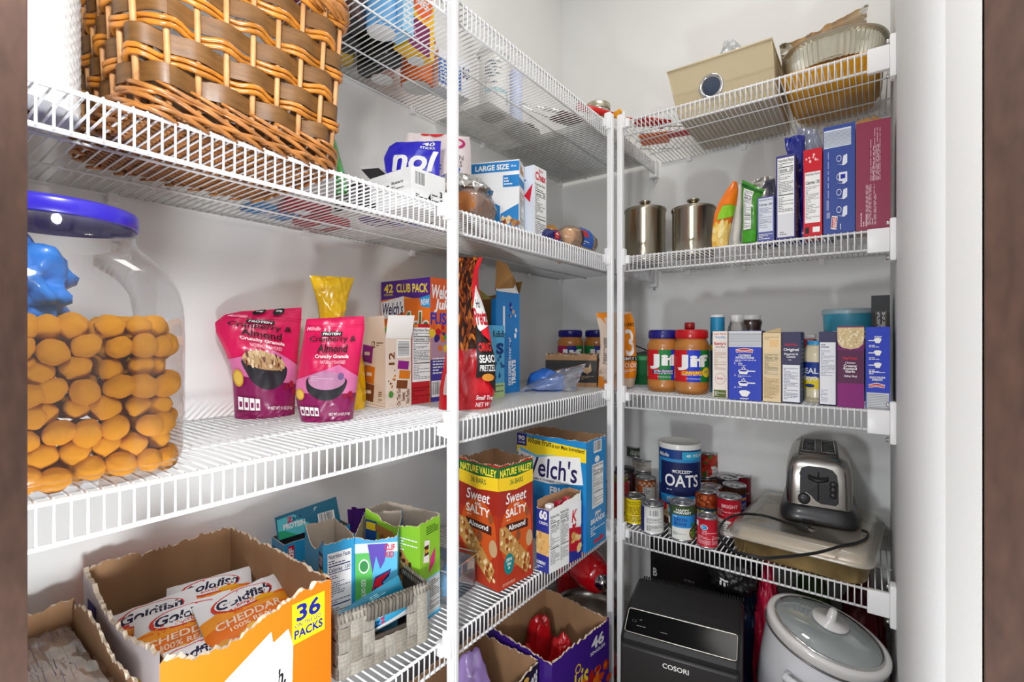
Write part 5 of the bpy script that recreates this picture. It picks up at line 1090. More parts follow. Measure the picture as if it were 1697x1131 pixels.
for k in range(6): a = k*PI/6; mb.tube([(.10*math.sin(PI*j/12)*1.0-.02, .020*math.sin(2*PI*j/12)*math.cos(a), .015*math.sin(2*PI*j/12)*math.sin(a)) for j in range(13)], .0010, CHROME, 4)
mb.build('wires', t); MB().tube([(-.14, 0, 0), (-.02, 0, 0)], .006, CHROME, 10).build('handle', t)
o = MB().lathe([(0, 0), (.040, .001), (.042, .01), (.042, .07), (.038, .078), (.038, .085)], film((236, 232, 214), .4, .1, 'filled_jar_glass', .5), 30).lathe([(.0395, .080), (.0405, .084), (.0405, .098), (.038, .1005), (0, .1005)], mat((196, 190, 170), .35, 1), 32).build('mason_jar')
o.location = (.335, -.345, Z+.002); tag(o, 'glass jar with a metal screw lid on the topmost shelf near the corner poles', 'jar')
TRM = mat((206, 202, 196), .3, 1, bump=.1, bscale=40)
t = thing('baking_sheet', 'grey metal baking sheet lying in the corner of the topmost left shelf', 'baking sheet', (.19, -.235, Z+.001), 0)
MB().rbox(-.17, -.20, .0, .17, .20, .003, .0012, TRM).build('sheet', t); MB().tube([(sx*.17, sy*.20, .010) for sx, sy in ((-1, -1), (1, -1), (1, 1), (-1, 1))], .004, TRM, 6, closed=True).tube([(.17, -.2, .003), (.17, .2, .003), (.17, .2, .010), (.17, -.2, .010)], .001, TRM, 4).build('rolled_rim', t)
o = blobmb(.05, .07, .018, mat((60, 42, 44), .5, bump=.3, bscale=50), 81, .3, 5, 3).build('oven_mitt'); o.location = (.14, -.50, Z+.002); tag(o, 'dark cloth mitt on the frosted liner of the topmost shelf', 'mitt')
RS = mat((206, 26, 22), .4); OS = mat((240, 110, 20), .4); YS = mat((244, 170, 10), .4)
t = thing('spatula', 'red kitchen spatula lying over the corner of the topmost shelves', 'spatula', (.41, -.39, Z+.030), R(52))
MB().tube([(-.12, 0, .014), (-.06, 0, .010), (.02, 0, .002)], [.012, .011, .007], RS, 10).build('handle', t); MB().tube([(.02, 0, .002), (.09, 0, -.002)], .0035, RS, 8).build('shaft', t); MB().rbox(.08, -.03, -.006, .19, .03, -.001, .002, RS).build('blade', t)
t = thing('slotted_turner', 'orange and red slotted turner lying flat on the corner of the top shelves', 'turner', (.475, -.215, ZB[1]+.002), R(15))
MB().rbox(-.045, -.045, 0, .045, .045, .004, .0018, OS).build('blade', t); MB().rbox(.03, -.02, .004, .17, .02, .012, .003, RS).build('handle', t); MB().tube([(-.04, -.03, .010), (.03, -.01, .012), (.10, .02, .016), (.12, .05, .014)], .004, mat((150, 150, 152), .3, 1), 8).build('clip', t)
t = thing('cookie_cutter', 'yellow heart shaped cutter standing above the two corner poles', 'cookie cutter', (.435, -.335, Z+.012), 0)
hp = [(16*math.sin(a)**3, 13*math.cos(a)-5*math.cos(2*a)-2*math.cos(3*a)-math.cos(4*a)) for a in [2*PI*i/40 for i in range(40)]]
m = MB(); m.tube([(x*.0009, 0, .016+y*.0009) for x, y in hp], .002, YS, 5, closed=True); m.poly = None
bm = bmesh.new(); f = bm.faces.new([bm.verts.new((x*.0009, -.003, .016+y*.0009)) for x, y in hp]); r_ = bmesh.ops.extrude_face_region(bm, geom=[f]); bmesh.ops.translate(bm, vec=(0, .008, 0), verts=[v for v in r_['geom'] if isinstance(v, bmesh.types.BMVert)]); m.bm(bm, YS); m.build('cutter', t); t.rotation_euler = (0, 0, R(-25)); t.location = (.428, -.40, zz(188, .428, -.40)-.018)
t = thing('wire_rack', 'chrome wire rack leaning across the corner of the two topmost shelves', 'rack', (.47, -.20, ZB[1]+.008), R(35))
mb = MB()
for i in range(9): mb.tube([(-.11+.0275*i, -.09, .004), (-.11+.0275*i, .09, .004)], .0012, CHROME, 5)
mb.tube([(-.11, -.09, .004), (.11, -.09, .004), (.11, .09, .004), (-.11, .09, .004)], .002, CHROME, 6, closed=True); mb.build('wires', t)

# ================================================================== back wall, middle shelf (peanut butter, cartons)
Z = ZB[3]
pb_jar('peanut_butter_jar', 'blue capped crunchy peanut butter jar, left one on the back shelf', xb(1100, -.300), -.300, Z, facecam(.53, -.30)-R(4), NAVY, RL, BLb, GLn, creamy=False)
pb_jar('peanut_butter_jar', 'red capped creamy peanut butter jar in front of the blue capped one', xb(1146, -.318), -.318, Z, facecam(.62, -.32), REDC, RL, GLn, BLb)
o = MB().lathe([(0, 0), (.012, .0), (.0145, .003), (.0145, .018), (.012, .021), (0, .021)], mat((150, 16, 22), .35, coat=.3), 20).build('small_cap'); o.location = (xb(1143, -.318), -.318, Z+.1868); tag(o, 'small dark red cap sitting on the red peanut butter lid', 'cap')
def backbox(name, label, u0, u1, Y, vt, d, c, paint, side=None, top=None, sidep=None, zz0=None, cat='carton', rzd=0):
    zb = Z if zz0 is None else zz0; xa, xc = xb(u0, Y), xb(u1, Y); w = xc-xa; h = zz(vt, (xa+xc)/2, Y)-zb
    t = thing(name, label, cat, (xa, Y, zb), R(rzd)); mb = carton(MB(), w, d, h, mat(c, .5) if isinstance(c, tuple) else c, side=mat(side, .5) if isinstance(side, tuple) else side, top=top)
    paint(Pan(mb, front(w, h)))
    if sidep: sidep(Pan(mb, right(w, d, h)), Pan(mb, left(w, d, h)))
    mb.build('body', t); return t, w, h
RBL = pm(20, 40, 160); REGR = pm(196, 26, 40)
def betty(P):
    P.r(.04, .0, .96, 1, pm(246, 236, 226)); P.t('Super Moist', .08, .945, .92, .975, pm(200, 60, 50), .03); P.t('Vanilla', .15, .895, .85, .93, pm(90, 160, 210), .03); P.t("Betty's", .12, .78, .88, .84, REGR, .04); P.t('favorites', .2, .755, .8, .782, pm(80, 70, 70)); P.bars(.12, .42, .88, .73, 17, pm(190, 140, 110), 3, .4)
    P.ring(.5, .29, .34, .085, .06, pm(190, 110, 90)); P.t('Betty', .3, .27, .7, .31, REGR, .02); P.r(.08, .01, .90, .12, pm(96, 110, 40)); P.bars(.14, .03, .84, .1, 4, WHITE, 3)
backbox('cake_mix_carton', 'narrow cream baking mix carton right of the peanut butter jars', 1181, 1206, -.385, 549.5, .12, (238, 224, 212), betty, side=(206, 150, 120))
def pan_icons(P, x, y, s=1, k=0):
    P.e(x, y, .16*s, .022*s, WHITE); P.poly([(x-.16*s, y), (x+.16*s, y), (x+.11*s, y-.05*s), (x-.11*s, y-.05*s)], WHITE); P.r(x+.12*s, y-.012, x+.36*s, y+.004, WHITE); P.e(x, y, .13*s, .014*s, RBL)
    if k: P.blobs(x-.08, y+.03, x+.08, y+.06, 6, [WHITE], .012, 3)
def badge(P, x0, y0, x1, y1, inv=False, txt='REGGANO', rot=0):
    P.poly([(x0, y1-.01), ((x0+x1)/2, y1+.012), (x1, y1-.01), (x1-.04*(x1-x0), y0), ((x0+x1)/2, y0+.012), (x0+.04*(x1-x0), y0)], WHITE); e = .03*(x1-x0)
    P.poly([(x0+e, y1-.016), ((x0+x1)/2, y1+.004), (x1-e, y1-.016), (x1-2*e, y0+.006), ((x0+x1)/2, y0+.018), (x0+2*e, y0+.006)], REGR); P.t(txt, x0+3*e, y0+.022, x1-3*e, y1-.018, WHITE, .05, rot=rot)
def regg(P):
    P.r(.0, .77, 1, 1, pm(222, 224, 226)); [P.r(.0, .785+.02*i, 1, .785+.02*i+.006+.001*(i % 3), pm(150, 154, 160)) for i in range(10)]
    badge(P, .22, .685, .76, .745); P.t('COOKING\nINSTRUCTIONS', .22, .60, .78, .665, WHITE, .05); P.bars(.2, .555, .84, .59, 2, WHITE, 4)
    P.t('1.', .18, .52, .24, .55, WHITE, .04); P.bars(.3, .50, .7, .545, 3, WHITE, 2); pan_icons(P, .46, .43, 1, 1); P.t('2.', .18, .35, .24, .375, WHITE, .04); P.bars(.3, .33, .7, .375, 3, WHITE, 5); pan_icons(P, .46, .26, 1, 1)
    P.t('3.', .18, .175, .24, .20, WHITE, .04); P.bars(.28, .18, .66, .20, 1, WHITE, 2); P.e(.5, .12, .17, .03, WHITE); P.poly([(.33, .12), (.67, .12), (.58, .06), (.42, .06)], WHITE); P.t('enjoy!', .36, .012, .62, .045, WHITE, .04, .2)
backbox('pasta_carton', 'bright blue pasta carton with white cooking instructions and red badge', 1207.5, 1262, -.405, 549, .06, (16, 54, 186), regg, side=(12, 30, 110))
def cream(P):
    P.r(0, .72, 1, .96, pm(240, 214, 170)); P.r(.4, .80, .86, .90, pm(240, 200, 140)); P.bars(.1, .90, .9, .95, 2, pm(180, 150, 100), 1); P.nf(.06, .38, .90, .70, 4, paper=pm(236, 214, 170)); P.bars(.08, .05, .9, .36, 18, pm(170, 140, 90), 6, .4)
t, w, h = backbox('mix_carton', 'tan carton with nutrition panel and lifted lid right of the blue pasta carton', 1264, 1294, -.400, 552, .07, (232, 208, 162), cream, top=(206, 180, 130))
MB().add([(0, 0, h), (w, 0, h+.002), (w*.95, .012, h+.014), (w*.3, .012, h+.004)], [(0, 1, 2, 3), (3, 2, 1, 0)], pm(200, 176, 128)).build('flap', t)
DNV = (42, 40, 84)
def hv(P):
    P.r(.05, .02, .95, .54, pm(236, 238, 242)); P.t('HyVee', .18, .80, .80, .845, REGR, .05); P.t('Original', .10, .725, .90, .775, WHITE, .04); P.t('Macaroni &\nCheese', .14, .64, .86, .71, WHITE, .03); P.bars(.36, .60, .64, .62, 1, WHITE); P.bars(.12, .05, .86, .50, 22, pm(80, 80, 120), 5, .35)
def hvs(Pr, Pl): Pr.r(0, 0, 1, 1, pm(50, 80, 130)); Pr.bars(.2, .1, .8, .9, 14, pm(150, 180, 210), 3)
backbox('macaroni_carton', 'navy macaroni and cheese carton with white lower panel', 1295.5, 1327, -.395, 551, .075, DNV, hv, sidep=hvs)
def hv2(P): P.r(.06, .02, .94, .86, pm(236, 238, 242)); P.bars(.12, .78, .88, .84, 2, pm(70, 70, 110), 3); P.bars(.12, .40, .9, .76, 18, pm(120, 120, 150), 5, .35); P.bars(.12, .05, .5, .22, 8, pm(120, 120, 150), 6, .35)
backbox('macaroni_carton', 'navy carton with a tall white instruction panel left of the purple carton', 1357, 1386.5, -.392, 550.5, .075, DNV, hv2)
NUD = [pm(226, 204, 160), pm(240, 226, 190), pm(200, 172, 124), pm(214, 190, 140)]
def purp(P):
    P.r(0, .70, 1, .985, pm(216, 192, 144)); P.blobs(.04, .74, .96, .97, 110, NUD, .05, 6, .35); P.poly([(0, .86), (.0, .0), (1, .0), (1, .86), (.96, .78), (.8, .735), (.5, .715), (.2, .735), (.04, .78)], pm(110, 20, 96)); P.r(.0, .0, 1, .70, pm(86, 26, 70)); P.r(0, 0, 1, .3, pm(132, 16, 112))
    P.t('HyVee', .22, .58, .74, .625, REGR, .05); P.t('Chicken', .30, .54, .68, .562, WHITE); P.t('Creamy\nRoasted\nGarlic', .24, .43, .74, .53, WHITE, .04); P.t('Skillet Meal', .26, .375, .74, .40, WHITE, .02)
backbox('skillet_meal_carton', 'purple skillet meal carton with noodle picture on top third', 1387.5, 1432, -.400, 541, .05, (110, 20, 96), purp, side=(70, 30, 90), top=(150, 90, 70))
def regr(P):
    P.r(.04, .0, .96, .20, pm(214, 216, 218)); [P.r(.04, .015+.02*i, .96, .015+.02*i+.007, pm(150, 154, 160)) for i in range(9)]
    badge(P, .12, .26, .80, .31, rot=180); P.t('COOKING\nINSTRUCTIONS', .16, .345, .80, .40, WHITE, .05, rot=180); P.bars(.14, .42, .8, .46, 2, WHITE, 4)
    for y in (.83, .68, .53): P.e(.5, y+.02, .16, .02, WHITE); P.poly([(.34, y+.02), (.66, y+.02), (.58, y-.025), (.42, y-.025)], WHITE); P.r(.12, y, .36, y+.012, WHITE); P.bars(.14, y-.08, .86, y-.045, 2, WHITE, 3)
    P.t('enjoy', .34, .87, .66, .895, WHITE, .04, .2, rot=180)
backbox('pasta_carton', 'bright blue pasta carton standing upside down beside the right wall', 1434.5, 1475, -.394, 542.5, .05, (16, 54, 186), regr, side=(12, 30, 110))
# behind the cartons
backbox('tea_carton', 'tall black carton at the right wall behind the upside down pasta carton', 1444, 1475, -.30, 490, .09, (30, 32, 34), lambda P: (P.bars(.3, .45, .75, .85, 7, WHITE, 3, vert=True), P.r(.24, .2, .26, .86, pm(170, 150, 100)), P.r(.78, .2, .80, .86, pm(170, 150, 100))))
TEAL = mat((70, 170, 200), .4, coat=.2)
t = thing('round_tub', 'large teal tub with a nutrition label behind the purple carton', 'tub', (xb(1408, -.20), -.20, Z)); hT = zz(519, xb(1408, -.2), -.25)-Z
mb = MB().lathe([(0, 0), (.052, 0), (.060, hT*.96), (.060, hT)], TEAL, 40); P = Pan(mb, cyl(.0590, -180, 0, .07, hT-.085), (.05, None)); P.r(.30, -.1, .72, .55, WHITE); P.t('Nutrition Facts', .32, .40, .70, .52, BLACK, .03); P.bars(.32, .0, .70, .36, 4, GREY, 3); mb.build('tub_body', t)
MB().lathe([(.063, hT-.002), (.0635, hT+.001), (.0635, hT+.010), (.060, hT+.012), (0, hT+.012)], film((200, 230, 240), .5, .2, 'milky_lid', .3), 40).build('lid', t)
x_ = xb(1189, -.235); t = thing('paper_can', 'small blue and yellow can behind the cream baking mix carton', 'can', (x_, -.235, Z)); hc = zz(522, x_, -.235)-Z
mb = MB().lathe([(0, 0), (.020, 0), (.020, hc)], mat((40, 150, 200), .4), 28).lathe([(.0205, hc-.008), (.0205, hc), (0, hc)], WPL, 28); P = Pan(mb, cyl(.0202, -180, 0, hc*.9, 0), (.06, None)); P.r(.1, .60, .9, .68, pm(240, 220, 40)); P.e(.5, .83, .22, .05, pm(20, 60, 60)); P.bars(.3, .7, .7, .76, 2, WHITE, 2); mb.build('can_body', t)
CLB_ = film((226, 222, 216), .22, .08, 'clear_bottle', .6)
x_ = xb(1222, -.27); hb = zz(522.5, x_, -.27)-Z
bottle('clear_bottle', 'clear bottle with a white screw cap behind the blue pasta carton', 'bottle', x_, -.27, .030, hb, CLB_, WPL, .55, .022, z=Z, shoulder=.74)
x_ = xb(1245, -.25); hb = zz(523, x_, -.25)-Z
bottle('vitamin_bottle', 'brown bottle with a broad white cap behind the blue pasta carton', 'bottle', x_, -.25, .026, hb, mat((60, 34, 30), .2, coat=.5), WPL, .86, .022, z=Z, shoulder=.84, paint=lambda P: (P.r(.35, .7, .85, 1, pm(230, 220, 226)), P.bars(.4, .75, .8, .95, 3, pm(120, 30, 60), 2)))
x_ = xb(1336, -.33); hb = zz(554, x_, -.33)-Z
t = thing('red_box', 'red translucent box with clear top behind the macaroni carton', 'box', (xb(1318, -.31), -.31, Z)); MB().rbox(0, 0, .075, .045, .05, hb-.012, .004, mat((190, 16, 36), .25, coat=.5)).build('box_body', t); MB().rbox(.001, .001, hb-.011, .044, .049, hb, .003, film((240, 240, 240), .3, .1)).build('lid', t); MB().rbox(.0, .0, 0, .045, .05, .074, .003, mat((180, 130, 60), .5, var=.4, vscale=160)).build('pasta_window', t)
x_ = xb(1353, -.315); hb = zz(565, x_, -.315)-Z
t = bottle('mayonnaise_jar', 'squat cream mayonnaise jar with light blue cap between the cartons', 'jar', x_, -.315, .031, hb, mat((240, 226, 190), .3, coat=.4), mat((60, 170, 226), .4, coat=.2), .58, .020, rz=-.1, z=Z, shoulder=.80, capr=.021, paint=lambda P: (P.r(.05, .25, .95, .85, pm(250, 220, 30)), P.poly([(.1, .55), (.62, .5), (.62, .85), (.1, .85)], pm(30, 60, 150)), P.t('REAL\nMayo', .15, .40, .60, .72, WHITE, .04), P.e(.4, .32, .12, .04, pm(30, 60, 150))))
x_ = xb(1165, -.20)
o = MB().lathe([(0, 0), (.03, 0), (.031, .01), (.031, .10), (.026, .115), (.018, .12), (.018, .14), (0, .14)], CLB_, 28).build('clear_bottle'); o.location = (xb(1172, -.22), -.22, Z); tag(o, 'clear bottle hidden between the peanut butter and the baking mix carton', 'bottle')

# ================================================================== back wall, second shelf
Z = ZB[2]
def canister(name, label, u, Y, r, vt):
    x = xb(u, Y); h = zz(vt, x, Y)-Z; t = thing(name, label, 'canister', (x, Y, Z), 0, 'steel canisters')
    SS = mat((176, 168, 150), .24, 1, bump=.06, bscale=60, aniso=(1, 1, .02), name='polished_canister_steel')
    MB().lathe([(0, 0), (r*.97, 0), (r, .003), (r, h-.004), (r*1.03, h-.002), (r*1.03, h)], SS, 56).build('body', t)
    MB().lathe([(r*1.045, h+.0), (r*1.05, h+.004), (r*1.03, h+.007), (r*.5, h+.015), (0, h+.016)], SS, 56).build('lid', t)
    MB().lathe([(.008, h+.015), (.007, h+.019), (.013, h+.026), (.0185, h+.030), (.0185, h+.034), (.012, h+.037), (0, h+.037)], SS, 28).build('knob', t); return t
canister('canister', 'steel canister with a knobbed lid just right of the corner poles', 1069, -.235, .0645, 352)
canister('canister', 'steel canister with a knobbed lid beside the snack bags', 1149, -.255, .0615, 350)
AMB = film((120, 70, 30), .6, .1, 'amber_glass', .6)
x_ = .30; t = bottle('amber_jar', 'dark amber jar behind the two corner poles on the second shelf', 'jar', .425, -.165, .042, .10, mat((110, 62, 26), .15, coat=.6), mat((150, 110, 60), .4), .8, z=Z)
OR2 = mat((236, 120, 20), .3, coat=.4, bump=.3, bscale=40)
def cps(P):
    P.r(0, 0, 1, .3, pm(240, 200, 110)); P.blobs(.05, .02, .95, .35, 26, [pm(250, 214, 120), pm(236, 180, 70), pm(246, 226, 160)], .11, 3, .6); P.poly([(.1, .4), (.9, .45), (.95, .62), (.2, .6)], pm(140, 200, 40)); P.poly([(.2, .62), (.95, .6), (.9, .85), (.4, .8)], pm(246, 130, 20))
pouchpx('snack_bag', 'orange and green snack bag leaning on the steel canister', 'bag', (xb(1180, -.40), -.40), (xb(1212, -.37), -.37),
        [(1180, 420), (1179, 395), (1181, 375), (1184, 355), (1192, 335), (1204, 315), (1215, 300)], [(1206, 420), (1208, 395), (1212, 375), (1217, 355), (1221, 335), (1223, 315), (1222, 302)], .016, OR2, z0=Z, seed=30, paint=cps, nu=8, nv=12)
GR3 = mat((60, 140, 30), .3, coat=.4, bump=.3, bscale=40)
def grn(P): P.nf(.12, .30, .62, .88, 4); P.r(.0, .9, 1, .94, pm(20, 90, 30)); P.r(.05, .02, .95, .28, pm(70, 160, 40))
pouchpx('snack_bag', 'bright green snack bag with nutrition panel left of the small blue carton', 'bag', (xb(1225, -.395), -.395), (xb(1250, -.395), -.395),
        [(1230, 415), (1230, 395), (1230, 370), (1230, 345), (1229, 320), (1230, 298)], [(1254, 412), (1255, 390), (1256, 370), (1256, 350), (1260, 330), (1268, 315)], .012, GR3, z0=Z, seed=31, paint=grn, nu=8, nv=12)
pouchpx('snack_bag', 'white snack bag edge seen between the orange and green bags', 'bag', (xb(1209, -.385), -.385), (xb(1228, -.36), -.36),
        [(1214, 415), (1215, 390), (1218, 360), (1222, 330), (1224, 306)], [(1229, 415), (1229, 390), (1230, 360), (1231, 330), (1229, 306)], .008, mat((214, 210, 200), .35, coat=.3, bump=.3, bscale=50), z0=Z, seed=32, nu=6, nv=8)
pouchpx('snack_bag', 'crumpled silver bag top behind the small blue carton', 'bag', (xb(1238, -.30), -.30), (xb(1280, -.30), -.30),
        [(1246, 400), (1246, 370), (1246, 340), (1244, 315), (1246, 298)], [(1290, 400), (1290, 370), (1288, 340), (1286, 312), (1284, 292)], .02, FOIL, z0=Z, seed=33, noise_a=.009, nu=10, nv=12)
VDB = (86, 92, 160)
def smallb(P): P.r(.08, .22, .92, .97, pm(222, 226, 236)); P.t('Nutrition Facts', .12, .91, .88, .95, BLACK, .02); P.t('Calories  200', .12, .80, .88, .85, BLACK, .04); P.bars(.12, .30, .88, .76, 18, pm(60, 60, 110), 3, .35); P.bars(.1, .05, .9, .18, 4, WHITE, 7)
backbox('rice_carton', 'short lavender blue carton with nutrition panel, smallest on the second back shelf', 1255, 1283, -.400, 326, .06, VDB, smallb)
def tallb(P): P.nf(.08, .30, .94, .97, 6, big='Calories   230'); P.r(.08, .03, .94, .30, pm(226, 226, 230)); P.bars(.2, .05, .8, .1, 2, GREY, 3)
backbox('rice_carton', 'tall navy edged carton covered by a nutrition panel left of the red carton', 1286, 1318, -.400, 257, .07, (62, 58, 130), tallb, side=(60, 50, 110), sidep=lambda Pr, Pl: (Pr.r(0, 0, 1, .72, pm(120, 96, 110)), Pr.bars(.1, .1, .9, .68, 14, WHITE, 3)))
def redb(P): P.r(0, .0, 1, 1, pm(206, 22, 40)); P.blobs(.15, .86, .85, .94, 7, [pm(250, 200, 200)], .06, 3, .3); P.r(.08, .16, .90, .74, WHITE); P.t('Nutrition Facts', .12, .70, .86, .73, BLACK, .02); P.t('Calories 170', .12, .60, .86, .64, BLACK, .04); P.bars(.12, .20, .86, .58, 22, GREY, 3, .35); P.r(.1, .04, .3, .11, BLACK); P.r(.5, .05, .88, .11, WHITE)
backbox('stuffing_carton', 'narrow red carton with white nutrition panel on the second back shelf', 1331.5, 1362.5, -.398, 247, .06, (206, 22, 40), redb)
SBL = (44, 70, 150)
def blu(P):
    P.r(.02, .80, .88, .965, pm(214, 222, 232)); [P.r(.02, .81+.012*i, .88, .815+.012*i, pm(140, 150, 170)) for i in range(12)]
    for y in (.68, .51, .37, .21): P.poly([(.42, y-.04), (.60, y-.05), (.64, y+.03), (.76, y+.04), (.76, y-.04), (.66, y-.06)], pm(226, 230, 240)); P.ring(.50, y+.01, .08, .03, .2, pm(226, 230, 240))
    P.r(.50, .48, .76, .56, pm(226, 230, 240)); P.r(.55, .50, .70, .54, RBL); P.bars(.10, .15, .22, .78, 3, pm(200, 206, 226), 5, vert=True); P.poly([(.24, .05), (.42, .04), (.46, .16), (.28, .17)], WHITE); P.poly([(.26, .06), (.41, .05), (.44, .15), (.29, .16)], REGR); P.t('REGGANO', .30, .06, .41, .15, WHITE, .04, rot=90); P.bars(.52, .04, .58, .19, 1, WHITE, 6, vert=True)
backbox('lasagna_carton', 'tall glossy blue carton with white drawings next to the maroon carton', 1364.5, 1417, -.400, 207, .08, SBL, blu, top=(40, 50, 90))
def mar(P): P.bars(.42, .45, .72, .93, 8, pm(220, 190, 200), 3, .4, vert=True); P.bars(.28, .05, .60, .42, 7, pm(220, 190, 200), 6, .4, vert=True); P.bars(.12, .04, .34, .2, 3, pm(230, 200, 210), 8, .4, vert=True)
t, w, h = backbox('lasagna_carton', 'tallest maroon carton with open brown top flaps beside the right wall', 1418.5, 1476, -.402, 200, .08, (140, 44, 74), mar, top=(150, 110, 70), side=(120, 30, 60))
m = MB(); m.add([(0, .01, h), (.03, .01, h), (.026, .05, h+.028), (.0, .05, h+.024)], [(0, 1, 2, 3), (3, 2, 1, 0)], IN); m.add([(.03, .02, h), (w-.002, .02, h), (w-.006, .06, h+.018), (.034, .06, h+.030), (.03, .06, h+.034)], [(0, 1, 2, 3, 4), (4, 3, 2, 1, 0)], IN); m.build('flap', t)
DBF = mat((20, 40, 150), .25, coat=.6, bump=.5, bscale=30)
pouchpx('snack_bag', 'dark blue bag top rising behind the red carton on the second back shelf', 'bag', (xb(1300, -.31), -.31), (xb(1340, -.31), -.31),
        [(1305, 400), (1303, 340), (1306, 300), (1310, 270), (1302, 248), (1300, 230)], [(1345, 400), (1343, 340), (1340, 300), (1332, 270), (1334, 245), (1334, 224)], .02, DBF, z0=Z, seed=35, noise_a=.009, nu=10, nv=14)
pouchpx('clear_bag', 'clear bag with dark blue print behind the red and blue cartons', 'bag', (xb(1330, -.28), -.28), (xb(1375, -.28), -.28),
        [(1325, 390), (1325, 330), (1326, 280), (1330, 250), (1322, 225), (1320, 212)], [(1382, 390), (1380, 330), (1375, 280), (1366, 250), (1358, 225), (1352, 214)], .02, film((150, 160, 190), .45, .15, 'tinted_bag_film', .6), z0=Z, seed=36, noise_a=.009, nu=10, nv=14)

# ================================================================== back wall, topmost shelf
Z = ZB[1]
FAB = mat((206, 190, 154), .75, bump=.15, bscale=500, name='beige_canvas')
Yf = -.30; xl0, xr0 = .585, .842; xl1, xr1 = xb(1106, -.345), xb(1278, -.345); hB = .178
t = thing('fabric_bin', 'beige canvas storage bin with a metal ringed hole on the topmost back shelf', 'bin', (xl0, Yf, Z)); w = xr0-xl0; d = .27
ex = .020; tl, tr_ = xl1-xl0, xr1-xl0
hz = zz(118, xl1, -.34)-Z; hz2 = zz(68, xr1, -.34)-Z
H3 = (hz+hz2)/2
def wall4(x, z, off=0): return (x*w*(1-z)+(tl+(tr_-tl)*x)*z, -.042*z-off, z*H3)
cxh, czh, rh = .40, .50, .026
mb = MB()
W3 = tr_-tl
# front panel with a round hole: ring of quads from the hole to the panel edge
n = 48; inner, outer = [], []
for k in range(n):
    a = 2*PI*k/n; ca, sa = math.cos(a), math.sin(a); inner.append((cxh+rh*ca/w, czh+rh*sa/H3)); s_ = min((1-cxh)/max(ca, 1e-6) if ca > 0 else cxh/max(-ca, 1e-6), (1-czh)/max(sa, 1e-6) if sa > 0 else czh/max(-sa, 1e-6)); outer.append((min(1, max(0, cxh+ca*s_)), min(1, max(0, czh+sa*s_))))
for off in (0, -.004):
    vs = [wall4(*p, off) for p in inner]+[wall4(*p, off) for p in outer]; mb.add(vs, [(k, n+k, n+(k+1) % n, (k+1) % n) for k in range(n)], FAB)
for c in ((0, 0), (1, 0), (1, 1), (0, 1)):
    near = sorted(range(n), key=lambda k: (outer[k][0]-c[0])**2+(outer[k][1]-c[1])**2)[:2]; mb.add([wall4(*outer[near[0]]), wall4(*c), wall4(*outer[near[1]])], [(0, 1, 2), (2, 1, 0)], FAB)
B4 = [(0, 0, 0), (w, 0, 0), (w, d, 0), (0, d, 0)]; T4 = [wall4(0, 1), wall4(1, 1), (tr_, d+.02, H3), (tl, d+.02, H3)]
for i in (1, 2, 3):
    j = (i+1) % 4; mb.add([B4[i], B4[j], T4[j], T4[i]], [(0, 1, 2, 3)], FAB); q = lambda p: tuple(Vector(p)+(Vector((w/2, d/2, p[2]))-Vector(p)).normalized()*.005); mb.add([q(B4[i]), q(B4[j]), q(T4[j]), q(T4[i])], [(3, 2, 1, 0)], FAB)
mb.add(B4, [(3, 2, 1, 0)], mat((190, 176, 156), .8)); mb.add([(x, y, .004) for x, y, z in B4], [(0, 1, 2, 3)], mat((190, 176, 156), .8))
mb.build('canvas_body', t)
mb = MB().tube([T4[i] for i in range(4)], .0035, FAB, 6, closed=True); mb.tube([B4[1], T4[1]], .0016, FAB, 5).tube([B4[0], T4[0]], .0016, FAB, 5); mb.build('piping', t)
tilt = math.atan2(.042, H3)
Tg = Matrix.Translation(wall4(cxh, czh)) @ Matrix.Rotation(PI/2+tilt, 4, 'X')
MB().lathe([(.024, -.003), (.025, .003), (.030, .0045), (.0345, .002), (.0345, -.003), (.024, -.003)], CHROME, 44, Tg).build('grommet', t)
o = blobmb(.09, .08, .085, mat((60, 74, 100), .6), 91, .2, 5, 3).build('dark_pouch'); o.location = (.70, -.20, Z+.012); tag(o, 'dark blue pouch seen through the ring of the canvas bin', 'pouch')
o = MB().grid(lambda x, y: ((x-.5)*.05, .004*math.sin(9*x), y*.22), 8, 10, mat((232, 228, 224), .4, coat=.3, bump=.4, bscale=60)).grid(lambda x, y: ((x-.5)*.05, .008+.004*math.sin(9*x), y*.22), 8, 10, mat((232, 228, 224), .4, coat=.3, bump=.4, bscale=60)); P = Pan(o, lambda x, y, l: ((x-.5)*.045, -.004-l, .16+.055*y)); [P.poly([(a, .1), (a+.08, .1), (a+.14, .9), (a+.06, .9)], pm(206, 40, 60)) for a in (.1, .35, .6)]
o = o.build('paper_packet'); o.location = (.615, -.20, Z+.01); o.rotation_euler = (0, R(8), R(15)); tag(o, 'white and red striped packet sticking out of the canvas bin', 'packet')
pouchpx('clear_bag', 'crumpled clear bag with black print sticking out of the canvas bin', 'bag', (.665, -.16), (.745, -.16), [(1186, 180), (1186, 130), (1184, 105), (1196, 84), (1198, 72)], [(1232, 170), (1234, 120), (1233, 95), (1228, 76), (1218, 66)], .02, film((200, 204, 206), .5, .15, 'grey_bag_film', .6), z0=Z+.005, seed=40, noise_a=.01, nu=8, nv=10)
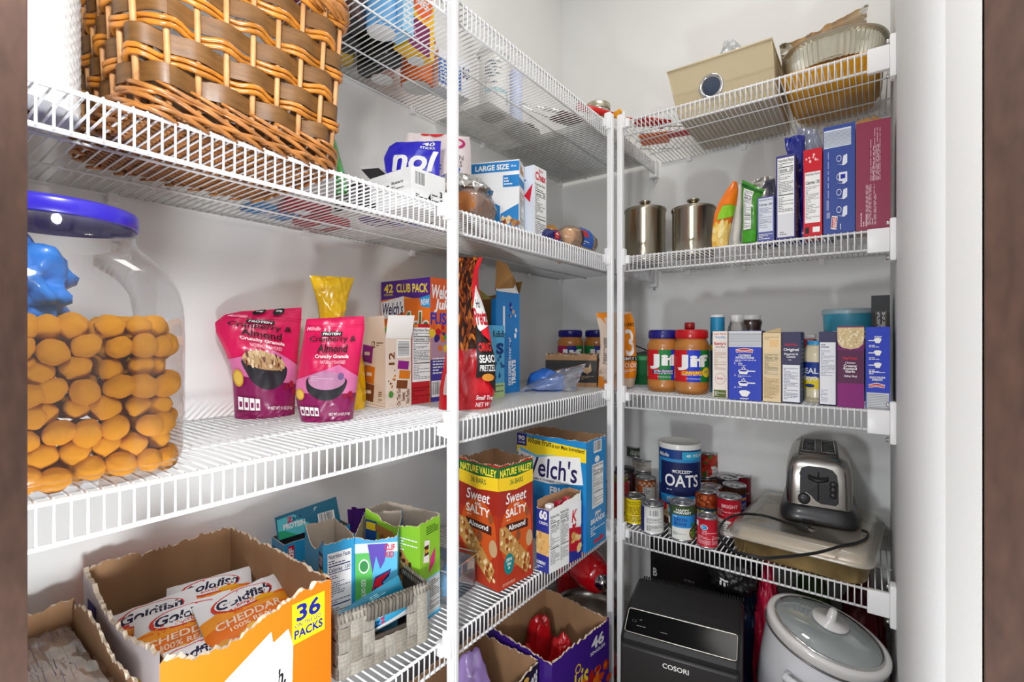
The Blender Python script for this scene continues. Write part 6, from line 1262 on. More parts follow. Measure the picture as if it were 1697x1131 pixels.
# yellow tub
YT_ = mat((226, 160, 10), .4, coat=.15, name='yellow_tub_plastic')
x0, x1 = .848, 1.072; t = thing('yellow_tub', 'yellow plastic tub on the topmost back shelf under the foil pan', 'tub', ((x0+x1)/2, -.168, Z+.001)); hY = .046
def rr_(a, b, e, z, n=64): return [(*((a*math.copysign(abs(math.cos(2*PI*k/n))**e, math.cos(2*PI*k/n))), b*math.copysign(abs(math.sin(2*PI*k/n))**e, math.sin(2*PI*k/n))), z) for k in range(n)]
def loftmb(mb, rings, m, n=64, cap0=True, cap1=False, sm=True):
    vs = [p for r in rings for p in r]; fs = [(i*n+k, i*n+(k+1) % n, (i+1)*n+(k+1) % n, (i+1)*n+k) for i in range(len(rings)-1) for k in range(n)]
    if cap0: fs.append(tuple(range(n))[::-1])
    if cap1: fs.append(tuple(range((len(rings)-1)*n, len(rings)*n)))
    return mb.add(vs, fs, m, sm)
a_, b_ = (x1-x0)/2, .140
loftmb(MB(), [rr_(a_*.80, b_*.84, .25, 0), rr_(a_*.84, b_*.88, .22, .004), rr_(a_*.93, b_*.96, .2, hY-.014), rr_(a_*.97, b_*.99, .2, hY-.013), rr_(a_, b_*1.02, .2, hY), rr_(a_*.98, b_*1.0, .2, hY+.001), rr_(a_*.91, b_*.94, .2, hY-.01), rr_(a_*.8, b_*.85, .22, .006)], YT_).add([(a_*.5*sx, b_*.5*sy, .006) for sx, sy in ((-1, -1), (1, -1), (1, 1), (-1, 1))], [(0, 1, 2, 3)], YT_).build('tub_body', t)
# foil roasting pan
ALU = mat((226, 222, 206), .34, .9, bump=.25, bscale=60, name='aluminium_foil')
t = thing('foil_pan', 'oval ribbed foil roasting pan resting on the yellow tub', 'pan', (.965, -.185, Z+hY+.004)); n = 120
def cp(v, e=.78): return math.copysign(abs(v)**e, v)
def oval(a, b, z, rib=0): return [((a+rib*(k % 2))*cp(math.cos(2*PI*k/n)), (b+rib*(k % 2))*cp(math.sin(2*PI*k/n)), z) for k in range(n)]
mb = MB(); loftmb(mb, [oval(.094, .120, 0), oval(.099, .126, .003, .004), oval(.104, .132, .03, .005), oval(.108, .136, .056, .004), oval(.119, .150, .059), oval(.122, .153, .061), oval(.119, .150, .063), oval(.106, .134, .057, .004), oval(.096, .122, .006, .004)], ALU, n, sm=False).add([(0, 0, .005)]+[(.09*math.cos(2*PI*k/n), .134*math.sin(2*PI*k/n), .006) for k in range(n)], [(0, k+1, (k+1) % n+1) for k in range(n)], ALU); mb.build('pan_body', t)
# paper bags in a clear bag
KP = mat((206, 166, 104), .8, var=.1, vscale=40, name='brown_paper')
t = thing('paper_bag_stack', 'stack of folded brown paper bags in clear plastic leaning in the foil pan', 'paper bags', (.952, -.205, Z+.118), R(4), rx=0, ry=-R(15))
mb = MB(); rd = random.Random(77)
for k in range(11): e = rd.uniform(-.006, .006); mb.box(-.070+e, -.05, .004+k*.0034, .085+e, .05, .004+k*.0034+.0022, KP)
mb.build('paper_bags', t)
MB().grid(lambda x, y: ((x-.5)*.20, (y-.5)*.125, .046+.010*noise.noise(Vector((x*10, y*8, 3)))+.035*max(0, .3-x)), 30, 16, film((240, 236, 226), .08, .1, 'bag_wrap_film', .5)).grid(lambda x, y: ((x-.5)*.20, (-.058), .002+y*.044), 20, 5, film((240, 236, 226), .08, .1, 'bag_wrap_film', .5)).build('plastic_wrap', t)

# ================================================================== back wall, lowest shelf: cans, oats, toaster
Z = ZB[4]
def can(label, u, v, r, h, body, paint=None, z=None, lidc=None, Y=None, name='food_can', group=None, open_=False, part='can_body', rz=None):
    """can whose front bottom edge is seen at pixel (u, v) on the shelf, or centred at column u and depth Y"""
    zb = Z if z is None else z
    if Y is None: p = at(u, v, zb); dv = Vector((p.x-CX, p.y-CY)).normalized(); x, y = p.x+dv.x*r, p.y+dv.y*r
    else: x, y = xb(u, Y), Y
    t = thing(name, label, 'can', (x, y, zb), facecam(x, y) if rz is None else rz)
    mb = MB().lathe([(0, .002), (r*.92, .002), (r*.96, 0), (r, .0015), (r, .004), (r*.975, .005), (r*.975, h-.005), (r, h-.004)], None, 40, mats=[TINM]*5+[body]+[TINM])
    if paint: paint(Pan(mb, cyl(r*.977, -180, 0, h-.012, .006), (.05, None)))
    mb.build(part, t)
    m = MB().lathe([(r, h-.004), (r*1.01, h-.002), (r, h), (r*.94, h), (r*.92, h-.003), (r*.8, h-.003), (r*.78, h-.0022), (r*.5, h-.0022), (r*.48, h-.003), (0, h-.003)], TINM, 40)
    if not open_: m.tube([(r*.35*math.cos(a), r*.2*math.sin(a)-r*.3, h-.0015) for a in [2*PI*i/12 for i in range(12)]], .0009, TINM, 5, closed=True).box(-.003, -r*.35, h-.002, .003, r*.1, h-.0012, TINM)
    m.build('lid', t); return t
YEL, DGR = mat((244, 214, 10), .4), mat((60, 76, 50), .4)
can('yellow can with nutrition panel nearest the corner poles', 1052, 872, .0335, .083, YEL, lambda P: (P.t('Nutrition Facts', .22, .86, .80, .93, BLACK, .03), P.r(.2, .80, .8, .82, BLACK), P.bars(.22, .42, .80, .78, 8, BLACK, 2), P.r(.2, .38, .8, .40, BLACK), P.bars(.22, .05, .80, .33, 5, BLACK, 5), P.e(.08, .3, .08, .1, pm(40, 90, 30))), open_=True)
can('white can with barcode and navy stripe right of the yellow can', 1081, 888, .0335, .085, mat((226, 226, 222), .4), lambda P: (P.r(.06, 0, .26, 1, pm(26, 36, 100)), P.bc(.38, .62, .72, .92), P.bars(.34, .36, .80, .56, 5, GREY, 3), P.bars(.34, .08, .80, .30, 6, BLACK, 5)))
def gb(P):
    P.r(0, .0, .24, 1, pm(52, 66, 44)); P.r(.24, .0, 1, .36, pm(232, 234, 226)); P.r(.24, .36, 1, .74, pm(40, 140, 216)); P.r(.24, .74, 1, 1, pm(60, 84, 44)); P.t('HAPPY\nHARVEST', .30, .78, .74, .93, WHITE, .05); P.t('GREEN\nBEANS', .30, .42, .62, .66, pm(26, 40, 110), .03); P.t('cut', .30, .68, .38, .72, WHITE, .03)
    P.e(.10, .80, .07, .09, pm(40, 150, 210)); P.bars(.06, .77, .14, .83, 2, WHITE, 3); P.r(.06, .4, .16, .6, WHITE); P.bars(.28, .12, .60, .22, 3, GREY, 3); P.bc(.04, .06, .2, .25); P.e(.82, .20, .14, .20, pm(120, 40, 20)); P.e(.82, .20, .115, .165, pm(70, 110, 40)); P.blobs(.72, .08, .9, .32, 12, [pm(110, 150, 50), pm(150, 180, 70)], .03, 3); P.blobs(.7, .38, .95, .5, 8, [pm(60, 130, 40)], .035, 5)
can('green beans can with olive, blue and white label at the shelf front', 1130, 899, .0365, .103, mat((60, 74, 44), .4), gb)
RC_ = mat((196, 20, 44), .4)
can('small red can with a blue round mark, frontmost on the shelf', 1172, 911, .0275, .083, RC_, lambda P: (P.e(.40, .72, .12, .10, WHITE), P.e(.40, .72, .105, .085, pm(40, 150, 210)), P.bars(.32, .69, .48, .75, 2, WHITE, 3), P.r(.08, .72, .2, .92, WHITE), P.bars(.34, .44, .84, .60, 3, pm(240, 190, 200), 3), P.bars(.2, .08, .6, .40, 8, pm(240, 190, 200), 5), P.bars(.64, .08, .88, .42, 7, pm(240, 190, 200), 7)))
BEAN = [pm(170, 70, 30), pm(200, 96, 44), pm(140, 50, 22), pm(220, 120, 60)]
def beans(P, c=BEAN, lab=pm(30, 80, 100), tx='RANCH STYLE'): P.blobs(0, .50, 1, 1, 110, c, .045, 3, 1.1); P.r(0, .46, 1, .98, c[2]) if False else None; P.r(.18, .28, .86, .58, lab); P.t(tx, .22, .36, .82, .50, pm(250, 230, 120), .04); P.bars(.2, .05, .8, .25, 4, GREY, 3)
can('bean can with teal label standing behind the small red can', 1171, 878, .0345, .108, mat((150, 60, 28), .4), lambda P: beans(P, tx='BEANS'))
def redw(P): P.r(0, 0, 1, .46, pm(228, 222, 216)); P.t('BRIGHT', .30, .78, .74, .88, pm(240, 200, 200), .03); P.bars(.15, .54, .85, .74, 4, pm(240, 190, 190), 3); P.poly([(0, .46), (.3, .46), (.6, .40), (.9, .46), (1, .46), (1, .54), (0, .54)], pm(196, 20, 40)); P.bars(.15, .1, .85, .35, 4, GREY, 6)
can('red over white can in front of the baking dish', 1208, 893, .0335, .112, RC_, redw)
BB = [pm(70, 40, 24), pm(100, 60, 34), pm(50, 28, 20)]
BRC = mat((80, 46, 28), .4)
can('brown bean can with a blue patch beside the baking dish', 1217, 866, .0345, .108, BRC, lambda P: (P.blobs(0, 0, 1, 1, 100, BB, .05, 3), P.r(.62, .25, .92, .80, pm(30, 60, 160)), P.t('BLACK\nBEANS', .64, .35, .9, .55, WHITE, .03), P.r(.62, .64, .92, .72, pm(230, 150, 40))))
can('dark red can at the back right of the can group', 1226, 846, .0345, .110, mat((150, 24, 48), .4), lambda P: (P.bars(.2, .4, .8, .6, 3, WHITE, 3), P.r(0, .12, 1, .2, pm(60, 10, 20))))
can('dark can at the back middle between tomato and red cans', 1206, 850, .0345, .108, mat((66, 56, 60), .4))
can('can at the far back with a plain dark side near the tomato can', 1190, 828, .0330, .108, mat((56, 60, 56), .4))
can('bean can under the tomato can right of the oats', 1178, 862, .0345, .098, mat((150, 60, 28), .4), lambda P: beans(P, tx='PINTO'))
TOM = [pm(206, 40, 24), pm(226, 70, 40), pm(60, 130, 40), pm(180, 30, 20)]
c0 = can('lower bean can stacked beneath the tomato can', 1172, 836, .0335, .085, mat((140, 56, 30), .4), lambda P: P.blobs(0, 0, 1, 1, 100, BEAN, .05, 4))
t = can('tomato can with tomatoes and leaves stacked high right of the oats', 1172, 0, .0335, .085, mat((196, 60, 40), .4), lambda P: (P.r(.6, 0, 1, .5, pm(226, 226, 220)), P.blobs(.05, .05, 1, .95, 60, TOM, .08, 3), P.r(.66, .06, .95, .42, pm(230, 230, 226)), P.bars(.68, .1, .93, .38, 5, GREY, 3)), z=Z+.0865, Y=c0.location.y)
t.location.x = c0.location.x
can('orange checked can with white label behind the yellow can', 1071, 836, .0335, .083, mat((226, 110, 40), .4), lambda P: (P.r(.38, .05, .86, .72, pm(234, 232, 226)), P.bars(.42, .1, .82, .68, 6, GREY, 3), *[P.r(.08*i, .75+.1*(i % 2), .08*i+.08, .85+.1*(i % 2), pm(246, 220, 200)) for i in range(12)]))
c1 = can('white and green can under the wide tuna tin behind the orange can', 1066, 812, .042, .062, mat((50, 84, 66), .4))
c2 = can('wide tin with pale torn label stacked behind the orange can', 1066, 0, .042, .045, mat((206, 198, 188), .4), lambda P: P.bars(.3, .3, .6, .8, 4, GREY, 3), z=Z+.0632, Y=c1.location.y); c2.location.x = c1.location.x
c3 = can('dark green chicken tin on top of the tins by the corner poles', 1047, 0, .038, .042, DGR, lambda P: (P.t('CHICKEN BR', .30, .18, .98, .50, WHITE, .04), P.t('NATURAL CHUNK', .32, .54, .90, .70, WHITE, .02), P.bars(.34, .76, .6, .84, 1, WHITE, 2)), z=Z+.1092, Y=c1.location.y+.01)
c3.location.x = c1.location.x-.034
SAU = mat((150, 34, 16), .2, coat=.6); DSA = mat((50, 20, 18), .2, coat=.6)
bottle('sauce_jar', 'red sauce jar with a gold lid right behind the corner poles', 'jar', xb(1024, -.33), -.33, .036, .125, SAU, mat((150, 130, 60), .35, .8), .8, .018, z=Z)
bottle('sauce_jar', 'dark red jar with a black lid behind the corner poles', 'jar', xb(1036, -.245), -.245, .036, .135, DSA, mat((44, 44, 46), .35, .6), .8, .018, z=Z)
# oats canister
OB = mat((28, 90, 160), .4, coat=.15); ro = .0625; xo, yo = xb(1126, -.232), -.232; ho = zz(737, xo, yo-ro)-Z
t = thing('oats_canister', 'tall round rolled oats canister with white lid among the cans', 'canister', (xo, yo, Z), facecam(xo, yo))
def oats(P):
    P.r(0, 0, .09, 1, pm(226, 226, 220)); P.r(.09, 0, 1, 1, pm(20, 60, 130)); P.r(.09, .5, 1, .86, pm(50, 140, 200)); P.r(.18, .36, .90, .82, pm(18, 30, 84)); P.ring(.54, .70, .16, .02, .3, WHITE, 0, 180); P.t('ROLLED', .40, .68, .66, .72, WHITE, .02); P.t('OATS', .27, .50, .81, .66, WHITE, .03); P.bars(.30, .44, .78, .47, 1, pm(180, 190, 220), 3)
    P.r(.18, .27, .90, .38, pm(30, 140, 206)); P.t('Quick Cook', .30, .30, .78, .355, WHITE, .03); P.r(.54, .86, 1, .96, pm(50, 170, 210)); P.t('40', .60, .89, .67, .93, WHITE, .04); P.t('WHOLE GRAIN', .70, .89, .95, .93, WHITE, .01); P.t('Millville', .14, .88, .34, .93, WHITE, .02, .2)
    P.e(.56, .10, .44, .15, pm(90, 40, 24)); P.e(.56, .16, .42, .10, pm(226, 196, 150)); P.blobs(.2, .08, .94, .26, 60, [pm(236, 210, 160), pm(214, 180, 124), pm(246, 230, 200)], .035, 3, .6); P.blobs(.3, .1, .9, .24, 7, [pm(30, 36, 80)], .035, 9, .9)
    P.poly([(.20, .12), (.12, .20), (.13, .28), (.19, .285), (.205, .26), (.23, .285), (.30, .27), (.31, .20)], pm(206, 20, 40)); P.bars(.15, .2, .28, .25, 2, WHITE, 3)
mb = MB().lathe([(0, 0), (ro, 0), (ro, ho-.01)], OB, 48); oats(Pan(mb, cyl(ro+.0003, -180, 0, ho-.012, .0), (.05, None))); mb.build('canister_body', t)
MB().lathe([(ro*1.035, ho-.016), (ro*1.04, ho-.002), (ro*1.03, ho), (ro*.95, ho), (ro*.94, ho-.003), (0, ho-.003)], mat((232, 230, 224), .35, coat=.2), 48).build('lid', t)

# --- baking dish with plastic lid
ang = R(-4); t = thing('baking_dish', 'rectangular metal baking dish with a cloudy plastic lid on the lowest back shelf', 'baking dish', (.905, -.225, Z), ang)
a_, b_ = .158, .190
PANM = mat((176, 150, 100), .35, .85, var=.28, vscale=22, bump=.1, bscale=60, name='stained_baking_metal')
loftmb(MB(), [rr_(a_*.90, b_*.92, .22, 0), rr_(a_*.92, b_*.94, .22, .004), rr_(a_*.955, b_*.97, .2, .046), rr_(a_*1.0, b_*1.0, .2, .048), rr_(a_*1.0, b_*1.0, .2, .050), rr_(a_*.945, b_*.96, .2, .048), rr_(a_*.91, b_*.93, .22, .006)], PANM).add([(a_*.86*sx, b_*.88*sy, .005) for sx, sy in ((-1, -1), (1, -1), (1, 1), (-1, 1))], [(0, 1, 2, 3)], PANM).build('pan', t)
FOOD = mat((222, 190, 130), .7, var=.12, vscale=14, bump=.3, bscale=40)
loftmb(MB(), [rr_(a_*.88, b_*.90, .22, .007), rr_(a_*.90, b_*.92, .22, .040), rr_(a_*.86, b_*.88, .25, .044)], FOOD, cap1=True).build('cake', t)
LIDP = film((244, 240, 228), .34, .25, 'cloudy_lid_plastic', .5)
loftmb(MB(), [rr_(a_*1.03, b_*1.025, .2, .047), rr_(a_*1.035, b_*1.03, .2, .054), rr_(a_*.98, b_*.985, .2, .056), rr_(a_*.95, b_*.955, .2, .070), rr_(a_*.92, b_*.93, .22, .076), rr_(a_*.74, b_*.78, .2, .076), rr_(a_*.73, b_*.77, .2, .0745), rr_(a_*.01, b_*.01, .2, .0745)], LIDP, cap0=False, cap1=True).build('lid', t)
# --- toaster
ztop = Z+.0765; tx, ty = .945, -.165
t = thing('toaster', 'brushed steel two slot toaster with black front panel standing on the baking dish lid', 'toaster', (xb(1356, -.27), -.27, ztop+.001), R(4))
W2, D2 = .078, .135
RBK = mat((34, 34, 37), .38, coat=.2, name='black_toaster_plastic')
mb = MB()                                      # flared black base
def rb(a, b, z, dy=0, e=.32): return [(x, y+dy+b_c, z_) for (x, y, z_) in rr_(a, b, e, z)]
b_c = D2/1.0
rings = [rb(.090, .148, .002), rb(.092, .150, .010), rb(.088, .146, .026), rb(.081, .139, .040), rb(.0765, .135, .046)]
loftmb(mb, rings, RBK, cap1=True); mb.build('base', t)
mb = MB(); Hh = .178
rings = [rb(.0755, .134, .040, 0, .26), rb(.077, .135, .08, 0, .26), rb(.0765, .1345, .12, 0, .26), rb(.0735, .131, .148, 0, .27), rb(.067, .124, .166, 0, .3), rb(.056, .112, .176, 0, .34), rb(.045, .10, Hh, 0, .4)]
TS = mat((186, 182, 176), .27, 1, bump=.08, bscale=120, aniso=(.02, .02, 1), name='brushed_toaster_steel')
loftmb(mb, rings, TS, cap0=False, cap1=True)
for sx in (-1, 1): mb.tube([(sx*.062, .0005, .048), (sx*.062, -.0007, .09), (sx*.060, .002, .13), (sx*.055, .010, .155), (sx*.046, .022, .172)], .0009, RBK, 5)
mb.build('shell', t)
mb = MB(); mb.rbox(-.046, .025, Hh-.004, .046, .245, Hh+.0035, .003, mat((70, 62, 56), .4, .6)); mb.build('top_plate', t)
DKS = mat((8, 7, 6), .8)
for x in (-.023, .023):
    m = MB().box(x-.015, .045, Hh+.0033, x+.015, .225, Hh+.0040, DKS); m.tube([(x-.015, .045, Hh+.004), (x+.015, .045, Hh+.004), (x+.015, .225, Hh+.004), (x-.015, .225, Hh+.004)], .0012, CHROME, 5, closed=True)
    for k in range(8): m.tube([(x-.012, .055+.022*k, Hh+.0042), (x+.012, .055+.022*k, Hh+.0042)], .0008, CHROME, 4)
    m.build('slot', t)
# front panel outline (x, z) on the toaster face
pts = []
def fpanel(l): 
    out = [(-.040, .070), (-.041, .130), (-.036, .144), (-.022, .150), (.014, .150), (.030, .146), (.040, .134), (.043, .110), (.043, .062), (.038, .056), (.006, .056), (-.006, .062), (-.016, .074), (-.028, .082)]
    return out
def yface(x, z):
    e = .26; a, b = .077, .135; zz_ = z
    if z > .12: a, b = (.0765-(z-.12)/.028*.003, .1345-(z-.12)/.028*.0035)
    q = max(0, 1-(abs(x)/a)**(2/e)); return b_c-b*q**(e/2)
mb = MB(); out = fpanel(0); n = len(out); c_ = (0, .1)
vs = [(x, yface(x, z)-.003, z) for x, z in out]+[(x*1.04, yface(x, z)+.001, z) for x, z in out]
mb.add([(0.0, yface(0, .105)-.003, .105)]+vs, [(0, (i+1) % n+1, i+1) for i in range(n)]+[(i+1, (i+1) % n+1, n+(i+1) % n+1, n+i+1) for i in range(n)], mat((24, 25, 29), .5)); mb.build('control_panel', t)
MB().rbox(-.0015, yface(0, .1)-.0042, .064, .0015, yface(0, .1)-.002, .138, .0005, DKS).build('lever_track', t)
m = MB(); m.grid(lambda x, y: ((x-.5)*.046, -.004-.013*math.sin(PI*x)**.6*(.4+.6*math.sin(PI*y)), .118+.012*(y-.5)+.006*(abs(x-.5)*2)**2), 14, 8, RBK).grid(lambda x, y: ((x-.5)*.046, .001, .118+.012*(y-.5)+.006*(abs(x-.5)*2)**2), 4, 2, RBK).build('lever', t)
for z in (.110, .096, .082): MB().lathe([(0, .004), (.006, .0035), (.0085, .001), (.0085, 0)], RBK, 20, TR(.033, yface(.033, z)-.003, z, PI/2, 0, 0, 1)).build('button', t)
m = MB().lathe([(.0145, 0), (.0145, .003), (.0135, .010), (.0125, .011), (0, .011)], RBK, 28, TR(-.032, yface(-.032, .064)-.0005, .064, PI/2)); m.box(-.033, yface(-.032, .064)-.0135, .055, -.031, yface(-.032, .064)-.011, .073, RBK); m.build('dial', t)
m = MB(); P = Pan(m, lambda x, y, l: ((x-.5)*.10, yface((x-.5)*.1, .064)-l-.0003, .05+y*.035)); P.bars(.05, .78, .45, .92, 1, BLACK, 3); m.build('dial_marks', t)
# cord
CORD = mat((22, 22, 24), .45)
def zc(p, dz=.0035): return tuple(Vector(p))
path = [at(u, v, ztop+.0045) for u, v in ((1428, 880), (1438, 884), (1436, 893), (1420, 901), (1395, 906), (1360, 916), (1330, 921), (1300, 924), (1265, 926), (1235, 920))]
low = [at(1212, 911, Z+.030), at(1199, 897, Z+.012), at(1192, 882, Z+.006+.09), at(1193, 868, Z+.10), at(1203, 859, Z+.092)]
low = [at(1216, 915, ztop-.006), at(1200, 902, ztop-.012), at(1192, 886, ztop-.006), at(1194, 872, ztop+.012), at(1206, 860, ztop+.014), at(1230, 853, ztop+.008)]
hi = [at(u, v, ztop+.0045) for u, v in ((1255, 854), (1275, 858), (1300, 866), (1325, 874))]
def smooth(P, n=6):
    P = [Vector(p) for p in P]; out = []
    for i in range(len(P)-1):
        a, b, c, d_ = P[max(i-1, 0)], P[i], P[i+1], P[min(i+2, len(P)-1)]
        for k in range(n): t_ = k/n; out.append(.5*((2*b)+(-a+c)*t_+(2*a-5*b+4*c-d_)*t_**2+(-a+3*b-3*c+d_)*t_**3))
    return out+[P[-1]]
full = smooth(path+low+hi)
Mi = t.matrix_basis.inverted(); base = [Mi @ Vector((t.location.x+.06, t.location.y+.24, ztop+.012)), Mi @ Vector((1.05, -.13, ztop+.006)), Mi @ path[0]]
mb = MB(); allp = [Mi @ p for p in full]; mb.tube(allp, .0026, CORD, 8); mb.tube([p+Vector((0, .0035, .001)) for p in allp], .0022, CORD, 8); cordo = mb.build('power_cord', t)
pe = Mi @ hi[-1]; dv = (pe-(Mi @ hi[-2])).normalized()
m = MB().rbox(-.002, -.008, -.005, .024, .008, .011, .003, RBK, TR(pe.x, pe.y, pe.z, 0, 0, math.atan2(dv.y, dv.x))); m.box(.024, -.005, 0, .036, -.0035, .006, CHROME, TR(pe.x, pe.y, pe.z, 0, 0, math.atan2(dv.y, dv.x))).box(.024, .0035, 0, .036, .005, .006, CHROME, TR(pe.x, pe.y, pe.z, 0, 0, math.atan2(dv.y, dv.x))); m.build('plug', cordo)

# ================================================================== floor, right side: air fryer, slow cooker, bags
ABK = mat((22, 22, 24), .45, bump=.3, bscale=700, name='matt_black_plastic'); GLB = mat((6, 7, 9), .12, spec=.1, name='glossy_black_panel'); RIM = mat((190, 186, 176), .3, .9); SAT = mat((44, 43, 44), .42, .3)
zt = .435
bl, br_ = at(1062, 954, zt), at(1232, 992, zt)
t = thing('air_fryer', 'big matt black air fryer with a glossy slanted touch panel on the floor', 'air fryer', ((bl.x), bl.y, 0), math.atan2(br_.y-bl.y, br_.x-bl.x)); w = (br_-bl).length
# side profile (y forward is negative, z)
T_ = lambda u, v, z: t.matrix_basis.inverted() @ at(u, v, z)
zp = .418; pa = T_(1030, 1003, zp); yb_ = pa.y
prof = [(0, .02), (0, zt-.02), (-.012, zt), (-.115, zt-.006), (-.195, zt-.075), (-.205, zt-.085), (-.262, zt-.10), (-.268, zt-.30), (-.25, .02)]
prof = [(.0, .02), (.0, zt-.012), (-.010, zt), (-.120, zt-.006), (-.150, zt-.012), (-.204, zt-.047), (-.212, zt-.056), (-.216, zt-.20), (-.21, .02)]
def hexa(mb, prof, x0, x1, m):
    n = len(prof); vs = [(x0, y, z) for y, z in prof]+[(x1, y, z) for y, z in prof]
    return mb.add(vs, [tuple(range(n)), tuple(range(n, 2*n))[::-1]]+[(i, n+i, n+(i+1) % n, (i+1) % n) for i in range(n)], m)
body = hexa(MB(), prof, -.004, w+.002, ABK).build('body', t, bevel=.010)
yA, zA, yB, zB = prof[4][0], prof[4][1], prof[5][0], prof[5][1]
def slant(x, y, l):
    nx = Vector((0, zA-zB, -(yA-yB))); nn = Vector((0, -(zA-zB), (yA-yB))).normalized() ; 
    p = Vector((x*(w-.002)-.0, yB+(yA-yB)*y, zB+(zA-zB)*y)); nrm = Vector((0, -(zA-zB), yA-yB)).normalized(); return tuple(p+nrm*l)
mb = MB()
def rrect(x0, y0, x1, y1, rx, ry, n=6):
    o = []
    for cx_, cy_, a in ((x1-rx, y1-ry, 0), (x0+rx, y1-ry, 90), (x0+rx, y0+ry, 180), (x1-rx, y0+ry, 270)):
        for k in range(n+1): o.append((cx_+rx*math.cos(R(a+90*k/n)), cy_+ry*math.sin(R(a+90*k/n))))
    return o
oo = rrect(.02, .05, .98, .95, .03, .08); mb.add([slant(x, y, .0012) for x, y in oo], [tuple(range(len(oo)))], GLB)
P = Pan(mb, lambda x, y, l: slant(x, y, .0014+l)); P.ring(.09, .5, .02, .05, .1, GREY); P.bars(.14, .55, .24, .62, 1, GREY, 3); P.bars(.12, .32, .26, .38, 1, GREY, 4); P.bars(.34, .3, .44, .36, 1, GREY, 4)
mb.build('control_panel', t)
MB().tube([slant(x, y, .0015) for x, y in oo], .0013, RIM, 5, closed=True).build('panel_rim', t)
mb = MB(); P = Pan(mb, lambda x, y, l: (x*w, prof[6][0]-.012-l, .0+y*(zt-.09))); mb.rbox(.000, -.224, .05, w-.002, -.200, zt-.064, .006, SAT); P.fn = lambda x, y, l: (x*w, -.2242-l, y*(zt-.064)); P.t('COSORI', .38, .925, .60, .955, WHITE, .02); mb.build('basket_front', t)
mb = MB(); [mb.box(.01+k*.0062, -.010, zt-.0035, .013+k*.0062, .0005, zt+.0006, mat((20, 20, 22), .5)) for k in range(int(w/.0062))]
mb.build('vent_grille', t)
# slow cooker, leaning
SC_W = mat((224, 224, 228), .22, coat=.6, name='white_cooker_enamel'); SC_R = mat((214, 212, 210), .2, coat=.7)
cc = Vector((.962, -.455, .422))
t = thing('slow_cooker', 'white round slow cooker with glass lid leaning behind the air fryer', 'slow cooker', cc, 0); t.rotation_euler = (R(6), R(14), R(0))
ccp = cc
rs, ry_ = .122, .108
def el(r_, z, n=64): return [(rs*r_*math.cos(2*PI*k/n), ry_*r_*math.sin(2*PI*k/n), z) for k in range(n)]
loftmb(MB(), [el(.80, -.185), el(.86, -.18), el(.92, -.10), el(.97, -.020), el(.98, -.012)], SC_W).build('base_pot', t)
MB().tube(el(.99, -.014), .0028, mat((110, 108, 106), .3, .7), 6, closed=True).build('trim_band', t)
loftmb(MB(), [el(.985, -.012), el(1.0, -.004), el(1.01, .004), el(.995, .011), el(.93, .014), el(.87, .009), el(.85, -.004), el(.82, -.10), el(.70, -.15)], SC_R, cap0=False, cap1=True).build('crock_rim', t)
GLS = film((196, 208, 208), .42, .05, 'fogged_lid_glass', .7)
loftmb(MB(), [el(.87, .011), el(.80, .020), el(.62, .028), el(.4, .033), el(.1, .036)], GLS, cap0=False, cap1=True).build('glass_lid', t)
MB().tube(el(.87, .012), .0034, CHROME, 6, closed=True).build('lid_ring', t)
loftmb(MB(), [[(.036*math.cos(2*PI*k/64), .036*math.sin(2*PI*k/64), .037) for k in range(64)], [(.036*math.cos(2*PI*k/64), .036*math.sin(2*PI*k/64), .041) for k in range(64)], [(.010*math.cos(2*PI*k/64), .012*math.sin(2*PI*k/64), .044) for k in range(64)], [(.009*math.cos(2*PI*k/64), .015*math.sin(2*PI*k/64), .062) for k in range(64)], [(.006*math.cos(2*PI*k/64), .010*math.sin(2*PI*k/64), .068) for k in range(64)]], SC_R, cap1=True).build('lid_knob', t)
MB().tube([(-.045, -ry_*.93, -.07), (-.05, -ry_*1.10, -.066), (0, -ry_*1.22, -.064), (.05, -ry_*1.10, -.066), (.045, -ry_*.93, -.07)], .009, SC_W, 10).build('handle', t)
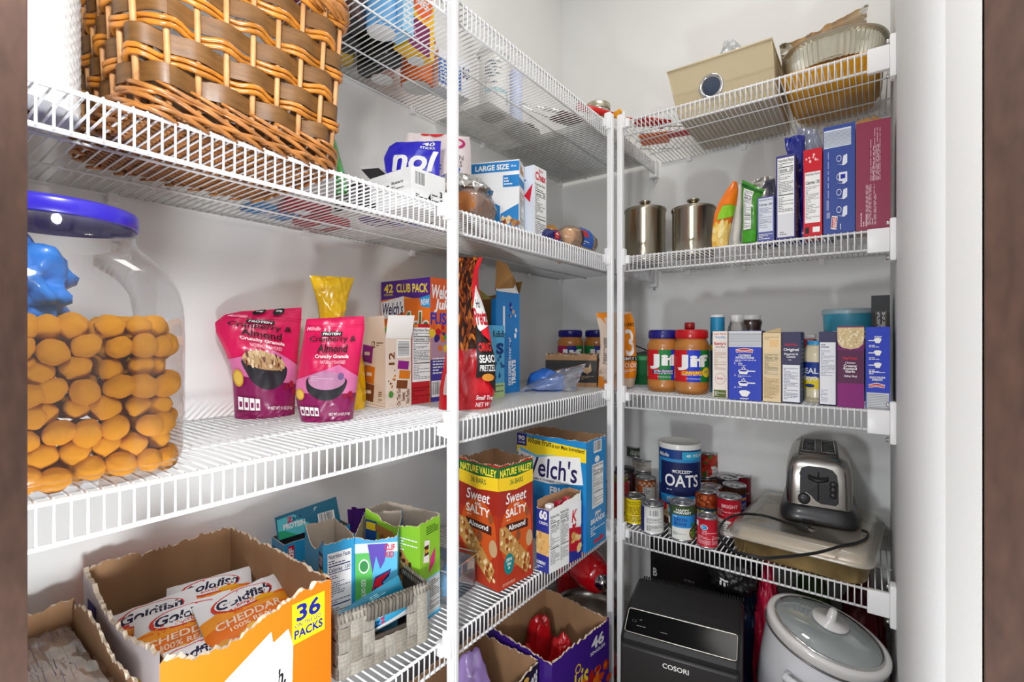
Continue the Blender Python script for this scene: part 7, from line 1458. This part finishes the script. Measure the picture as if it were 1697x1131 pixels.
# stand and pan underneath
o = MB().lathe([(0, 0), (.12, 0), (.125, .004), (.125, .190), (0, .190)], BLACK, 40).build('round_box'); o.location = (.945, -.455, 0); o.scale = (.8, .8, 1); tag(o, 'round black box on the floor carrying the slow cooker', 'box')
t = thing('frying_pan', 'black round pan rim in front of the slow cooker at the bottom', 'pan', (.985, -.80, .0), R(0))
MB().lathe([(0, 0), (.13, 0), (.135, .01), (.135, .20), (.13, .206), (.0, .212)], mat((24, 24, 26), .35, coat=.3), 48).build('pan_body', t)
t.location = (.955, -.70, 0); t.scale = (.62, .62, 1.28)
BKC2 = mat((16, 16, 17), .5, bump=.2, bscale=60); 
t, w = put_box('appliance_carton', 'black appliance carton in the dark corner behind the air fryer', 'carton', (.46, -.21, 0), (.68, -.21, 0), 0, 0)
mb = carton(MB(), w, .17, .44, (20, 20, 22)); P = Pan(mb, front(w, .44)); P.t('B', .04, .72, .10, .78, WHITE, .04); P.bars(.5, .74, .9, .77, 1, GREY, 2); mb.build('body', t)
FB = lambda c, sd, rx, ry, rz: blobmb(rx, ry, rz, mat(c, .45, coat=.1, bump=.6, bscale=40), sd, .22, 9, 5, fine=.09)
for (nm, lab, cat, mbk, loc, rz) in (
    ('foil_bag', 'glossy crimson bag standing between the air fryer and the slow cooker', 'bag', FB((190, 14, 60), 101, .034, .05, .27), (.822, -.30, 0), 10),
    ('sports_bag', 'dark bag with blue dotted fabric behind the air fryer', 'bag', FB((16, 40, 76), 103, .05, .05, .23), (.76, -.14, 0), 30),
    ('baseball_hat', 'black hat with white lettering resting behind the air fryer', 'hat', FB((24, 24, 26), 105, .06, .05, .05), (.735, -.30, .395), -20),
    ('green_bag', 'green and yellow bag behind the slow cooker lid', 'bag', FB((70, 110, 34), 107, .05, .05, .25), (.91, -.11, 0), 0),
    ('red_bag', 'dark red bag at the right wall behind the slow cooker', 'bag', FB((96, 10, 22), 109, .045, .06, .25), (1.025, -.14, 0), 40),
    ('black_bag', 'black plastic bag on the floor between the air fryer and the slow cooker', 'bag', FB((18, 18, 20), 111, .05, .05, .11), (.845, -.62, 0), 0)):
    if nm == 'baseball_hat': P = Pan(mbk, lambda x, y, l: (-.01+x*.03, -.052-l, .02+y*.02)); P.t('m', 0, 0, 1, 1, WHITE, .05)
    if nm == 'foil_bag': P = Pan(mbk, lambda x, y, l: ((x-.5)*.05, -.046-l, .12+y*.1)); P.blobs(.1, .0, .9, .5, 6, [pm(240, 120, 60), pm(220, 60, 60)], .2, 2)
    o = mbk.build(nm); o.location = loc; o.rotation_euler = (0, 0, R(rz)); tag(o, lab, cat)
